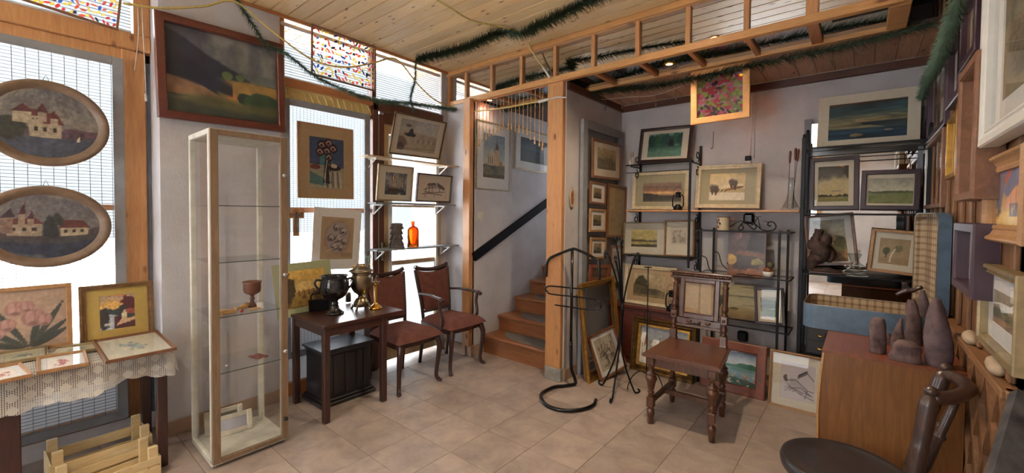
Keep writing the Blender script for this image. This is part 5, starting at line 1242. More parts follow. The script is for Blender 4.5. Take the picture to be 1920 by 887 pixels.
# black urn
U = P(627, 588, 'z', TT)
ur = thing('black_urn', 'glossy black two handled footed urn on the small table', 'urn', (U.x, U.y, TT)); ur.scale = (1.08, 1.08, 1.12)
g = G().lathe([(.0001, 0), (.060, 0), (.062, .008), (.05, .016), (.032, .035), (.026, .06), (.03, .068), (.022, .078), (.03, .09), (.06, .105), (.084, .13), (.094, .165), (.092, .20), (.082, .225), (.079, .238), (.090, .246), (.090, .25), (.076, .246), (.076, .225), (.084, .19), (.07, .13), (.0001, .11)], 40)
g.build('body', M_blackglaze, ur)
for sy in (-1, 1):
    pts = spline([(.0, sy * .085, .155), (0, sy * .105, .175), (0, sy * .120, .205), (0, sy * .108, .226), (0, sy * .080, .222)], 6)
    o = G().tube(pts, .0075, 8).build('handle', M_blackglaze, ur); o.rotation_euler = (0, 0, -.35 if sy < 0 else -.35)
# samovar
S_ = P(677, 579, 'z', TT)
sm = thing('samovar', 'tarnished brass samovar on the small table behind the urn', 'samovar', (S_.x, S_.y, TT)); sm.scale = (1.08, 1.08, 1.16)
g = G().lathe([(.032, .06), (.026, .07), (.022, .09), (.03, .1), (.05, .112), (.068, .14), (.074, .175), (.074, .20), (.066, .222), (.062, .232), (.070, .24), (.070, .246), (.06, .248)], 36); g.build('body', M_samovar, sm)
g = G().lathe([(.052, .0), (.058, .002), (.056, .03), (.038, .055), (.034, .06)], 8, (0, 0, .018)); g.build('foot', M_samovar, sm)
for k in range(4):
    a = k * math.pi / 2 + .6; g = G().tube(spline([(.03 * math.cos(a), .03 * math.sin(a), .045), (.056 * math.cos(a), .056 * math.sin(a), .032), (.066 * math.cos(a), .066 * math.sin(a), .008), (.076 * math.cos(a), .076 * math.sin(a), .004)], 5), [.008] * 15 + [.006], 8); g.build('leg', M_samovar, sm)
g = G().lathe([(.084, .25), (.086, .252), (.07, .262), (.045, .27), (.035, .282), (.03, .284), (.03, .294), (.022, .30), (.0001, .302)], 36); g.build('lid', M_samovar, sm)
for sy in (-1, 1):
    g = G().tube(spline([(0, sy * .04, .262), (0, sy * .052, .280), (0, sy * .060, .284)], 4), .003, 6).ell((0, sy * .06, .288), .007, .007, .008); g.build('lid_knob', M_brass, sm)
    g = G().tube(spline([(0, sy * .07, .15), (0, sy * .092, .165), (0, sy * .092, .205), (0, sy * .07, .215)], 5), .0045, 8); g.build('side_handle', M_samovar, sm)
g = G().tube([(.06, -.02, .115), (.10, -.035, .105), (.115, -.04, .095)], .006, 8).tube([(.095, -.033, .108), (.095, -.033, .14)], .003, 6).box(.08, .11, -.036, -.030, .138, .143, .001); g.build('tap', M_brass, sm)
g = G(); g.tube(spline([(.01, .045, .285), (.012, .052, .32), (.01, .05, .335)], 4), .0022, 6)
for a in (0, 1.2, 2.4, 3.6, 5): g.tube(spline([(.01, .05, .335), (.01 + .012 * math.cos(a), .05 + .018 * math.sin(a), .35 + .006 * math.sin(a * 2)), (.01 + .006 * math.cos(a), .05 + .022 * math.sin(a), .338)], 4), .0022, 6)
g.build('ribbon', plain('pale_green_ribbon', (140, 190, 170), .6), sm)
# candlestick
K = P(701, 579, 'z', TT)
cs = thing('candlestick', 'polished brass candlestick at the table edge by the chair', 'candlestick', (K.x + .01, K.y + .01, TT)); cs.scale = (1.12, 1.12, 1.38)
G().lathe([(.0001, 0), (.044, 0), (.045, .008), (.036, .014), (.03, .018), (.018, .026), (.010, .034), (.009, .04), (.012, .12), (.014, .135), (.018, .14), (.012, .146), (.0001, .147)], 28).build('column', M_brass, cs)
g = G().lathe([(.0001, .147), (.028, .149), (.030, .153), (.018, .152), (.006, .156), (.005, .168), (.0001, .17)], 20); g.build('drip_pan', M_samovar, cs)
g = G().ell((0, .012, .178), .007, .012, .009).tube([(0, .0, .165), (0, .012, .18)], .004, 6); g.build('finial', M_darkwood, cs)
# charcoal iron, kettle cup
I = P(597, 579, 'z', TT)
ir = thing('charcoal_iron', 'old black charcoal iron behind the urn', 'iron', (I.x + .035, I.y - .0, TT), 1.35); ir.scale = (1.12, 1.12, 1.2)
g = G(); g.prism([(-.075, -.035), (.045, -.035), (.085, 0), (.045, .035), (-.075, .035)], .0, .058); g.prism([(-.078, -.038), (.047, -.038), (.09, 0), (.047, .038), (-.078, .038)], .058, .066); g.build('body', M_iron, ir)
g = G().tube(spline([(-.06, 0, .066), (-.058, 0, .095), (-.03, 0, .105), (.03, 0, .1), (.05, 0, .085), (.06, 0, .066)], 5), .005, 8); g.build('handle', M_iron, ir)
g = G().tube([(-.05, 0, .112), (.02, 0, .112)], .009, 10); g.build('grip', M_darkwood, ir)
q = P(653, 566, 'z', TT)
g = G().lathe([(.0001, 0), (.024, 0), (.022, .075), (.025, .078), (.022, .078), (.019, .004), (.0001, .003)], 20).tube([(-.02, -.01, .045), (-.04, -.03, .045)], .003, 6)
tag(g.build('metal_tumbler', M_samovar, loc=(q.x, q.y, TT)), 'small dull metal tumbler between urn and samovar', 'tumbler')

# ================================================================ ARMCHAIRS
def upholstered_chair(label, loc, rz, arms):
    t = thing('upholstered_chair', label, 'chair', loc, rz, 'rust velvet chairs by the window')
    # front +x
    for sy in (-1, 1):
        g = G().tube(spline([(.205, sy * .175, .385), (.222, sy * .195, .30), (.205, sy * .19, .16), (.195, sy * .185, .05), (.215, sy * .20, .012)], 6), [.030 - .012 * min(1, i / 14) for i in range(25)], 10, flat=.9)
        g.ell((.222, sy * .203, .012), .022, .02, .012); g.build('front_leg', M_darkwood, t)
        g = G().tube(spline([(-.21, sy * .155, .40), (-.225, sy * .16, .2), (-.255, sy * .165, .0)], 5), [.017] * 11, 6); g.build('back_leg', M_darkwood, t)
        g = G().tube(spline([(-.205, sy * .158, .38), (-.222, sy * .17, .55), (-.262, sy * .188, .75), (-.285, sy * .198, .872)], 6), [.016] * 19, 6); g.build('back_post', M_darkwood, t)
    g = G(); pts = [(-.21, -.185), (.205, -.215), (.23, 0), (.205, .215), (-.21, .185)]; g.prism(pts, .355, .405); g.build('seat_rail', M_darkwood, t)
    def seat(u, v):
        x = -.215 + .455 * u; hw = .188 + .035 * u; y = (v * 2 - 1) * hw
        e = max(abs(u * 2 - 1) ** 5, abs(v * 2 - 1) ** 5); z = .398 + .068 * (1 - e) + .012 * math.cos((v - .5) * 3) * (1 - e)
        return (x + .012 * (1 - abs(v * 2 - 1) ** 2) * (u > .9), y, z)
    g = G(); g.grid(seat, 22, 22); g.build('seat_cushion', M_velvet, t)
    def back(side):
        def f(u, v):
            yy = (u * 2 - 1); hw = .150 + .035 * v; top = .838 + .032 * yy * yy; z = .50 + (top - .50) * v
            x = -.205 - .085 * ((z - .45) / .42) ** 1.3; e = max(abs(yy) ** 6, abs(v * 2 - 1) ** 6)
            return (x + side * (.012 + .016 * (1 - e)), yy * hw, z)
        return f
    g = G(); g.grid(back(1), 16, 18); g.grid(back(-1), 16, 18); g.build('back_cushion', M_velvet, t)
    top = [(-.290 + .0 * k, -.198 + .396 * k / 16, .862 + .032 * ((k / 8 - 1) ** 2) + (.008 if k in (0, 16) else 0)) for k in range(17)]
    g = G().tube(top, .017, 8, flat=1.2); g.build('crest_rail', M_darkwood, t)
    g = G().tube([(-.212, -.158, .485), (-.212, .158, .485)], .014, 6); g.build('lower_back_rail', M_darkwood, t)
    g = G()
    for k in range(15):
        yy = -1 + k / 7; g.ell((-.263 + .004, yy * .172, .832 + .032 * yy * yy), .004, .004, .004, 6, 4)
    for sy in (-1, 1):
        for k in range(14):
            v = k / 14; z = .52 + .32 * v; g.ell((-.205 - .085 * ((z - .45) / .42) ** 1.3 + .016, sy * (.146 + .033 * v), z), .004, .004, .004, 6, 4)
    g.build('nail_trim', M_samovar, t)
    if arms:
        for sy in (-1, 1):
            g = G().tube(spline([(-.245, sy * .185, .655), (-.08, sy * .205, .668), (.06, sy * .225, .662), (.13, sy * .232, .655), (.155, sy * .232, .64)], 6), [.013] * 8 + [.015] * 8 + [.021] * 9, 8, flat=.8); g.build('armrest', M_darkwood, t)
            g = G().tube(spline([(.10, sy * .205, .39), (.125, sy * .215, .47), (.10, sy * .225, .57), (.11, sy * .229, .65)], 6), .015, 8); g.build('arm_support', M_darkwood, t)
upholstered_chair('armless rust velvet chair with dark wood legs beside the small table', (-.42, .78, 0), .0, False)
upholstered_chair('rust velvet armchair with curved dark arms beside the wooden stairs', (-.43, 1.315, 0), .0, True)

# window shelves (glazed door)
def win_shelf(label, pa, pb, x0, x1, mat_, brmat):
    a = P(*pa, 'x', x1); b_ = P(*pb, 'x', x1); z = (a.z + b_.z) / 2
    t = thing('window_shelf', label, 'shelf', (x0, (a.y + b_.y) / 2, z), group='shelves across the glazed door'); h = (b_.y - a.y) / 2
    g = G(); g.box(0, x1 - x0, -h, h, -.014, 0, .002); g.build('shelf_board', mat_, t)
    for sy in (-.82, .72):
        g = G(); g.bar((.0, sy * h, -.014), (.0, sy * h, -.10), .012, .02); g.bar((.0, sy * h, -.02), (.14, sy * h, -.02), .014, .012); g.bar((0, sy * h, -.10), (.13, sy * h, -.022), .006, .01); g.build('bracket', brmat, t)
    return z
M_shboard = wood('pale_shelf_board', (206, 186, 158), (176, 152, 122), (9, 1.5, 9), .5)
M_shgrey = plain('grey_shelf_board', (120, 128, 136), .4, sc=20)
zA = win_shelf('topmost pale shelf board across the glazed door', (690, 292), (862, 309), -.80, -.64, M_shboard, M_white)
zB = win_shelf('middle grey shelf board across the glazed door', (705, 380), (855, 383), -.80, -.64, M_shgrey, M_white)
zC = win_shelf('lowest grey shelf across the glazed door holding vase and bottle', (707, 467), (865, 460), -.80, -.64, M_shgrey, M_white)
g = G()
g.box(-.826, -.80, .90, .925, .85, 2.1, .002); g.box(-.826, -.80, 1.44, 1.465, .85, 2.1, .002); tag(g.build('shelf_standards', M_white), 'white slotted uprights carrying the shelves on the glazed door', 'shelf uprights')
# carved stone-like vase and amber bottle
q = P(744, 463, 'x', -.715)
M_stonev = plain('grey_carved_ceramic', (96, 88, 86), .85, sc=30, var=.2, bmp=.5)
vs_ = thing('carved_vase', 'grey carved vase of stacked petals on the lowest window shelf', 'vase', (-.715, q.y, zC)); vs_.scale = (1.4, 1.4, 1.4)
G().lathe([(.0001, 0), (.05, 0), (.048, .01), (.036, .03), (.032, .08), (.034, .14), (.038, .155), (.03, .155), (.028, .03), (.0001, .02)], 20).build('body', M_stonev, vs_)
for r0, z, n in ((.046, .02, 9), (.043, .055, 8), (.040, .09, 8), (.040, .125, 8)):
    g = G()
    for k in range(n):
        a = 2 * math.pi * k / n + z * 40; c, s_ = math.cos(a), math.sin(a)
        g.add([(r0 * 1.12 * c, r0 * 1.12 * s_, z - .004), (r0 * .72 * math.cos(a - .42), r0 * .72 * math.sin(a - .42), z + .034), (r0 * .72 * math.cos(a + .42), r0 * .72 * math.sin(a + .42), z + .034), (r0 * .6 * c, r0 * .6 * s_, z - .002)], [(0, 1, 2), (0, 3, 1), (0, 2, 3), (1, 3, 2)])
    g.build('petals', M_stonev, vs_)
q = P(774, 462, 'x', -.715)
m, nt, b, N, L = nm('amber_glass'); b.inputs['Base Color'].default_value = lin((232, 108, 20)); b.inputs['Transmission Weight'].default_value = .9; b.inputs['Roughness'].default_value = .05
tp = N.new('ShaderNodeBsdfTransparent'); tp.inputs[0].default_value = (.98, .50, .12, 1); tl = N.new('ShaderNodeBsdfTranslucent'); tl.inputs[0].default_value = (.95, .42, .06, 1); gl = N.new('ShaderNodeBsdfGlossy'); gl.inputs[1].default_value = .05
m1 = N.new('ShaderNodeMixShader'); m1.inputs[0].default_value = .25; L.new(tp.outputs[0], m1.inputs[1]); L.new(tl.outputs[0], m1.inputs[2]); fr_ = N.new('ShaderNodeFresnel'); m2 = N.new('ShaderNodeMixShader'); L.new(fr_.outputs[0], m2.inputs[0]); L.new(m1.outputs[0], m2.inputs[1]); L.new(gl.outputs[0], m2.inputs[2]); L.new(m2.outputs[0], N['Material Output'].inputs[0])
k_ = 1.35; tag(G().lathe([(a * k_, b2 * k_) for a, b2 in ((.0001, .001), (.038, .001), (.041, .006), (.041, .11), (.036, .13), (.018, .142), (.011, .148), (.011, .168), (.016, .171), (.016, .176), (.009, .176), (.009, .15), (.034, .128), (.038, .11), (.038, .008), (.0001, .006))], 28).build('amber_bottle', m, loc=(-.715, q.y, zC)), 'amber glass bottle glowing against the glazed door', 'bottle')
# crucifix
a = P(540, 403, 'x', -.765); c = P(555, 390, 'x', -.765); b_ = P(555, 443, 'x', -.765); e = P(570, 403, 'x', -.765)
cz_, cw, chh = (P(555, 398, 'x', -.765).z + P(555, 409, 'x', -.765).z) / 2, (e.y - a.y) / 2, c.z - b_.z
cr = thing('crucifix', 'wooden crucifix hanging against the window left of the relief drawing', 'crucifix', (-.765, (c.y + .0), b_.z))
g = G(); g.box(-.006, .006, -.022, .022, 0, chh, .002); g.box(-.0055, .0055, -cw, cw, cz_ - b_.z - .022, cz_ - b_.z + .022, .002); g.build('cross', M_fr['oak'], cr)
zc_ = cz_ - b_.z
g = G(); g.tube([(.010, 0, zc_ - .002), (.012, .004, zc_ - .05), (.012, 0, zc_ - .09), (.011, .003, zc_ - .13)], [.009, .010, .007, .004], 8); g.tube([(.010, -.055, zc_ + .008), (.011, -.02, zc_ + .002), (.011, .02, zc_ + .002), (.010, .055, zc_ + .008)], [.003, .006, .006, .003], 6); g.ell((.013, 0, zc_ + .016), .008, .007, .010, 10, 8); g.build('figure', plain('pewter', (110, 104, 98), .4, .7, sc=30), cr)
# bead curtain between the posts
bc = thing('bead_curtain', 'arched curtain of wooden sticks and bobbins over the stairs', 'curtain', (0, 1.64, 2.5))
B = [(67, 370), (85, 345), (103, 320), (121, 300), (144, 270), (163, 260), (183, 240), (206, 240), (226, 220), (247, 215), (265, 210), (296, 207), (314, 205), (337, 215), (360, 220), (383, 225), (408, 235), (427, 262), (452, 288), (479, 300), (497, 325)]
for i, (u, v) in enumerate(B):
    q = P(860 + u / 3.167, 180 + v / 3.167, 'y', 1.64); q.x = max(-.43, min(.415, q.x)); zb = q.z - 2.5
    g = G(); z = zb + .075
    while z < -.005:
        g.tube([(q.x, 0, z), (q.x, 0, min(-.002, z + .075))], .0034, 6); z += .083
    g.tube([(q.x, 0, zb + .06), (q.x, 0, 0)], .0009, 4)
    g.lathe([(.0001, 0), (.006, .004), (.0085, .014), (.007, .026), (.004, .032), (.0055, .036), (.0035, .04), (.006, .046), (.0085, .056), (.006, .068), (.003, .074)], 10, (q.x, 0, zb)); g.build('strand', M_boxwood, bc)
g = G(); g.box(-.435, .42, -.008, .008, -.006, .008, .002); g.build('header_rail', M_orange, bc)
# light switch and oval plaque
q = P(900.5, 405.5, 'x', -.44)
t = thing('light_switch', 'cream light switch on the stair wall', 'light switch', (-.44, q.y, q.z)); G().box(0, .008, -.04, .04, -.04, .04, .004).build('plate', M_offwhite, t); G().box(.008, .014, -.018, .022, -.022, .026, .003).build('rocker', M_offwhite, t)
q = P(1071.5, 372, 'x', .59)
t = thing('oval_plaque', 'small oval embroidered plaque on the white stub wall', 'plaque', (.592, q.y, q.z))
n = 40; g = G(); g.add([(x, .036 * r * math.cos(2 * math.pi * k / n), .082 * r * math.sin(2 * math.pi * k / n)) for r, x in ((1, 0), (1, .008), (.9, .012), (.82, .007), (.0, .007)) for k in range(n)], [(i * n + k, i * n + (k + 1) % n, (i + 1) * n + (k + 1) % n, (i + 1) * n + k) for i in range(4) for k in range(n)], True); g.build('disc', plain('plaque_cloth', (176, 150, 118), .7, sc=40), t)
g = G()
for k in range(16): g.ell((.009, .012 * math.sin(k * 2.1), -.045 + .006 * k), .002, .006, .006, 6, 4)
g.build('embroidery', plain('plaque_thread', (120, 64, 40), .8), t)
G().tube([(.004, .008 * math.cos(a), .088 + .008 * math.sin(a)) for a in [k * .5236 for k in range(12)]], .0015, 5, True).build('hanging_ring', M_brass, t)
# ================================================================ CARVED CANE CHAIR
cc = thing('cane_back_chair', 'carved turned oak chair with cane back standing in the room', 'chair', (1.605, 1.66, 0), .02)
def turned(z0, z1, r, kind='leg'):
    H = z1 - z0
    pr_ = [(0, .42), (.02, .5), (.08, .62), (.13, .85), (.17, .62), (.19, .4), (.20, .9), (.225, .98), (.24, .5)] if kind == 'leg' else [(0, .9), (.03, .95), (.05, .5), (.08, .8)]
    return [(r * b_, z0 + H * a) for a, b_ in pr_]
def leg_profile(g, x, y, H):
    # foot, lower vase, square block, turned upper
    g.lathe([(.0001, 0), (.016, 0), (.019, .03), (.018, .045), (.024, .055), (.027, .08), (.024, .098), (.013, .108), (.018, .114)], 16, (x, y, 0))
    g.box(x - .024, x + .024, y - .024, y + .024, .114, .185, .005)
    g.lathe([(.018, .185), (.022, .192), (.014, .2), (.021, .208), (.024, .216), (.014, .226), (.020, .236), (.024, .262), (.029, .282), (.036, .300), (.037, .315), (.030, .328), (.026, .333), (.033, .338), (.034, .345), (.020, .355), (.016, .37), (.019, .388), (.026, .395), (.026, .402)], 18, (x, y, 0))
    g.box(x - .026, x + .026, y - .026, y + .026, .40, H, .005)
for x, y in ((-.185, -.215), (.195, -.205)):
    g = G(); leg_profile(g, x, y, .455); g.build('front_leg', M_chairwood, cc)
zp_ = .99
for x, y in ((-.18, .215), (.165, .205)):
    g = G(); leg_profile(g, x, y, .50)
    s0 = len(g.v)
    g.box(x - .023, x + .023, y - .023, y + .023, .49, .56, .004)
    g.lathe([(.016, .56), (.022, .568), (.013, .58), (.019, .59), (.022, .61), (.014, .63), (.02, .64)], 14, (x, y, 0))
    g.box(x - .023, x + .023, y - .023, y + .023, .64, .70, .005); g.lathe([(.0001, -.006), (.012, -.005), (.012, 0)], 12, (x, y - .023, .67), 'y')
    g.lathe([(.018, .70), (.023, .706), (.013, .716), (.018, .725), (.024, .745), (.022, .765), (.013, .775), (.02, .782), (.016, .79), (.019, .80), (.0185, .86), (.02, .872), (.014, .88), (.022, .89), (.022, .90), (.013, .91), (.017, .925), (.024, .935)], 16, (x, y, 0))
    # the posts lean back a little above the seat
    g.v[s0:] = [(v[0], v[1] + (v[2] - .49) * .10, v[2]) for v in g.v[s0:]]
    g.build('back_leg', M_chairwood, cc)
g = G(); g.prism([(-.235, -.255), (.245, -.245), (.205, .235), (-.215, .24)], .458, .478); s0 = len(g.v); g.prism([(-.225, -.245), (.235, -.235), (.195, .225), (-.205, .23)], .478, .484); g.build('seat', M_chairseat, cc)
g = G(); g.bar((-.185, -.215, .425), (.195, -.205, .425), .022, .06); g.bar((-.185, -.215, .425), (-.18, .215, .425), .022, .06); g.bar((.195, -.205, .425), (.165, .205, .425), .022, .06); g.bar((-.18, .215, .425), (.165, .205, .425), .022, .06); g.build('apron', M_chairwood, cc)
for a, b_ in (((-.185, -.215, .15), (-.18, .215, .15)), ((.195, -.205, .15), (.165, .205, .15)), ((-.182, .02, .15), (.18, .02, .15))):
    g = G(); g.bar(a, b_, .024, .03); g.build('stretcher', M_chairwood, cc)
lean = lambda z: (z - .49) * .10
yb = .21
g = G()
def pan(x0, x1, z0, z1, y0=-.014, y1=.014, b=.003):
    s0 = len(g.v); g.box(x0, x1, yb + y0, yb + y1, z0, z1, b); g.v[s0:] = [(v[0], v[1] + lean(v[2]), v[2]) for v in g.v[s0:]]
pan(-.142, -.112, .655, .945); pan(.097, .127, .655, .945); pan(-.112, .097, .915, .945); pan(-.112, .097, .655, .69)
pan(-.112, -.106, .69, .915, -.018, .0); pan(.091, .097, .69, .915, -.018, .0); pan(-.106, .091, .909, .915, -.018, 0); pan(-.106, .091, .69, .696, -.018, 0)
g.build('back_frame', M_chairwood, cc)
g = G(); pan(-.215, .205, .940, .958, -.02, .02, .004); pan(-.205, .195, .958, .978, -.026, .02, .006); pan(-.215, .205, .978, .990, -.032, .022, .004)
for k in range(26): s0 = len(g.v); g.ell((-.195 + k * .0152, yb - .028, .968), .006, .005, .008, 6, 5); g.v[s0:] = [(v[0], v[1] + lean(v[2]), v[2]) for v in g.v[s0:]]
g.build('crest_rail', M_chairwood, cc)
g = G(); pan(-.16, .145, .588, .606); 
pts = [(-.155, .612), (-.10, .606), (-.03, .624), (0, .618), (.03, .624), (.09, .606), (.14, .612), (.14, .652), (.08, .646), (.02, .655), (-.03, .655), (-.09, .646), (-.155, .652)]
s0 = len(g.v); g.prism(pts, yb - .008, yb + .008, 'y'); g.v[s0:] = [(v[0], v[1] + lean(v[2]), v[2]) for v in g.v[s0:]]
for x in (-.07, .0, .06): s0 = len(g.v); g.ell((x, yb - .012, .632), .02 if x else .012, .008, .011, 12, 8); g.v[s0:] = [(v[0], v[1] + lean(v[2]), v[2]) for v in g.v[s0:]]
g.build('carved_lower_rail', M_chairwood, cc)
M_cane = plain('cane', (206, 182, 142), .55, sc=40, var=.1)
g = G(); x0, x1, z0, z1 = -.106, .091, .696, .909; s_ = .0132; w = .00095
def strip(xa, za, xb, zb, y): g.bar((xa, y + lean(za), za), (xb, y + lean(zb), zb), w * 1.6, .0008, up=(0, 1, 0)) if False else g.tube([(xa, y + lean(za), za), (xb, y + lean(zb), zb)], w, 4, smooth=False)
y_ = yb - .004
x = x0
while x < x1: strip(x, z0, x, z1, y_); strip(x + .0035, z0, x + .0035, z1, y_); x += s_
z = z0
while z < z1: strip(x0, z, x1, z, y_ - .001); strip(x0, z + .0035, x1, z + .0035, y_ - .001); z += s_
def diag(sg):
    c = -.3
    while c < .3:
        # line z - zc = sg*(x - xc) + c
        zc, xc = (z0 + z1) / 2, (x0 + x1) / 2; pts = []
        for x in (x0, x1):
            z = zc + sg * (x - xc) + c
            if z0 <= z <= z1: pts.append((x, z))
        for z in (z0, z1):
            x = xc + (z - zc - c) / sg
            if x0 < x < x1: pts.append((x, z))
        if len(pts) >= 2: strip(pts[0][0], pts[0][1], pts[1][0], pts[1][1], y_ - .002)
        c += s_
diag(1); diag(-1)
g.build('cane_panel', M_cane, cc)

# ================================================================ IRON VALET STAND
q0 = Vector((.86, 1.33, 0))
vs2 = thing('valet_stand', 'black steel tube clothes valet with looped base on the tiles', 'clothes stand', (.86, 1.33, 0), 0)
def vp(px, py, y=1.60): return P(px, py, 'y', y) - q0
ring_px = [(1117.6, 750), (1111.5, 760.5), (1087, 768.6), (1054.7, 769.4), (1026, 760.5), (1015, 746), (1018, 736), (1038.5, 726), (1060, 723.5)]
pts = [P(a, b_, 'z', .014) - q0 for a, b_ in ring_px]
top = vp(1073, 468); bt = vp(1070.5, 640)
f0 = P(1078, 720, 'z', .02) - q0
up = [f0, Vector((f0.x * .5 + bt.x * .5 + .02, f0.y * .5 + bt.y * .5, .07)), Vector((bt.x + .006, bt.y, .16)), bt]
g = G().tube(spline(pts + up, 6), .0135, 10); g.tube([bt, top], .012, 10); g.build('base_and_pole', M_ironpolish, vs2)
g = G().tube(spline([vp(1024, 519), vp(1024.6, 505), vp(1025.5, 493), vp(1030, 485), vp(1038.5, 480), vp(1056, 473), vp(1073, 467), vp(1080, 467.6), vp(1097, 475), vp(1115.6, 484.6), vp(1121, 489), vp(1123.3, 496), vp(1123.6, 510), vp(1123.7, 525)], 5), .0115, 10); g.build('coat_hanger', M_ironpolish, vs2)
g = G().tube(spline([vp(1105, 543), vp(1070, 540), vp(1034, 536.5), vp(1025, 538.5), vp(1023, 543), vp(1027, 548), vp(1034, 551.6), vp(1087, 557.6), vp(1115.6, 561.7), vp(1124, 567), vp(1126.5, 574), vp(1123, 580), vp(1103, 580.8), vp(1070, 576), vp(1040.5, 571.8)], 6), .0062, 8); g.build('trouser_rail', M_ironpolish, vs2)
# ================================================================ FLOOR CANDELABRA
ca = thing('floor_candelabra', 'tall black wrought iron candelabra with four cups on scrolled legs', 'candelabra', (1.06, 1.72, 0))
o_ = Vector((1.06, 1.72, 0)); hub = P(1167, 580, 'y', 1.72) - o_
def cp(px, py, y=1.72): return P(px, py, 'y', y) - o_
for tx, ty, cxp, cyp in (((1136, 475, 1.66)), ((1194, 480, 1.72)), ((1157, 447, 1.78)), ((1166, 449, 1.70))) if False else ():
    pass
arms = [((1136, 478), 1.62), ((1196, 482), 1.78), ((1154, 452), 1.80), ((1165, 454), 1.66), ((1154, 488), 1.74)]
for i, ((px, py), y) in enumerate(arms):
    e = cp(px, py, y); m_ = (hub + e) / 2; out = Vector(((e.x - hub.x) * .12, 0, 0))
    g = G(); tp_ = [hub, hub * .6 + e * .4 - out * .6 + Vector((0, 0, .02)), hub * .25 + e * .75 - out, e + Vector((0, 0, .0))]
    dirx = 1 if e.x > hub.x else -1
    if i < 2: tp_ = [hub, hub * .6 + e * .4 + Vector((-dirx * .015, 0, .03)), Vector((e.x - dirx * .035, e.y, e.z - .03)), Vector((e.x - dirx * .01, e.y, e.z + .012)), Vector((e.x + dirx * .012, e.y, e.z - .004)), Vector((e.x, e.y, e.z - .03))]
    g.tube(spline(tp_, 8), .0066, 8)
    g.lathe([(.0001, 0), (.020, 0), (.024, .003), (.010, .004), (.011, .022), (.009, .022), (.008, .005), (.0001, .004)], 14, (e.x, e.y, e.z + .012)); g.build('candle_arm', M_iron, ca)
for (px, py, dx, dy) in ((1127, 722, -1, .2), (1193, 737, 1, .1), (1146, 754, -.1, -1)):
    f = P(px, py, 'z', .006) - o_; kn = hub + Vector((0, 0, -.02)); md = Vector((f.x * .35, f.y * .35, .28)); n_ = Vector((f.x, f.y, 0)).normalized()
    pts = [kn, Vector((hub.x * .3 + f.x * .12, f.y * .12, .38)), md + Vector((0, 0, -.06)), Vector((f.x * .82, f.y * .82, .04)), Vector((f.x, f.y, .008)), Vector((f.x, f.y, 0)) + n_ * .028 + Vector((0, 0, .02)), Vector((f.x, f.y, 0)) + n_ * .012 + Vector((0, 0, .038))]
    g = G().tube(spline(pts, 8), .0068, 8); g.build('scroll_leg', M_iron, ca)
g = G().tube([hub + Vector((0, 0, -.05)), hub + Vector((0, 0, .05))], .013, 10); g.build('hub', M_iron, ca)
# single tripod holder
tr = thing('tripod_candle_holder', 'slim black iron tripod candle holder before the ornate snowy painting', 'candle holder', (1.195, 1.93, 0))
g = G().tube([(0, 0, .13), (0, 0, .985)], .0045, 8).lathe([(.0001, .985), (.03, .99), (.032, .994), (.004, .992), (.003, 1.0)], 16); g.tube(spline([(-.0, 0, .66), (-.022, 0, .62), (-.02, 0, .56), (0, 0, .53)], 5), .003, 6); g.tube(spline([(.0, 0, .66), (.022, 0, .62), (.02, 0, .56), (0, 0, .53)], 5), .003, 6); g.build('stem', M_iron, tr)
for a in (-2.6, -.9, .9):
    c, s_ = math.cos(a), math.sin(a); g = G().tube(spline([(0, 0, .14), (.05 * c, .05 * s_, .155), (.10 * c, .10 * s_, .12), (.135 * c, .135 * s_, .05), (.145 * c, .145 * s_, .003)], 6), .0042, 6); g.build('foot', M_iron, tr)

# ================================================================ WALL SHELVES
def scroll(g, x, y0, z, r=.045, sg=1, dz=1, wr=.0045):
    """wrought scroll in the yz plane, hugging a bracket arm toward -y"""
    pts = []
    for k in range(20):
        t = k / 19; a = math.pi * (.5 + 2.3 * t); rr = r * (1 - .72 * t)
        pts.append((x, y0 - .05 - rr * math.cos(a) * sg, z + dz * (rr * math.sin(a))))
    g.tube(spline(pts, 2), wr, 6)
ws = thing('iron_wall_shelf', 'black iron wall shelf with scrolled brackets in the back corner', 'shelf', (1.05, 2.68, 1.0))
o3 = Vector((1.05, 2.68, 1.0))
def ob_(g, n, m_, par, o): x = g.build(n, m_, par); x.location = (-o[0], -o[1], -o[2]); return x
for x, z0, z1 in ((.80, 1.03, 2.05), (1.36, 1.03, 2.03)):
    g = G(); g.box(x - .010, x + .010, 2.672, 2.69, z0 - .12, z1, .002)
    for z in (1.455, 1.88, 1.035): g.box(x - .006, x + .006, 2.44 if z < 1.8 else 2.46, 2.68, z - .022, z - .012, .001); scroll(g, x, 2.64, z - .085); 
    scroll(g, x, 2.64, 1.93, .05, 1, -1)
    for k in range(2): g.ell((x, 2.665, z0 + .15 + k * .45), .016, .014, .02, 8, 6)
    ob_(g, 'bracket', M_iron, ws, o3)
g = G(); g.box(1.335, 1.353, 2.435, 2.45, .95, 1.90, .002); ob_(g, 'front_upright', M_iron, ws, o3)
g = G(); g.box(.77, 1.37, 2.44, 2.68, 1.868, 1.876); ob_(g, 'top_glass_shelf', M_shelfglass, ws, o3)
g = G(); g.tube([(.755, 2.445, 1.872), (1.37, 2.445, 1.872)], .006, 6); g.tube([(.755, 2.445, 1.80), (1.34, 2.445, 1.80)], .0035, 6); ob_(g, 'front_rod', M_iron, ws, o3)
g = G(); g.box(.755, 1.37, 2.47, 2.68, 1.018, 1.03, .002); ob_(g, 'lower_shelf', M_iron, ws, o3)
o = G().box(.76, 2.13, 2.44, 2.69, 1.438, 1.452, .002).build('wooden_shelf_board', M_orangex); tag(o, 'long thin wooden shelf board running across the back wall', 'shelf board')
g = G(); g.box(.605, 1.36, 2.43, 2.685, 0, .53, .006)
mc = thing('mahogany_chest', 'dark mahogany low cabinet in the corner under the iron shelf', 'cabinet', (.98, 2.53, 0)); o4 = (.98, 2.53, 0)
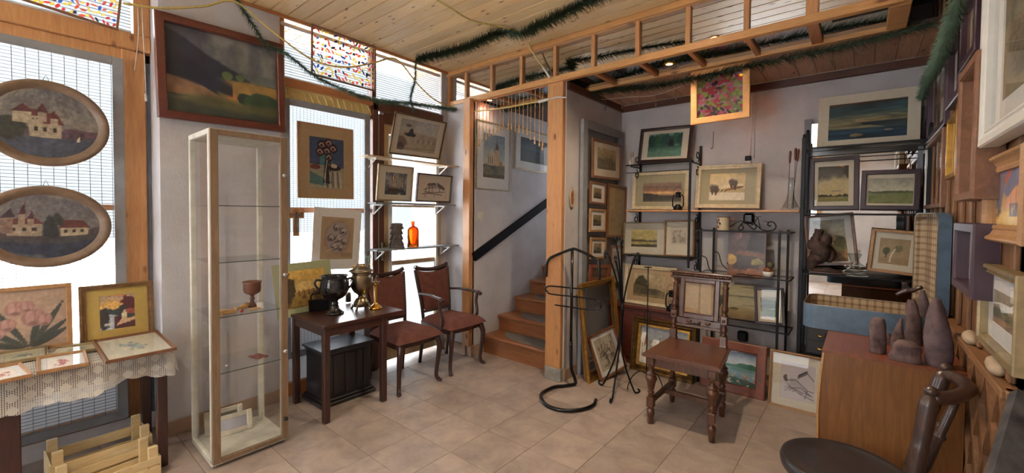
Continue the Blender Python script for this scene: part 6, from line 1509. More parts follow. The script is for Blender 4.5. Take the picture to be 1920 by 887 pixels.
ob_(g, 'body', M_fr['red'], mc, o4); g = G(); g.box(.60, 1.375, 2.405, 2.69, .53, .562, .006); ob_(g, 'top', M_fr['red'], mc, o4)
g = G(); g.box(.67, .96, 2.42, 2.43, .06, .48, .004); ob_(g, 'door', M_fr['red'], mc, o4); g = G(); g.box(1.0, 1.30, 2.42, 2.43, .06, .48, .004); ob_(g, 'door', M_fr['red'], mc, o4)

# glass and iron bookshelf
bs = thing('glass_bookshelf', 'black iron bookshelf with three glass shelves behind the cane chair', 'bookshelf', (1.75, 2.5, 0)); o5 = (1.75, 2.5, 0)
for x, y in ((1.455, 2.40), (2.015, 2.40), (1.50, 2.62), (2.045, 2.62)):
    g = G(); g.box(x - .008, x + .008, y - .008, y + .008, 0, 1.30, .002); ob_(g, 'post', M_iron, bs, o5)
for z in (1.285, .93, .53):
    g = G(); g.box(1.40 if z > 1.2 else 1.44, 2.09, 2.39, 2.64, z - .008, z); s1 = ob_(g, 'glass_shelf', M_shelfglass, bs, o5)
    g = G(); q = (1.40 if z > 1.2 else 1.44, 2.09, 2.388, 2.642)
    g.box(q[0], q[1], q[2], q[2] + .004, z - .010, z, 0); g.box(q[0], q[1], q[3] - .004, q[3], z - .010, z, 0); g.box(q[0], q[0] + .004, q[2], q[3], z - .010, z); g.box(q[1] - .004, q[1], q[2], q[3], z - .010, z); ob_(g, 'shelf_rim', M_iron, bs, o5)
for k, (x, z) in enumerate(((1.47, .93),)):
    g = G(); g.tube(spline([(1.465, 2.40, z + .14), (1.50, 2.40, z + .12), (1.52, 2.40, z + .05), (1.545, 2.40, z + .01)], 6), .004, 6); g.tube(spline([(1.51, 2.62, z + .16), (1.54, 2.62, z + .15), (1.57, 2.62, z + .06), (1.62, 2.62, z + .015), (1.66, 2.62, z + .05), (1.64, 2.62, z + .09), (1.61, 2.62, z + .07), (1.625, 2.62, z + .05)], 6), .004, 6); ob_(g, 'scroll', M_iron, bs, o5)
# things on shelves
def mug():
    q = P(1356, 431, 'y', 2.47); t = thing('floral_mug', 'cream enamel mug with brown flowers on the glass bookshelf', 'mug', (q.x, 2.47, 1.2855))
    G().lathe([(.0001, 0), (.046, 0), (.048, .003), (.048, .105), (.051, .110), (.047, .110), (.045, .005), (.0001, .004)], 28).build('body', plain('cream_enamel', (214, 200, 168), .3, sc=30, var=.04), t)
    g = G().tube(spline([(.045, 0, .085), (.075, .0, .09), (.084, 0, .06), (.07, 0, .035), (.046, 0, .03)], 5), .005, 8); o = g.build('handle', M_fr['brown'], t); o.rotation_euler = (0, 0, .1)
    g = G(); rg = random.Random(3)
    for k in range(16):
        a = -2.35 + rg.uniform(-.45, .55); z = rg.uniform(.02, .095); g.ell((.0475 * math.cos(a), .0475 * math.sin(a), z), .005, .005, .009, 6, 5)
    g.build('flower_decoration', plain('mug_flowers', (116, 66, 48), .4, c2=(56, 60, 84), sc=50), t)
    g = G().lathe([(.0512, .106), (.0517, .110), (.0502, .112)], 28); g.build('rim', M_fr['brown'], t)
mug()
t = thing('iron_candle_bar', 'black scrolled wrought iron candle bar on the glass bookshelf', 'candle holder', (1.80, 2.46, 1.2855)); g = G()
def bp(px, py, y=2.46): return P(px, py, 'y', y) - Vector((1.80, 2.46, 1.2855))
g.tube(spline([bp(1368, 425), bp(1385, 415.5), bp(1394, 415), bp(1402, 421), bp(1413, 430), bp(1418, 426), bp(1414, 420), bp(1409, 423)], 6), .004, 6)
g.tube(spline([bp(1387, 423), bp(1391, 422), bp(1394, 428), bp(1388, 432), bp(1385, 427), bp(1395, 416), bp(1403, 416), bp(1414, 419), bp(1430, 431), bp(1448, 432), bp(1455, 425), bp(1450, 417), bp(1441, 417), bp(1440, 423), bp(1446, 424)], 6), .004, 6)
g.tube([bp(1420, 408), bp(1414, 420)], .003, 6); g.tube([bp(1421, 408), bp(1426, 430)], .003, 6); g.build('scroll_bar', M_iron, t)
for a in (bp(1420, 407), bp(1442, 417)): G().lathe([(.0001, 0), (.026, .001), (.027, .004), (.003, .003)], 14, a).build('candle_plate', M_iron, t)
def small_box(label, px, py):
    q = P(px, py, 'y', 2.66); t = thing('wall_box', label, 'wall box', (q.x, 2.695, q.z), group='rounded black boxes on the back wall')
    g = G(); g.box(-.040, .040, -.035, 0, -.045, .045, .014); g.build('cover', M_iron, t); G().box(-.026, .026, -.038, -.034, -.03, .03, .004).build('face', plain('dark_plastic', (38, 38, 42), .35), t)
small_box('small rounded black box on the wall above the glass bookshelf', 1403, 410); small_box('small rounded black box on the wall under the lowest glass shelf', 1391.5, 631)
q = P(1440, 525, 'y', 2.46)
t = thing('eggshell_figure', 'small figure with brown ball head in a white eggshell on glass shelf', 'figurine', (q.x, 2.46, .9305)); G().lathe([(.0001, 0), (.022, .003), (.036, .02), (.038, .04), (.034, .045), (.03, .02), (.0001, .01)], 20).build('eggshell', M_white, t)
G().ell((0, 0, .055), .022, .022, .022).ell((-.022, 0, .06), .014, .014, .012).ell((.02, .01, .048), .016, .014, .016).build('body', plain('terracotta_fur', (132, 84, 60), .9, sc=60, bmp=.5), t); G().ell((.012, 0, .095), .026, .026, .026).build('head', plain('olive_ball', (84, 82, 62), .5, sc=30), t)
q = P(1405, 519, 'y', 2.44); tag(G().tube(spline([(-.09, 0, .004), (-.05, 0, .010), (0, 0, .003), (.05, 0, .010), (.09, 0, .004)], 5), .004, 6).tube([(0, -.02, .004), (.0, .02, .004)], .004, 6).build('iron_scrap', M_iron, loc=(q.x, 2.44, .9305)), 'flat black iron ornament lying before the unframed brown painting', 'ornament')
# lanterns
def lantern(label, x, y, z, s=1.0, rz=0):
    t = thing('oil_lantern', label, 'lantern', (x, y, z), rz, 'black oil lanterns'); k = s
    G().lathe([(.0001, 0), (.042 * k, 0), (.044 * k, .01 * k), (.040 * k, .035 * k), (.022 * k, .048 * k), (.022 * k, .058 * k), (.0001, .058 * k)], 20).build('tank', M_iron, t)
    G().lathe([(.022 * k, .06 * k), (.034 * k, .08 * k), (.034 * k, .10 * k), (.022 * k, .125 * k)], 20).build('globe', M_picglass, t)
    G().lathe([(.026 * k, .125 * k), (.03 * k, .13 * k), (.024 * k, .15 * k), (.024 * k, .165 * k), (.032 * k, .168 * k), (.03 * k, .174 * k), (.014 * k, .182 * k), (.0001, .184 * k)], 20).build('chimney', M_iron, t)
    g = G()
    for sx in (-1, 1): g.tube(spline([(sx * .038 * k, 0, .02 * k), (sx * .052 * k, 0, .05 * k), (sx * .050 * k, 0, .13 * k), (sx * .03 * k, 0, .155 * k)], 5), .0065 * k, 8)
    g.tube([(-.036 * k, 0, .075 * k), (.036 * k, 0, .105 * k)], .0015, 5); g.tube([(.036 * k, 0, .075 * k), (-.036 * k, 0, .105 * k)], .0015, 5); g.build('side_tubes', M_iron, t)
    G().tube(spline([(-.045 * k, 0, .14 * k), (-.042 * k, 0, .2 * k), (0, 0, .232 * k), (.042 * k, 0, .2 * k), (.045 * k, 0, .14 * k)], 6), .0016, 5).build('bail_handle', M_iron, t)
q = P(1271, 391, 'y', 2.48); lantern('small black oil lantern on the long wooden wall shelf', q.x, 2.48, 1.4525, .88)
q = P(1255, 580, 'y', 2.36); lantern('black oil lantern on the mahogany cabinet behind the cane chair', q.x, 2.42, .5625, 1.0)
# white hanging figurine
q = P(1186, 300, 'y', 2.52); t = thing('pale_figurine', 'pale seated animal figurine on the corner of the iron shelf', 'figurine', (q.x, 2.52, 1.8765)); mf = plain('pale_ceramic', (172, 160, 150), .6, sc=30, var=.1)
G().ell((0, 0, .045), .022, .024, .045, 16, 10, .05).build('body', mf, t); G().ell((-.004, -.006, .105), .019, .02, .022, 14, 10).build('head', mf, t); G().tube([(-.012, 0, .115), (-.018, 0, .145)], [.006, .001], 6).tube([(.008, 0, .118), (.010, 0, .14)], [.006, .001], 6).build('ears', mf, t); G().ell((-.016, -.012, .03), .012, .010, .028).build('foreleg', M_white, t)
# fondue skewers in conical glass
q = P(1482, 391, 'y', 2.52); t = thing('conical_glass_vase', 'slender conical glass vase at the end of the wooden shelf', 'vase', (q.x, 2.52, 1.4525)); G().lathe([(.0001, 0), (.066, 0), (.068, .004), (.05, .03), (.03, .08), (.018, .14), (.016, .20), (.018, .25), (.016, .25), (.013, .2), (.016, .14), (.028, .08), (.05, .028), (.0001, .004)], 28).build('body', glassy('vase_glass', (.92, .94, .94), 1.2), t)
for i, (dx, tx, rz) in enumerate(((-.02, -.012, 0), (.010, .035, 1), (.02, .022, 2))):
    a = Vector((dx, -.004 * i, .012)); b_ = Vector((tx, .004 * i, .36 + .01 * i)); d_ = (b_ - a).normalized()
    t = thing('fondue_fork', ('fondue fork leaning left in the conical vase', 'fondue fork with broad handle leaning right in the conical vase', 'middle fondue fork in the conical vase')[i], 'fork', (q.x, 2.52, 1.4525), group='red handled forks in the conical vase'); G().tube([a, b_], .0018, 6).build('prong', M_iron, t); G().tube([b_, b_ + d_ * .02, b_ + d_ * .08, b_ + d_ * .095], [.005, .008, .009, .005], 8).build('handle', M_fr['red'], t)
# socket with cable and hook
q = P(1403, 297, 'y', 2.69); t = thing('wall_socket', 'small white socket and cable junction on the back wall', 'socket', (q.x, 2.698, q.z)); G().box(-.022, .022, -.03, 0, -.02, .02, .004).build('plug', M_iron, t); G().lathe([(.0001, -.03), (.026, -.02), (.028, 0)], 16, (0, 0, -.035), 'y').build('cap', M_white, t)
a, b_ = P(1410, 205, 'y', 2.69), q; g = G().tube(spline([(a.x, 2.685, 2.44), (a.x + .006, 2.69, 2.2), (a.x - .004, 2.69, 2.0), (q.x + .01, 2.69, 1.84), (q.x, 2.685, q.z + .02)], 6), .003, 5).tube([(a.x + .025, 2.692, 2.44), (a.x + .022, 2.692, q.z)], .0035, 5); tag(g.build('power_cable', M_whitecable), 'thin cable running down the back wall to the socket', 'cable')
q = P(1338, 232, 'y', 2.69); tag(G().tube(spline([(q.x, 2.69, 2.15), (q.x, 2.685, 2.02), (q.x - .01, 2.68, 1.995), (q.x - .018, 2.68, 2.01)], 5), .002, 5).build('wire_hook', M_iron), 'thin wire hook on the back wall under the hanging painted glass', 'hook')

# ================================================================ MIRRORED ETAGERE
et = thing('mirrored_etagere', 'black metal etagere with mirror back in the right corner', 'shelf unit', (2.48, 2.56, 0)); o6 = (2.48, 2.56, 0)
for x, y, zt in ((2.15, 2.42, 1.98), (2.81, 2.42, 1.98), (2.15, 2.66, 2.05), (2.81, 2.66, 2.05)):
    g = G(); g.box(x - .012, x + .012, y - .012, y + .012, 0, zt, .002); g.ell((x, y, zt + .012), .011, .011, .016, 8, 6); ob_(g, 'post', M_iron, et, o6)
for z in (1.905, 1.43, .995, .40, .12):
    g = G(); g.box(2.14, 2.815, 2.41, 2.665, z - .012, z, .002); ob_(g, 'shelf', M_iron, et, o6)
g = G(); g.box(2.16, 2.80, 2.41, 2.422, 1.835, 1.842, .001); g.box(2.16, 2.80, 2.41, 2.422, 1.87, 1.876, .001); ob_(g, 'gallery_rail', M_iron, et, o6)
g = G(); g.box(2.17, 2.81, 2.672, 2.676, .42, 2.12); ob_(g, 'mirror_back', M_mirror, et, o6)
g = G(); g.box(2.125, 2.172, 2.668, 2.684, .40, 2.16, .002); g.box(2.77, 2.825, 2.668, 2.684, .4, 2.16, .002); ob_(g, 'mirror_frame', M_greypaint, et, o6)
# dark drawers under suitcase inside etagere
db = thing('drawer_box', 'dark chest of small drawers with brass handles low in the etagere', 'drawers', (2.46, 2.52, .4005)); g = G(); g.box(-.27, .30, -.09, .13, 0, .20, .004); g.build('body', M_blackwood, db)
for k in range(2):
    g = G(); g.box(-.26, .29, -.098, -.09, .012 + k * .094, .098 + k * .094, .002); dd2 = g.build('drawer', M_blackwood, db)
    g = G().tube(spline([(-.2, -.098, .06 + k * .094), (-.19, -.112, .052 + k * .094), (-.165, -.112, .052 + k * .094), (-.155, -.098, .06 + k * .094)], 4), .004, 6); g.build('drawer_pull', M_brass, dd2)
# root sculpture
q = P(1540, 499, 'y', 2.46)
M_root = plain('dark_root', (62, 44, 40), .7, sc=24, var=.3, bmp=.8)
t = thing('root_sculpture', 'twisted dark root sculpture on the mirrored etagere', 'sculpture', (q.x, 2.46, .9955)); t.scale = (1.2, 1.1, 1.2)
g = G().tube(spline([(.10, 0, .012), (.04, -.01, .016), (-.03, 0, .014), (-.045, 0, .05), (-.03, 0, .085), (.0, 0, .11), (-.012, 0, .15), (-.03, 0, .19), (-.02, 0, .235), (-.015, 0, .262)], 5), [.008, .010, .012, .014, .018, .022, .024, .022, .02, .02, .02, .02, .02, .022, .024, .026, .03, .032, .034, .036, .038, .04, .042, .042, .044, .046, .048, .05, .05, .05, .048, .046, .044, .042, .04, .036, .03, .026, .024, .022, .022, .022, .022, .024, .024, .022][:46], 12)
rg = random.Random(4); g.v = [(v[0] + rg.uniform(-.004, .004), v[1] + rg.uniform(-.004, .004), v[2] + rg.uniform(-.003, .003)) for v in g.v]
g.build('trunk', M_root, t)
G().tube(spline([(.02, 0, .11), (.045, 0, .13), (.05, 0, .10), (.04, 0, .08), (.02, 0, .085)], 5), .014, 8).ell((-.045, 0, .17), .03, .03, .035, 12, 8, .08).ell((.02, -.01, .20), .03, .028, .04, 12, 8, .1, 3).build('knots', M_root, t)
G().box(-.055, .12, -.04, .04, 0, .012, .004).build('plinth', M_darkwood, t)
# glass decanter and bowl
q = P(1602, 500, 'y', 2.45); mg = glassy('decanter_glass', (.93, .95, .94), 1.2)
tag(G().lathe([(.0001, .001), (.075, .001), (.08, .01), (.06, .03), (.03, .055), (.022, .08), (.024, .11), (.040, .15), (.042, .155), (.036, .15), (.018, .1), (.022, .06), (.055, .03), (.0001, .01)], 30).build('glass_decanter', mg, loc=(q.x, 2.45, .9955)), 'clear wide based glass decanter on the mirrored etagere', 'decanter')
# ================================================================ SIDEBOARD
sb = thing('sideboard', 'mid brown veneered sideboard with bowed end panel at the right wall', 'sideboard', (2.6, 1.5, 0)); o7 = (2.6, 1.5, 0)
M_ven = wood('sideboard_veneer', (146, 100, 54), (112, 70, 32), (9, 9, .8), .38, .25); M_ventop = wood('sideboard_top', (142, 84, 58), (112, 62, 42), (9, .9, 9), .3, .35)
Y0, Y1 = 1.043, 1.98
prof = [(2.37, .797), (2.815, .797), (2.815, .06), (2.405, .06), (2.385, .16), (2.366, .28), (2.356, .40), (2.354, .52), (2.36, .66)]
g = G(); g.prism(prof[::-1], Y0 + .004, Y1, 'y'); ob_(g, 'body', M_ven, sb, o7)
g = G(); g.prism([(2.366, .79), (2.366, .803), (2.82, .803), (2.82, .79)], Y0 - .004, Y1, 'y'); ob_(g, 'top', M_ventop, sb, o7)
g = G(); n_ = len(prof)
for i in range(3, n_): a, b_ = prof[i], prof[(i + 1) % n_] if i + 1 < n_ else prof[0]; g.bar((a[0], Y0 + .002, a[1]), (b_[0], Y0 + .002, b_[1]), .008, .008, up=(0, 1, 0))
ob_(g, 'edge_banding', M_orangex, sb, o7)
for x in (2.44, 2.76):
    for y in (1.08, 1.92): g = G(); g.lathe([(.014, 0), (.02, .06)], 12, (x, y, 0)); ob_(g, 'foot', M_iron, sb, o7)
g = G(); g.box(2.352, 2.360, 1.50, 1.503, .10, .78); ob_(g, 'door_gap', M_iron, sb, o7)
# ================================================================ SUITCASE
SY, SXa, SXb, SD, SZ = 1.46, 2.25, 2.72, .40, .8045
sc_ = thing('open_suitcase', 'open blue suitcase with checked lining lying on the sideboard', 'suitcase', (2.5, 1.66, SZ)); o8 = (2.5, 1.66, SZ)
M_blue = plain('blue_leatherette', (84, 108, 132), .45, sc=18, var=.12, bmp=.2, coat=.1)
m, nt, b, N, L = nm('checked_lining'); mp = objco(nt, (1, 1, 1)); sp2 = N.new('ShaderNodeSeparateXYZ'); L.new(mp.outputs[0], sp2.inputs[0])
def st_(o, per): return mth('GREATER_THAN', mth('SINE', mth('MULTIPLY', o, 2 * math.pi / per, nt), None, nt), .45, nt)
s1 = mth('ADD', mth('ADD', st_(sp2.outputs[0], .034), st_(sp2.outputs[1], .034), nt), st_(sp2.outputs[2], .034), nt); r_ = ramp(nt, mth('MULTIPLY', s1, .4, nt), [(.0, lin((176, 160, 136))), (.4, lin((150, 130, 106))), (.8, lin((118, 96, 78)))]); L.new(r_.outputs[0], b.inputs['Base Color']); b.inputs['Roughness'].default_value = .85; M_lining = m
def rrect(x0, x1, y0, y1, r, n=6):
    out = []
    for cx_, cy_, a0 in ((x1 - r, y1 - r, 0), (x0 + r, y1 - r, 90), (x0 + r, y0 + r, 180), (x1 - r, y0 + r, 270)):
        for k in range(n + 1): a = R(a0 + 90 * k / n); out.append((cx_ + r * math.cos(a), cy_ + r * math.sin(a)))
    return out
def tray(W_, D_, H_, r=.06, th=.005):
    go, gi = G(), G(); o_, i_ = rrect(0, W_, 0, D_, r), rrect(th, W_ - th, th, D_ - th, r - th); n = len(o_)
    go.add([(x, y, 0) for x, y in o_] + [(x, y, H_) for x, y in o_], [tuple(range(n))[::-1]] + [(k, (k + 1) % n, n + (k + 1) % n, n + k) for k in range(n)], False)
    gi.add([(x, y, th) for x, y in i_] + [(x, y, H_) for x, y in i_], [tuple(range(n))] + [(k, n + k, n + (k + 1) % n, (k + 1) % n) for k in range(n)], False)
    ge = G(); ge.add([(x, y, H_) for x, y in o_] + [(x, y, H_) for x, y in i_] + [(x, y, H_ + .004) for x, y in o_] + [(x, y, H_ + .004) for x, y in i_], [(k, (k + 1) % n, 2 * n + (k + 1) % n, 2 * n + k) for k in range(n)] + [(n + k, 3 * n + k, 3 * n + (k + 1) % n, n + (k + 1) % n) for k in range(n)] + [(2 * n + k, 2 * n + (k + 1) % n, 3 * n + (k + 1) % n, 3 * n + k) for k in range(n)])
    return go, gi, ge
M_rim = plain('steel_rim', (150, 142, 128), .35, .8, bmp=0)
for nme, H_, mat_ in (('base', .125, Matrix.Translation((SXa, SY, SZ))), ('lid', .045, None)):
    go, gi, ge = tray(.51, SD, H_)
    if nme == 'lid': mat_ = Matrix.Translation((2.81, SY + .006, SZ + .115)) @ Matrix.Rotation(R(7.5), 4, 'Z') @ Matrix(((0, 0, -1, 0), (0, 1, 0, 0), (1, 0, 0, 0), (0, 0, 0, 1)))
    for q_, m_, n_ in ((go, M_blue, nme + '_shell'), (gi, M_lining, nme + '_lining'), (ge, M_rim, nme + '_rim')): q_.xf(mat_); ob_(q_, n_, m_, sc_, o8)
g = G().tube(spline([(2.46, SY - .004, SZ + .06), (2.47, SY - .025, SZ + .05), (2.54, SY - .025, SZ + .05), (2.55, SY - .004, SZ + .06)], 4), .005, 6)
tag(G().box(2.33, 2.70, 1.56, 1.80, SZ + .006, SZ + .03, .003).build('flat_wooden_tray', M_fr['brown']), 'brown flat wooden tray lying inside the open suitcase', 'tray')
tag(G().box(2.36, 2.68, 1.60, 1.83, SZ + .031, SZ + .05, .003).build('flat_wooden_tray', M_fr['oak']), 'lighter flat wooden tray on top inside the open suitcase', 'tray')
# stones
M_stone = plain('reddish_stone', (120, 98, 96), .85, sc=22, var=.25, bmp=.9, c2=(66, 50, 52)); M_stonep = plain('purple_stone', (108, 90, 94), .8, sc=18, var=.2, bmp=.5, c2=(70, 56, 60))
def stone(label, px, py, yy, hh, rad, prof, matx, sx=1, sy=1, leanx=0, seed=1):
    q = P(px, py, 'z', .8035); rg = random.Random(seed); g = G(); n = 22; vs = []; m_ = len(prof) - 1
    ph = [rg.uniform(0, 6.28) for _ in range(4)]
    for i in range(24):
        t = i / 23; f = t * m_; k = min(m_ - 1, int(f)); r = rad * (prof[k] * (1 - (f - k)) + prof[k + 1] * (f - k))
        for j in range(n):
            a = 2 * math.pi * j / n; rr = r * (1 + .10 * math.sin(2 * a + ph[0] + t * 3) + .07 * math.sin(3 * a + ph[1] + t * 7) + .03 * rg.uniform(-1, 1) + .03 * math.sin(5 * a + ph[2]))
            vs.append((rr * sx * math.cos(a) + leanx * t * t, rr * sy * math.sin(a), hh * t))
    fs = [(i * n + j, i * n + (j + 1) % n, (i + 1) * n + (j + 1) % n, (i + 1) * n + j) for i in range(23) for j in range(n)] + [tuple(range(n))[::-1], tuple(23 * n + j for j in range(n))]
    g.add(vs, fs, True); tag(g.build('standing_stone', matx, loc=(q.x, q.y, .8035)), label, 'stone', 'reddish stones on the sideboard')
stone('short square reddish stone, leftmost on the sideboard', 1645, 661, 0, .155, .030, [.95, .9, .9, .85, .9, .85, .6], M_stone, seed=2)
stone('low flat topped grey stone at the front of the sideboard', 1698, 677, 0, .085, .044, [1, 1.05, .95, .98, .95, .6], M_stone, 1.05, .8, seed=3)
stone('small pointed stone behind the low flat one', 1682, 650, 0, .135, .028, [1, .95, .8, .6, .45, .2], M_stone, .9, .9, .012, seed=4)
stone('tall rough stone behind the low flat one', 1712, 645, 0, .21, .038, [1, 1, .95, .9, .8, .7, .4], M_stone, .85, .8, -.01, seed=5)
stone('rounded upright stone between the tall rough one and the largest', 1732, 640, 0, .25, .034, [1, 1, .95, .85, .75, .6, .25], M_stonep, .8, .9, -.01, seed=6)
stone('largest curved purple stone, rightmost on the sideboard', 1758, 686, 0, .275, .042, [.95, 1.05, 1.1, 1.05, .95, .75, .35], M_stonep, .9, .9, -.012, seed=7)
stone('tiny reddish stone between the square stone and the pointed one', 1664, 645, 0, .05, .02, [1, 1, .9, .5], M_stone, seed=8)
a = P(1680, 553, 'y', 1.42); b_ = P(1730, 538, 'y', 1.42)
o = G().tube(spline([a, a * .6 + b_ * .4 + Vector((0, 0, .004)), a * .4 + b_ * .6 - Vector((0, 0, .002)), b_], 5), [.009] * 4 + [.011] * 8 + [.009] * 4, 8).build('carved_stick', M_fr['dark']); tag(o, 'short dark red carved stick lying across the stones', 'stick')
for i, (px, py, w_) in enumerate(((1812, 636, .05), (1858, 688, .065))):
    q = P(px, py, 'x', 2.80); g = G().ell((0, 0, .022), .022, w_, .026, 16, 10, .05, i)
    tag(g.build('pale_stone', plain('pale_stone', (176, 156, 132), .8, sc=14, var=.15, bmp=.4), loc=(2.81, q.y, .9405)), ('rear pale rounded stone on the wall ledge', 'front pale rounded stone on the wall ledge')[i], 'stone')

# ================================================================ DARK SPINDLE CHAIR AT LOWER RIGHT
dc = thing('spindle_back_chair', 'dark round seated chair with turned back posts at lower right', 'chair', (2.46, .72, 0)); o9 = Vector((2.46, .72, 0))
M_dch = wood('dark_turned_wood', (84, 62, 52), (50, 36, 34), (10, 10, 2), .35, .4); M_dseat = plain('black_leather_seat', (44, 40, 44), .4, sc=16, var=.12, coat=.25)
g = G().lathe([(.0001, .405), (.19, .405), (.205, .415), (.208, .435), (.203, .452), (.192, .458), (.182, .450), (.12, .446), (.0001, .444)], 48, (0, 0, 0)); g.xf(Matrix.Scale(1.0, 4)); g.build('seat', M_dseat, dc)
p1b, p1t = Vector((2.640, .655, .43)), P(1747, 728, 'y', .655); p2b, p2t = Vector((2.660, .93, .43)), P(1775, 684, 'y', .965)
for bt_, tp_ in ((p1b, p1t), (p2b, p2t)):
    d_ = (tp_ - bt_); L_ = d_.length
    g = G().lathe([(.020, -.02), (.022, .05), (.023, L_ * .45), (.024, L_ * .5), (.021, L_ * .52), (.024, L_ * .60), (.026, L_ * .85), (.022, L_ * .92), (.014, L_ * .93), (.013, L_ * .945), (.018, L_ * .95), (.020, L_ * .98), (.016, L_ * 1.0), (.0001, L_ * 1.02)], 18)
    rot = d_.to_track_quat('Z', 'Y').to_matrix().to_4x4(); g.xf(Matrix.Translation(bt_ - o9) @ rot); g.build('back_post', M_dch, dc)
c1, c2 = p1t - Vector((0, 0, .035)), p2t - Vector((0, 0, .035)); md = (c1 + c2) / 2 + Vector((.07, -.01, .005))
g = G().tube([v - o9 for v in spline([c1, c1 * .6 + md * .4 + Vector((.02, 0, 0)), md, c2 * .6 + md * .4 + Vector((.02, 0, 0)), c2], 6)], [.018] + [.022] * 23 + [.018], 10); g.build('crest_rail', M_dch, dc)
for f in (.30, .62):
    b0 = p1b * (1 - f) + p2b * f + Vector((.01, 0, 0)); t0 = c1 * (1 - f) + c2 * f + Vector((.055, 0, 0)); d_ = t0 - b0; L_ = d_.length
    g = G().lathe([(.010, 0), (.014, .02), (.012, .06), (.016, L_ * .3), (.013, L_ * .55), (.018, L_ * .57), (.018, L_ * .59), (.012, L_ * .61), (.013, L_ * .8), (.010, L_)], 12); g.xf(Matrix.Translation(b0 - o9) @ d_.to_track_quat('Z', 'Y').to_matrix().to_4x4()); g.build('spindle', M_dch, dc)
for sx, sy in ((-1, -1), (1, -1), (-1, 1), (1, 1)):
    g = G().tube([(sx * .12, sy * .12, .41), (sx * .15, sy * .15, .2), (sx * .175, sy * .175, 0)], [.018, .02, .013], 12); g.build('leg', M_dch, dc)
g = G().tube([(.17, -.08, .43), (.185, -.03, .445), (.19, .05, .445), (.19, .19, .43)], .016, 8); g.build('seat_bracket', M_dch, dc)
# leaning dark frame lower right edge
a = P(1882, 890, 'y', .12); b_ = P(1918, 762, 'y', .32)
lf = thing('leaning_frame', 'dark weathered frame leaning at the lower right edge', 'frame', (2.95, .1, 0)); g = G()
aa = P(1878, 900, 'y', .10) - Vector((2.95, .1, 0)); bb_ = P(1926, 740, 'y', .34) - Vector((2.95, .1, 0)); d_ = (bb_ - aa).normalized(); aa = aa - d_ * (aa.z / d_.z) ; ee_ = aa + d_ * ((.95) / d_.z * 1.0)
g.bar(aa + Vector((.02, 0, .005)), ee_, .05, .03, up=(0, 1, 0)); g.bar(aa + Vector((.55, 0, .005)), ee_ + Vector((.53, 0, 0)), .05, .03, up=(0, 1, 0)); g.bar(ee_, ee_ + Vector((.55, 0, 0)), .05, .03); g.bar(aa + Vector((.0, 0, .04)), aa + Vector((.57, 0, .04)), .05, .03); g.build('rails', plain('weathered_dark_paint', (92, 90, 92), .5, sc=16, var=.35, c2=(30, 30, 34)), lf)
g = G(); g.add([aa + Vector((.02, .01, .03)), aa + Vector((.55, .01, .03)), ee_ + Vector((.53, .01, 0)), ee_ + Vector((0, .01, 0))], [(0, 1, 2, 3)]); g.build('panel', plain('dull_panel', (120, 112, 84), .6, sc=6, var=.15), lf)

# ================================================================ GARLANDS, ROPES, LIGHT STRINGS
def garland(name, label, pts, r=.045, dens=1500, seed=1):
    sp3 = spline(pts, 14); rg = random.Random(seed); g = G(); vs = []; fs = []; L_ = 0
    segs = [(a, b_, (b_ - a).length) for a, b_ in zip(sp3[:-1], sp3[1:])]; g.tube(sp3, .004, 5)
    for a, b_, l in segs:
        t_ = (b_ - a).normalized(); u_ = t_.cross(Vector((0, 0, 1)));
        if u_.length < .1: u_ = t_.cross(Vector((1, 0, 0)))
        u_.normalize(); w_ = t_.cross(u_)
        for k in range(int(l * dens + rg.random())):
            p = a.lerp(b_, rg.random()); an = rg.uniform(0, 6.283); n_ = u_ * math.cos(an) + w_ * math.sin(an); L3 = r * rg.uniform(.6, 1.15); tip = p + n_ * L3 + t_ * L3 * rg.uniform(.2, .8) + Vector((0, 0, -.15 * L3))
            s_ = n_.cross(t_) * .0030; o = len(vs); vs += [p - s_, p + s_, tip]; fs.append((o, o + 1, o + 2))
    g.add(vs, fs); tag(g.build(name, M_needle), label, 'garland', 'green tinsel garlands')
def PX(l, ax, c): return [P(a, b_, ax, c) for a, b_ in l]
# along the window head
g1 = PX([(440, -8), (470, 40), (500, 82), (540, 103), (590, 142), (640, 166), (700, 186), (770, 194), (830, 202), (862, 207)], 'x', -.70)
garland('tinsel_garland', 'green tinsel garland draped over the landscape painting and along the window head', g1, .040, 1700, 1)
g2 = PX([(868, 210), (915, 207), (960, 201), (1040, 184), (1110, 172), (1200, 163), (1290, 149), (1400, 124), (1500, 104), (1600, 83), (1690, 60), (1750, 44)], 'y', 2.02)
garland('tinsel_garland', 'green tinsel garland running under the rear edge of the mirrored bulkhead', g2, .058, 2200, 2)
g3 = [P(a, b_, 'z', 2.80) for a, b_ in ((780, 112), (870, 88), (940, 60), (975, 64), (1020, 42), (1075, 16), (1120, -6), (1180, -40))]
garland('tinsel_garland', 'green tinsel garland hanging across the pine ceiling', g3, .068, 2000, 3)
g4 = PX([(780, 112), (778, 150), (770, 185), (776, 208)], 'x', -.69)
garland('tinsel_garland', 'short green tinsel garland hanging down before the transom blinds', g4, .032, 1500, 4)
g5 = [P(1800, -20, 'x', 2.72), P(1788, 30, 'x', 2.72), P(1770, 80, 'x', 2.73), P(1757, 115, 'x', 2.74), P(1738, 150, 'x', 2.76), P(1728, 182, 'x', 2.76)]
garland('tinsel_garland', 'green tinsel garland hanging in the right corner above the purple frames', g5, .036, 2000, 5)
def rope(label, pts, r=.007, m_=None, grp='yellow rope lights'):
    tag(G().tube(spline(pts, 8), r, 6).build('rope_light', m_ or M_rope), label, 'rope light', grp)
rope('yellow rope light looped along the window head past the painted glass', PX([(230, 6), (300, 15), (380, 12), (440, 3), (500, 50), (560, 96), (600, 118), (650, 126), (700, 118), (735, 109), (755, 122), (785, 160), (820, 190), (862, 205)], 'x', -.69))
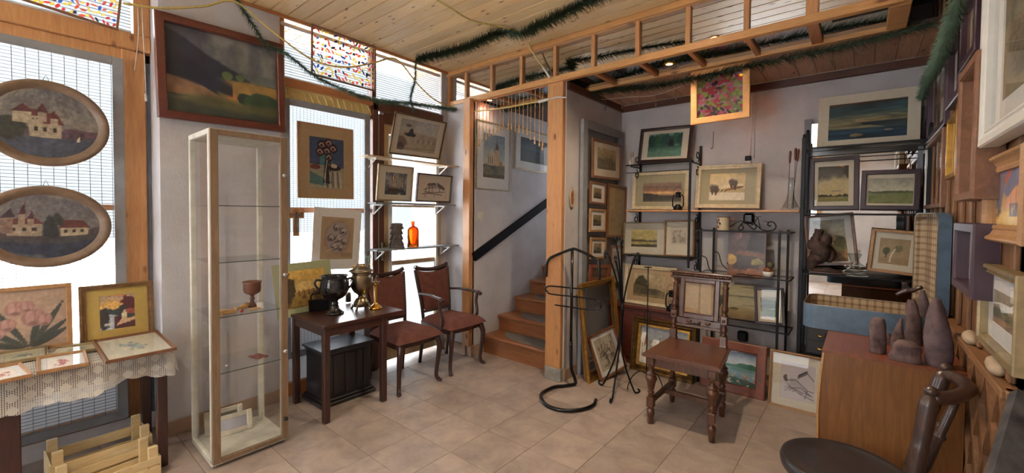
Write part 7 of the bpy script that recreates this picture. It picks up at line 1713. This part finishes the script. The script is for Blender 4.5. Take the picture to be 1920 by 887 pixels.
rope('yellow rope light hanging from the pine ceiling beside the garland', [P(a, b_, 'z', c) for a, b_, c in ((800, -12, 2.83), (840, 12, 2.80), (885, 38, 2.80), (950, 52, 2.82), (972, 60, 2.82))])
rope('short straight yellow rope light hanging before the bulkhead mirrors', [P(980, 65, 'y', 1.50), P(1000, 100, 'y', 1.54), P(1020, 128, 'y', 1.57)], .007)
tag(G().tube([P(1018, 126, 'y', 1.57), P(1032, 147, 'y', 1.585)], .010, 8).build('rope_connector', M_whitecable), 'white end connector of the short rope light', 'connector')
rope('pale rope light under the bulkhead above the bead curtain', PX([(872, 211), (940, 203), (1000, 192), (1012, 190)], 'y', 1.60), .007)
tag(G().tube([P(1010, 191, 'y', 1.60), P(1030, 186, 'y', 1.60)], .012, 8).tube(PX([(1030, 186), (1045, 182), (1062, 183)], 'y', 1.60), .006, 6).build('rope_connector', M_white), 'white cable joint on the wooden post above the bead curtain', 'connector')
fl = thing('fairy_lights', 'string of unlit icicle fairy lights under the lower ceiling', 'fairy lights', (0, 0, 0)); g = G(); ln = PX([(1100, 178), (1130, 186), (1180, 182), (1230, 178), (1290, 158), (1340, 150), (1420, 120), (1500, 100), (1560, 92), (1660, 72)], 'y', 2.20); sp4 = spline(ln, 8); g.tube(sp4, .0022, 5); g.build('wire', M_whitecable, fl)
rg = random.Random(5)
for k in range(4, len(sp4), 5):
    p = sp4[k]; n_ = rg.choice((1, 2)); g = G(); h_ = .03 + .05 * rg.random(); g.tube([p, p - Vector((0, 0, h_))], .0018, 4); g.tube([p - Vector((0, 0, h_)), p - Vector((0, 0, h_ + .035))], [.006, .005], 6); g.build('icicle_bulb', plain('bulb_holder', (120, 116, 106), .5), fl)
# cord and knob on the window frame
tag(G().tube(PX([(258, 8), (260, 60), (257, 95), (252, 132)], 'x', -.98), .0022, 5).build('blind_cord', M_whitecable), 'shorter blind cord hanging on the orange window frame', 'cord')
tag(G().tube(PX([(266, 8), (268, 60), (272, 130), (274, 180)], 'x', -.97), .0024, 5).tube(PX([(273, 176), (274, 190)], 'x', -.97), .006, 6).build('blind_cord', M_whitecable), 'longer blind cord with knob on the orange window frame', 'cord')
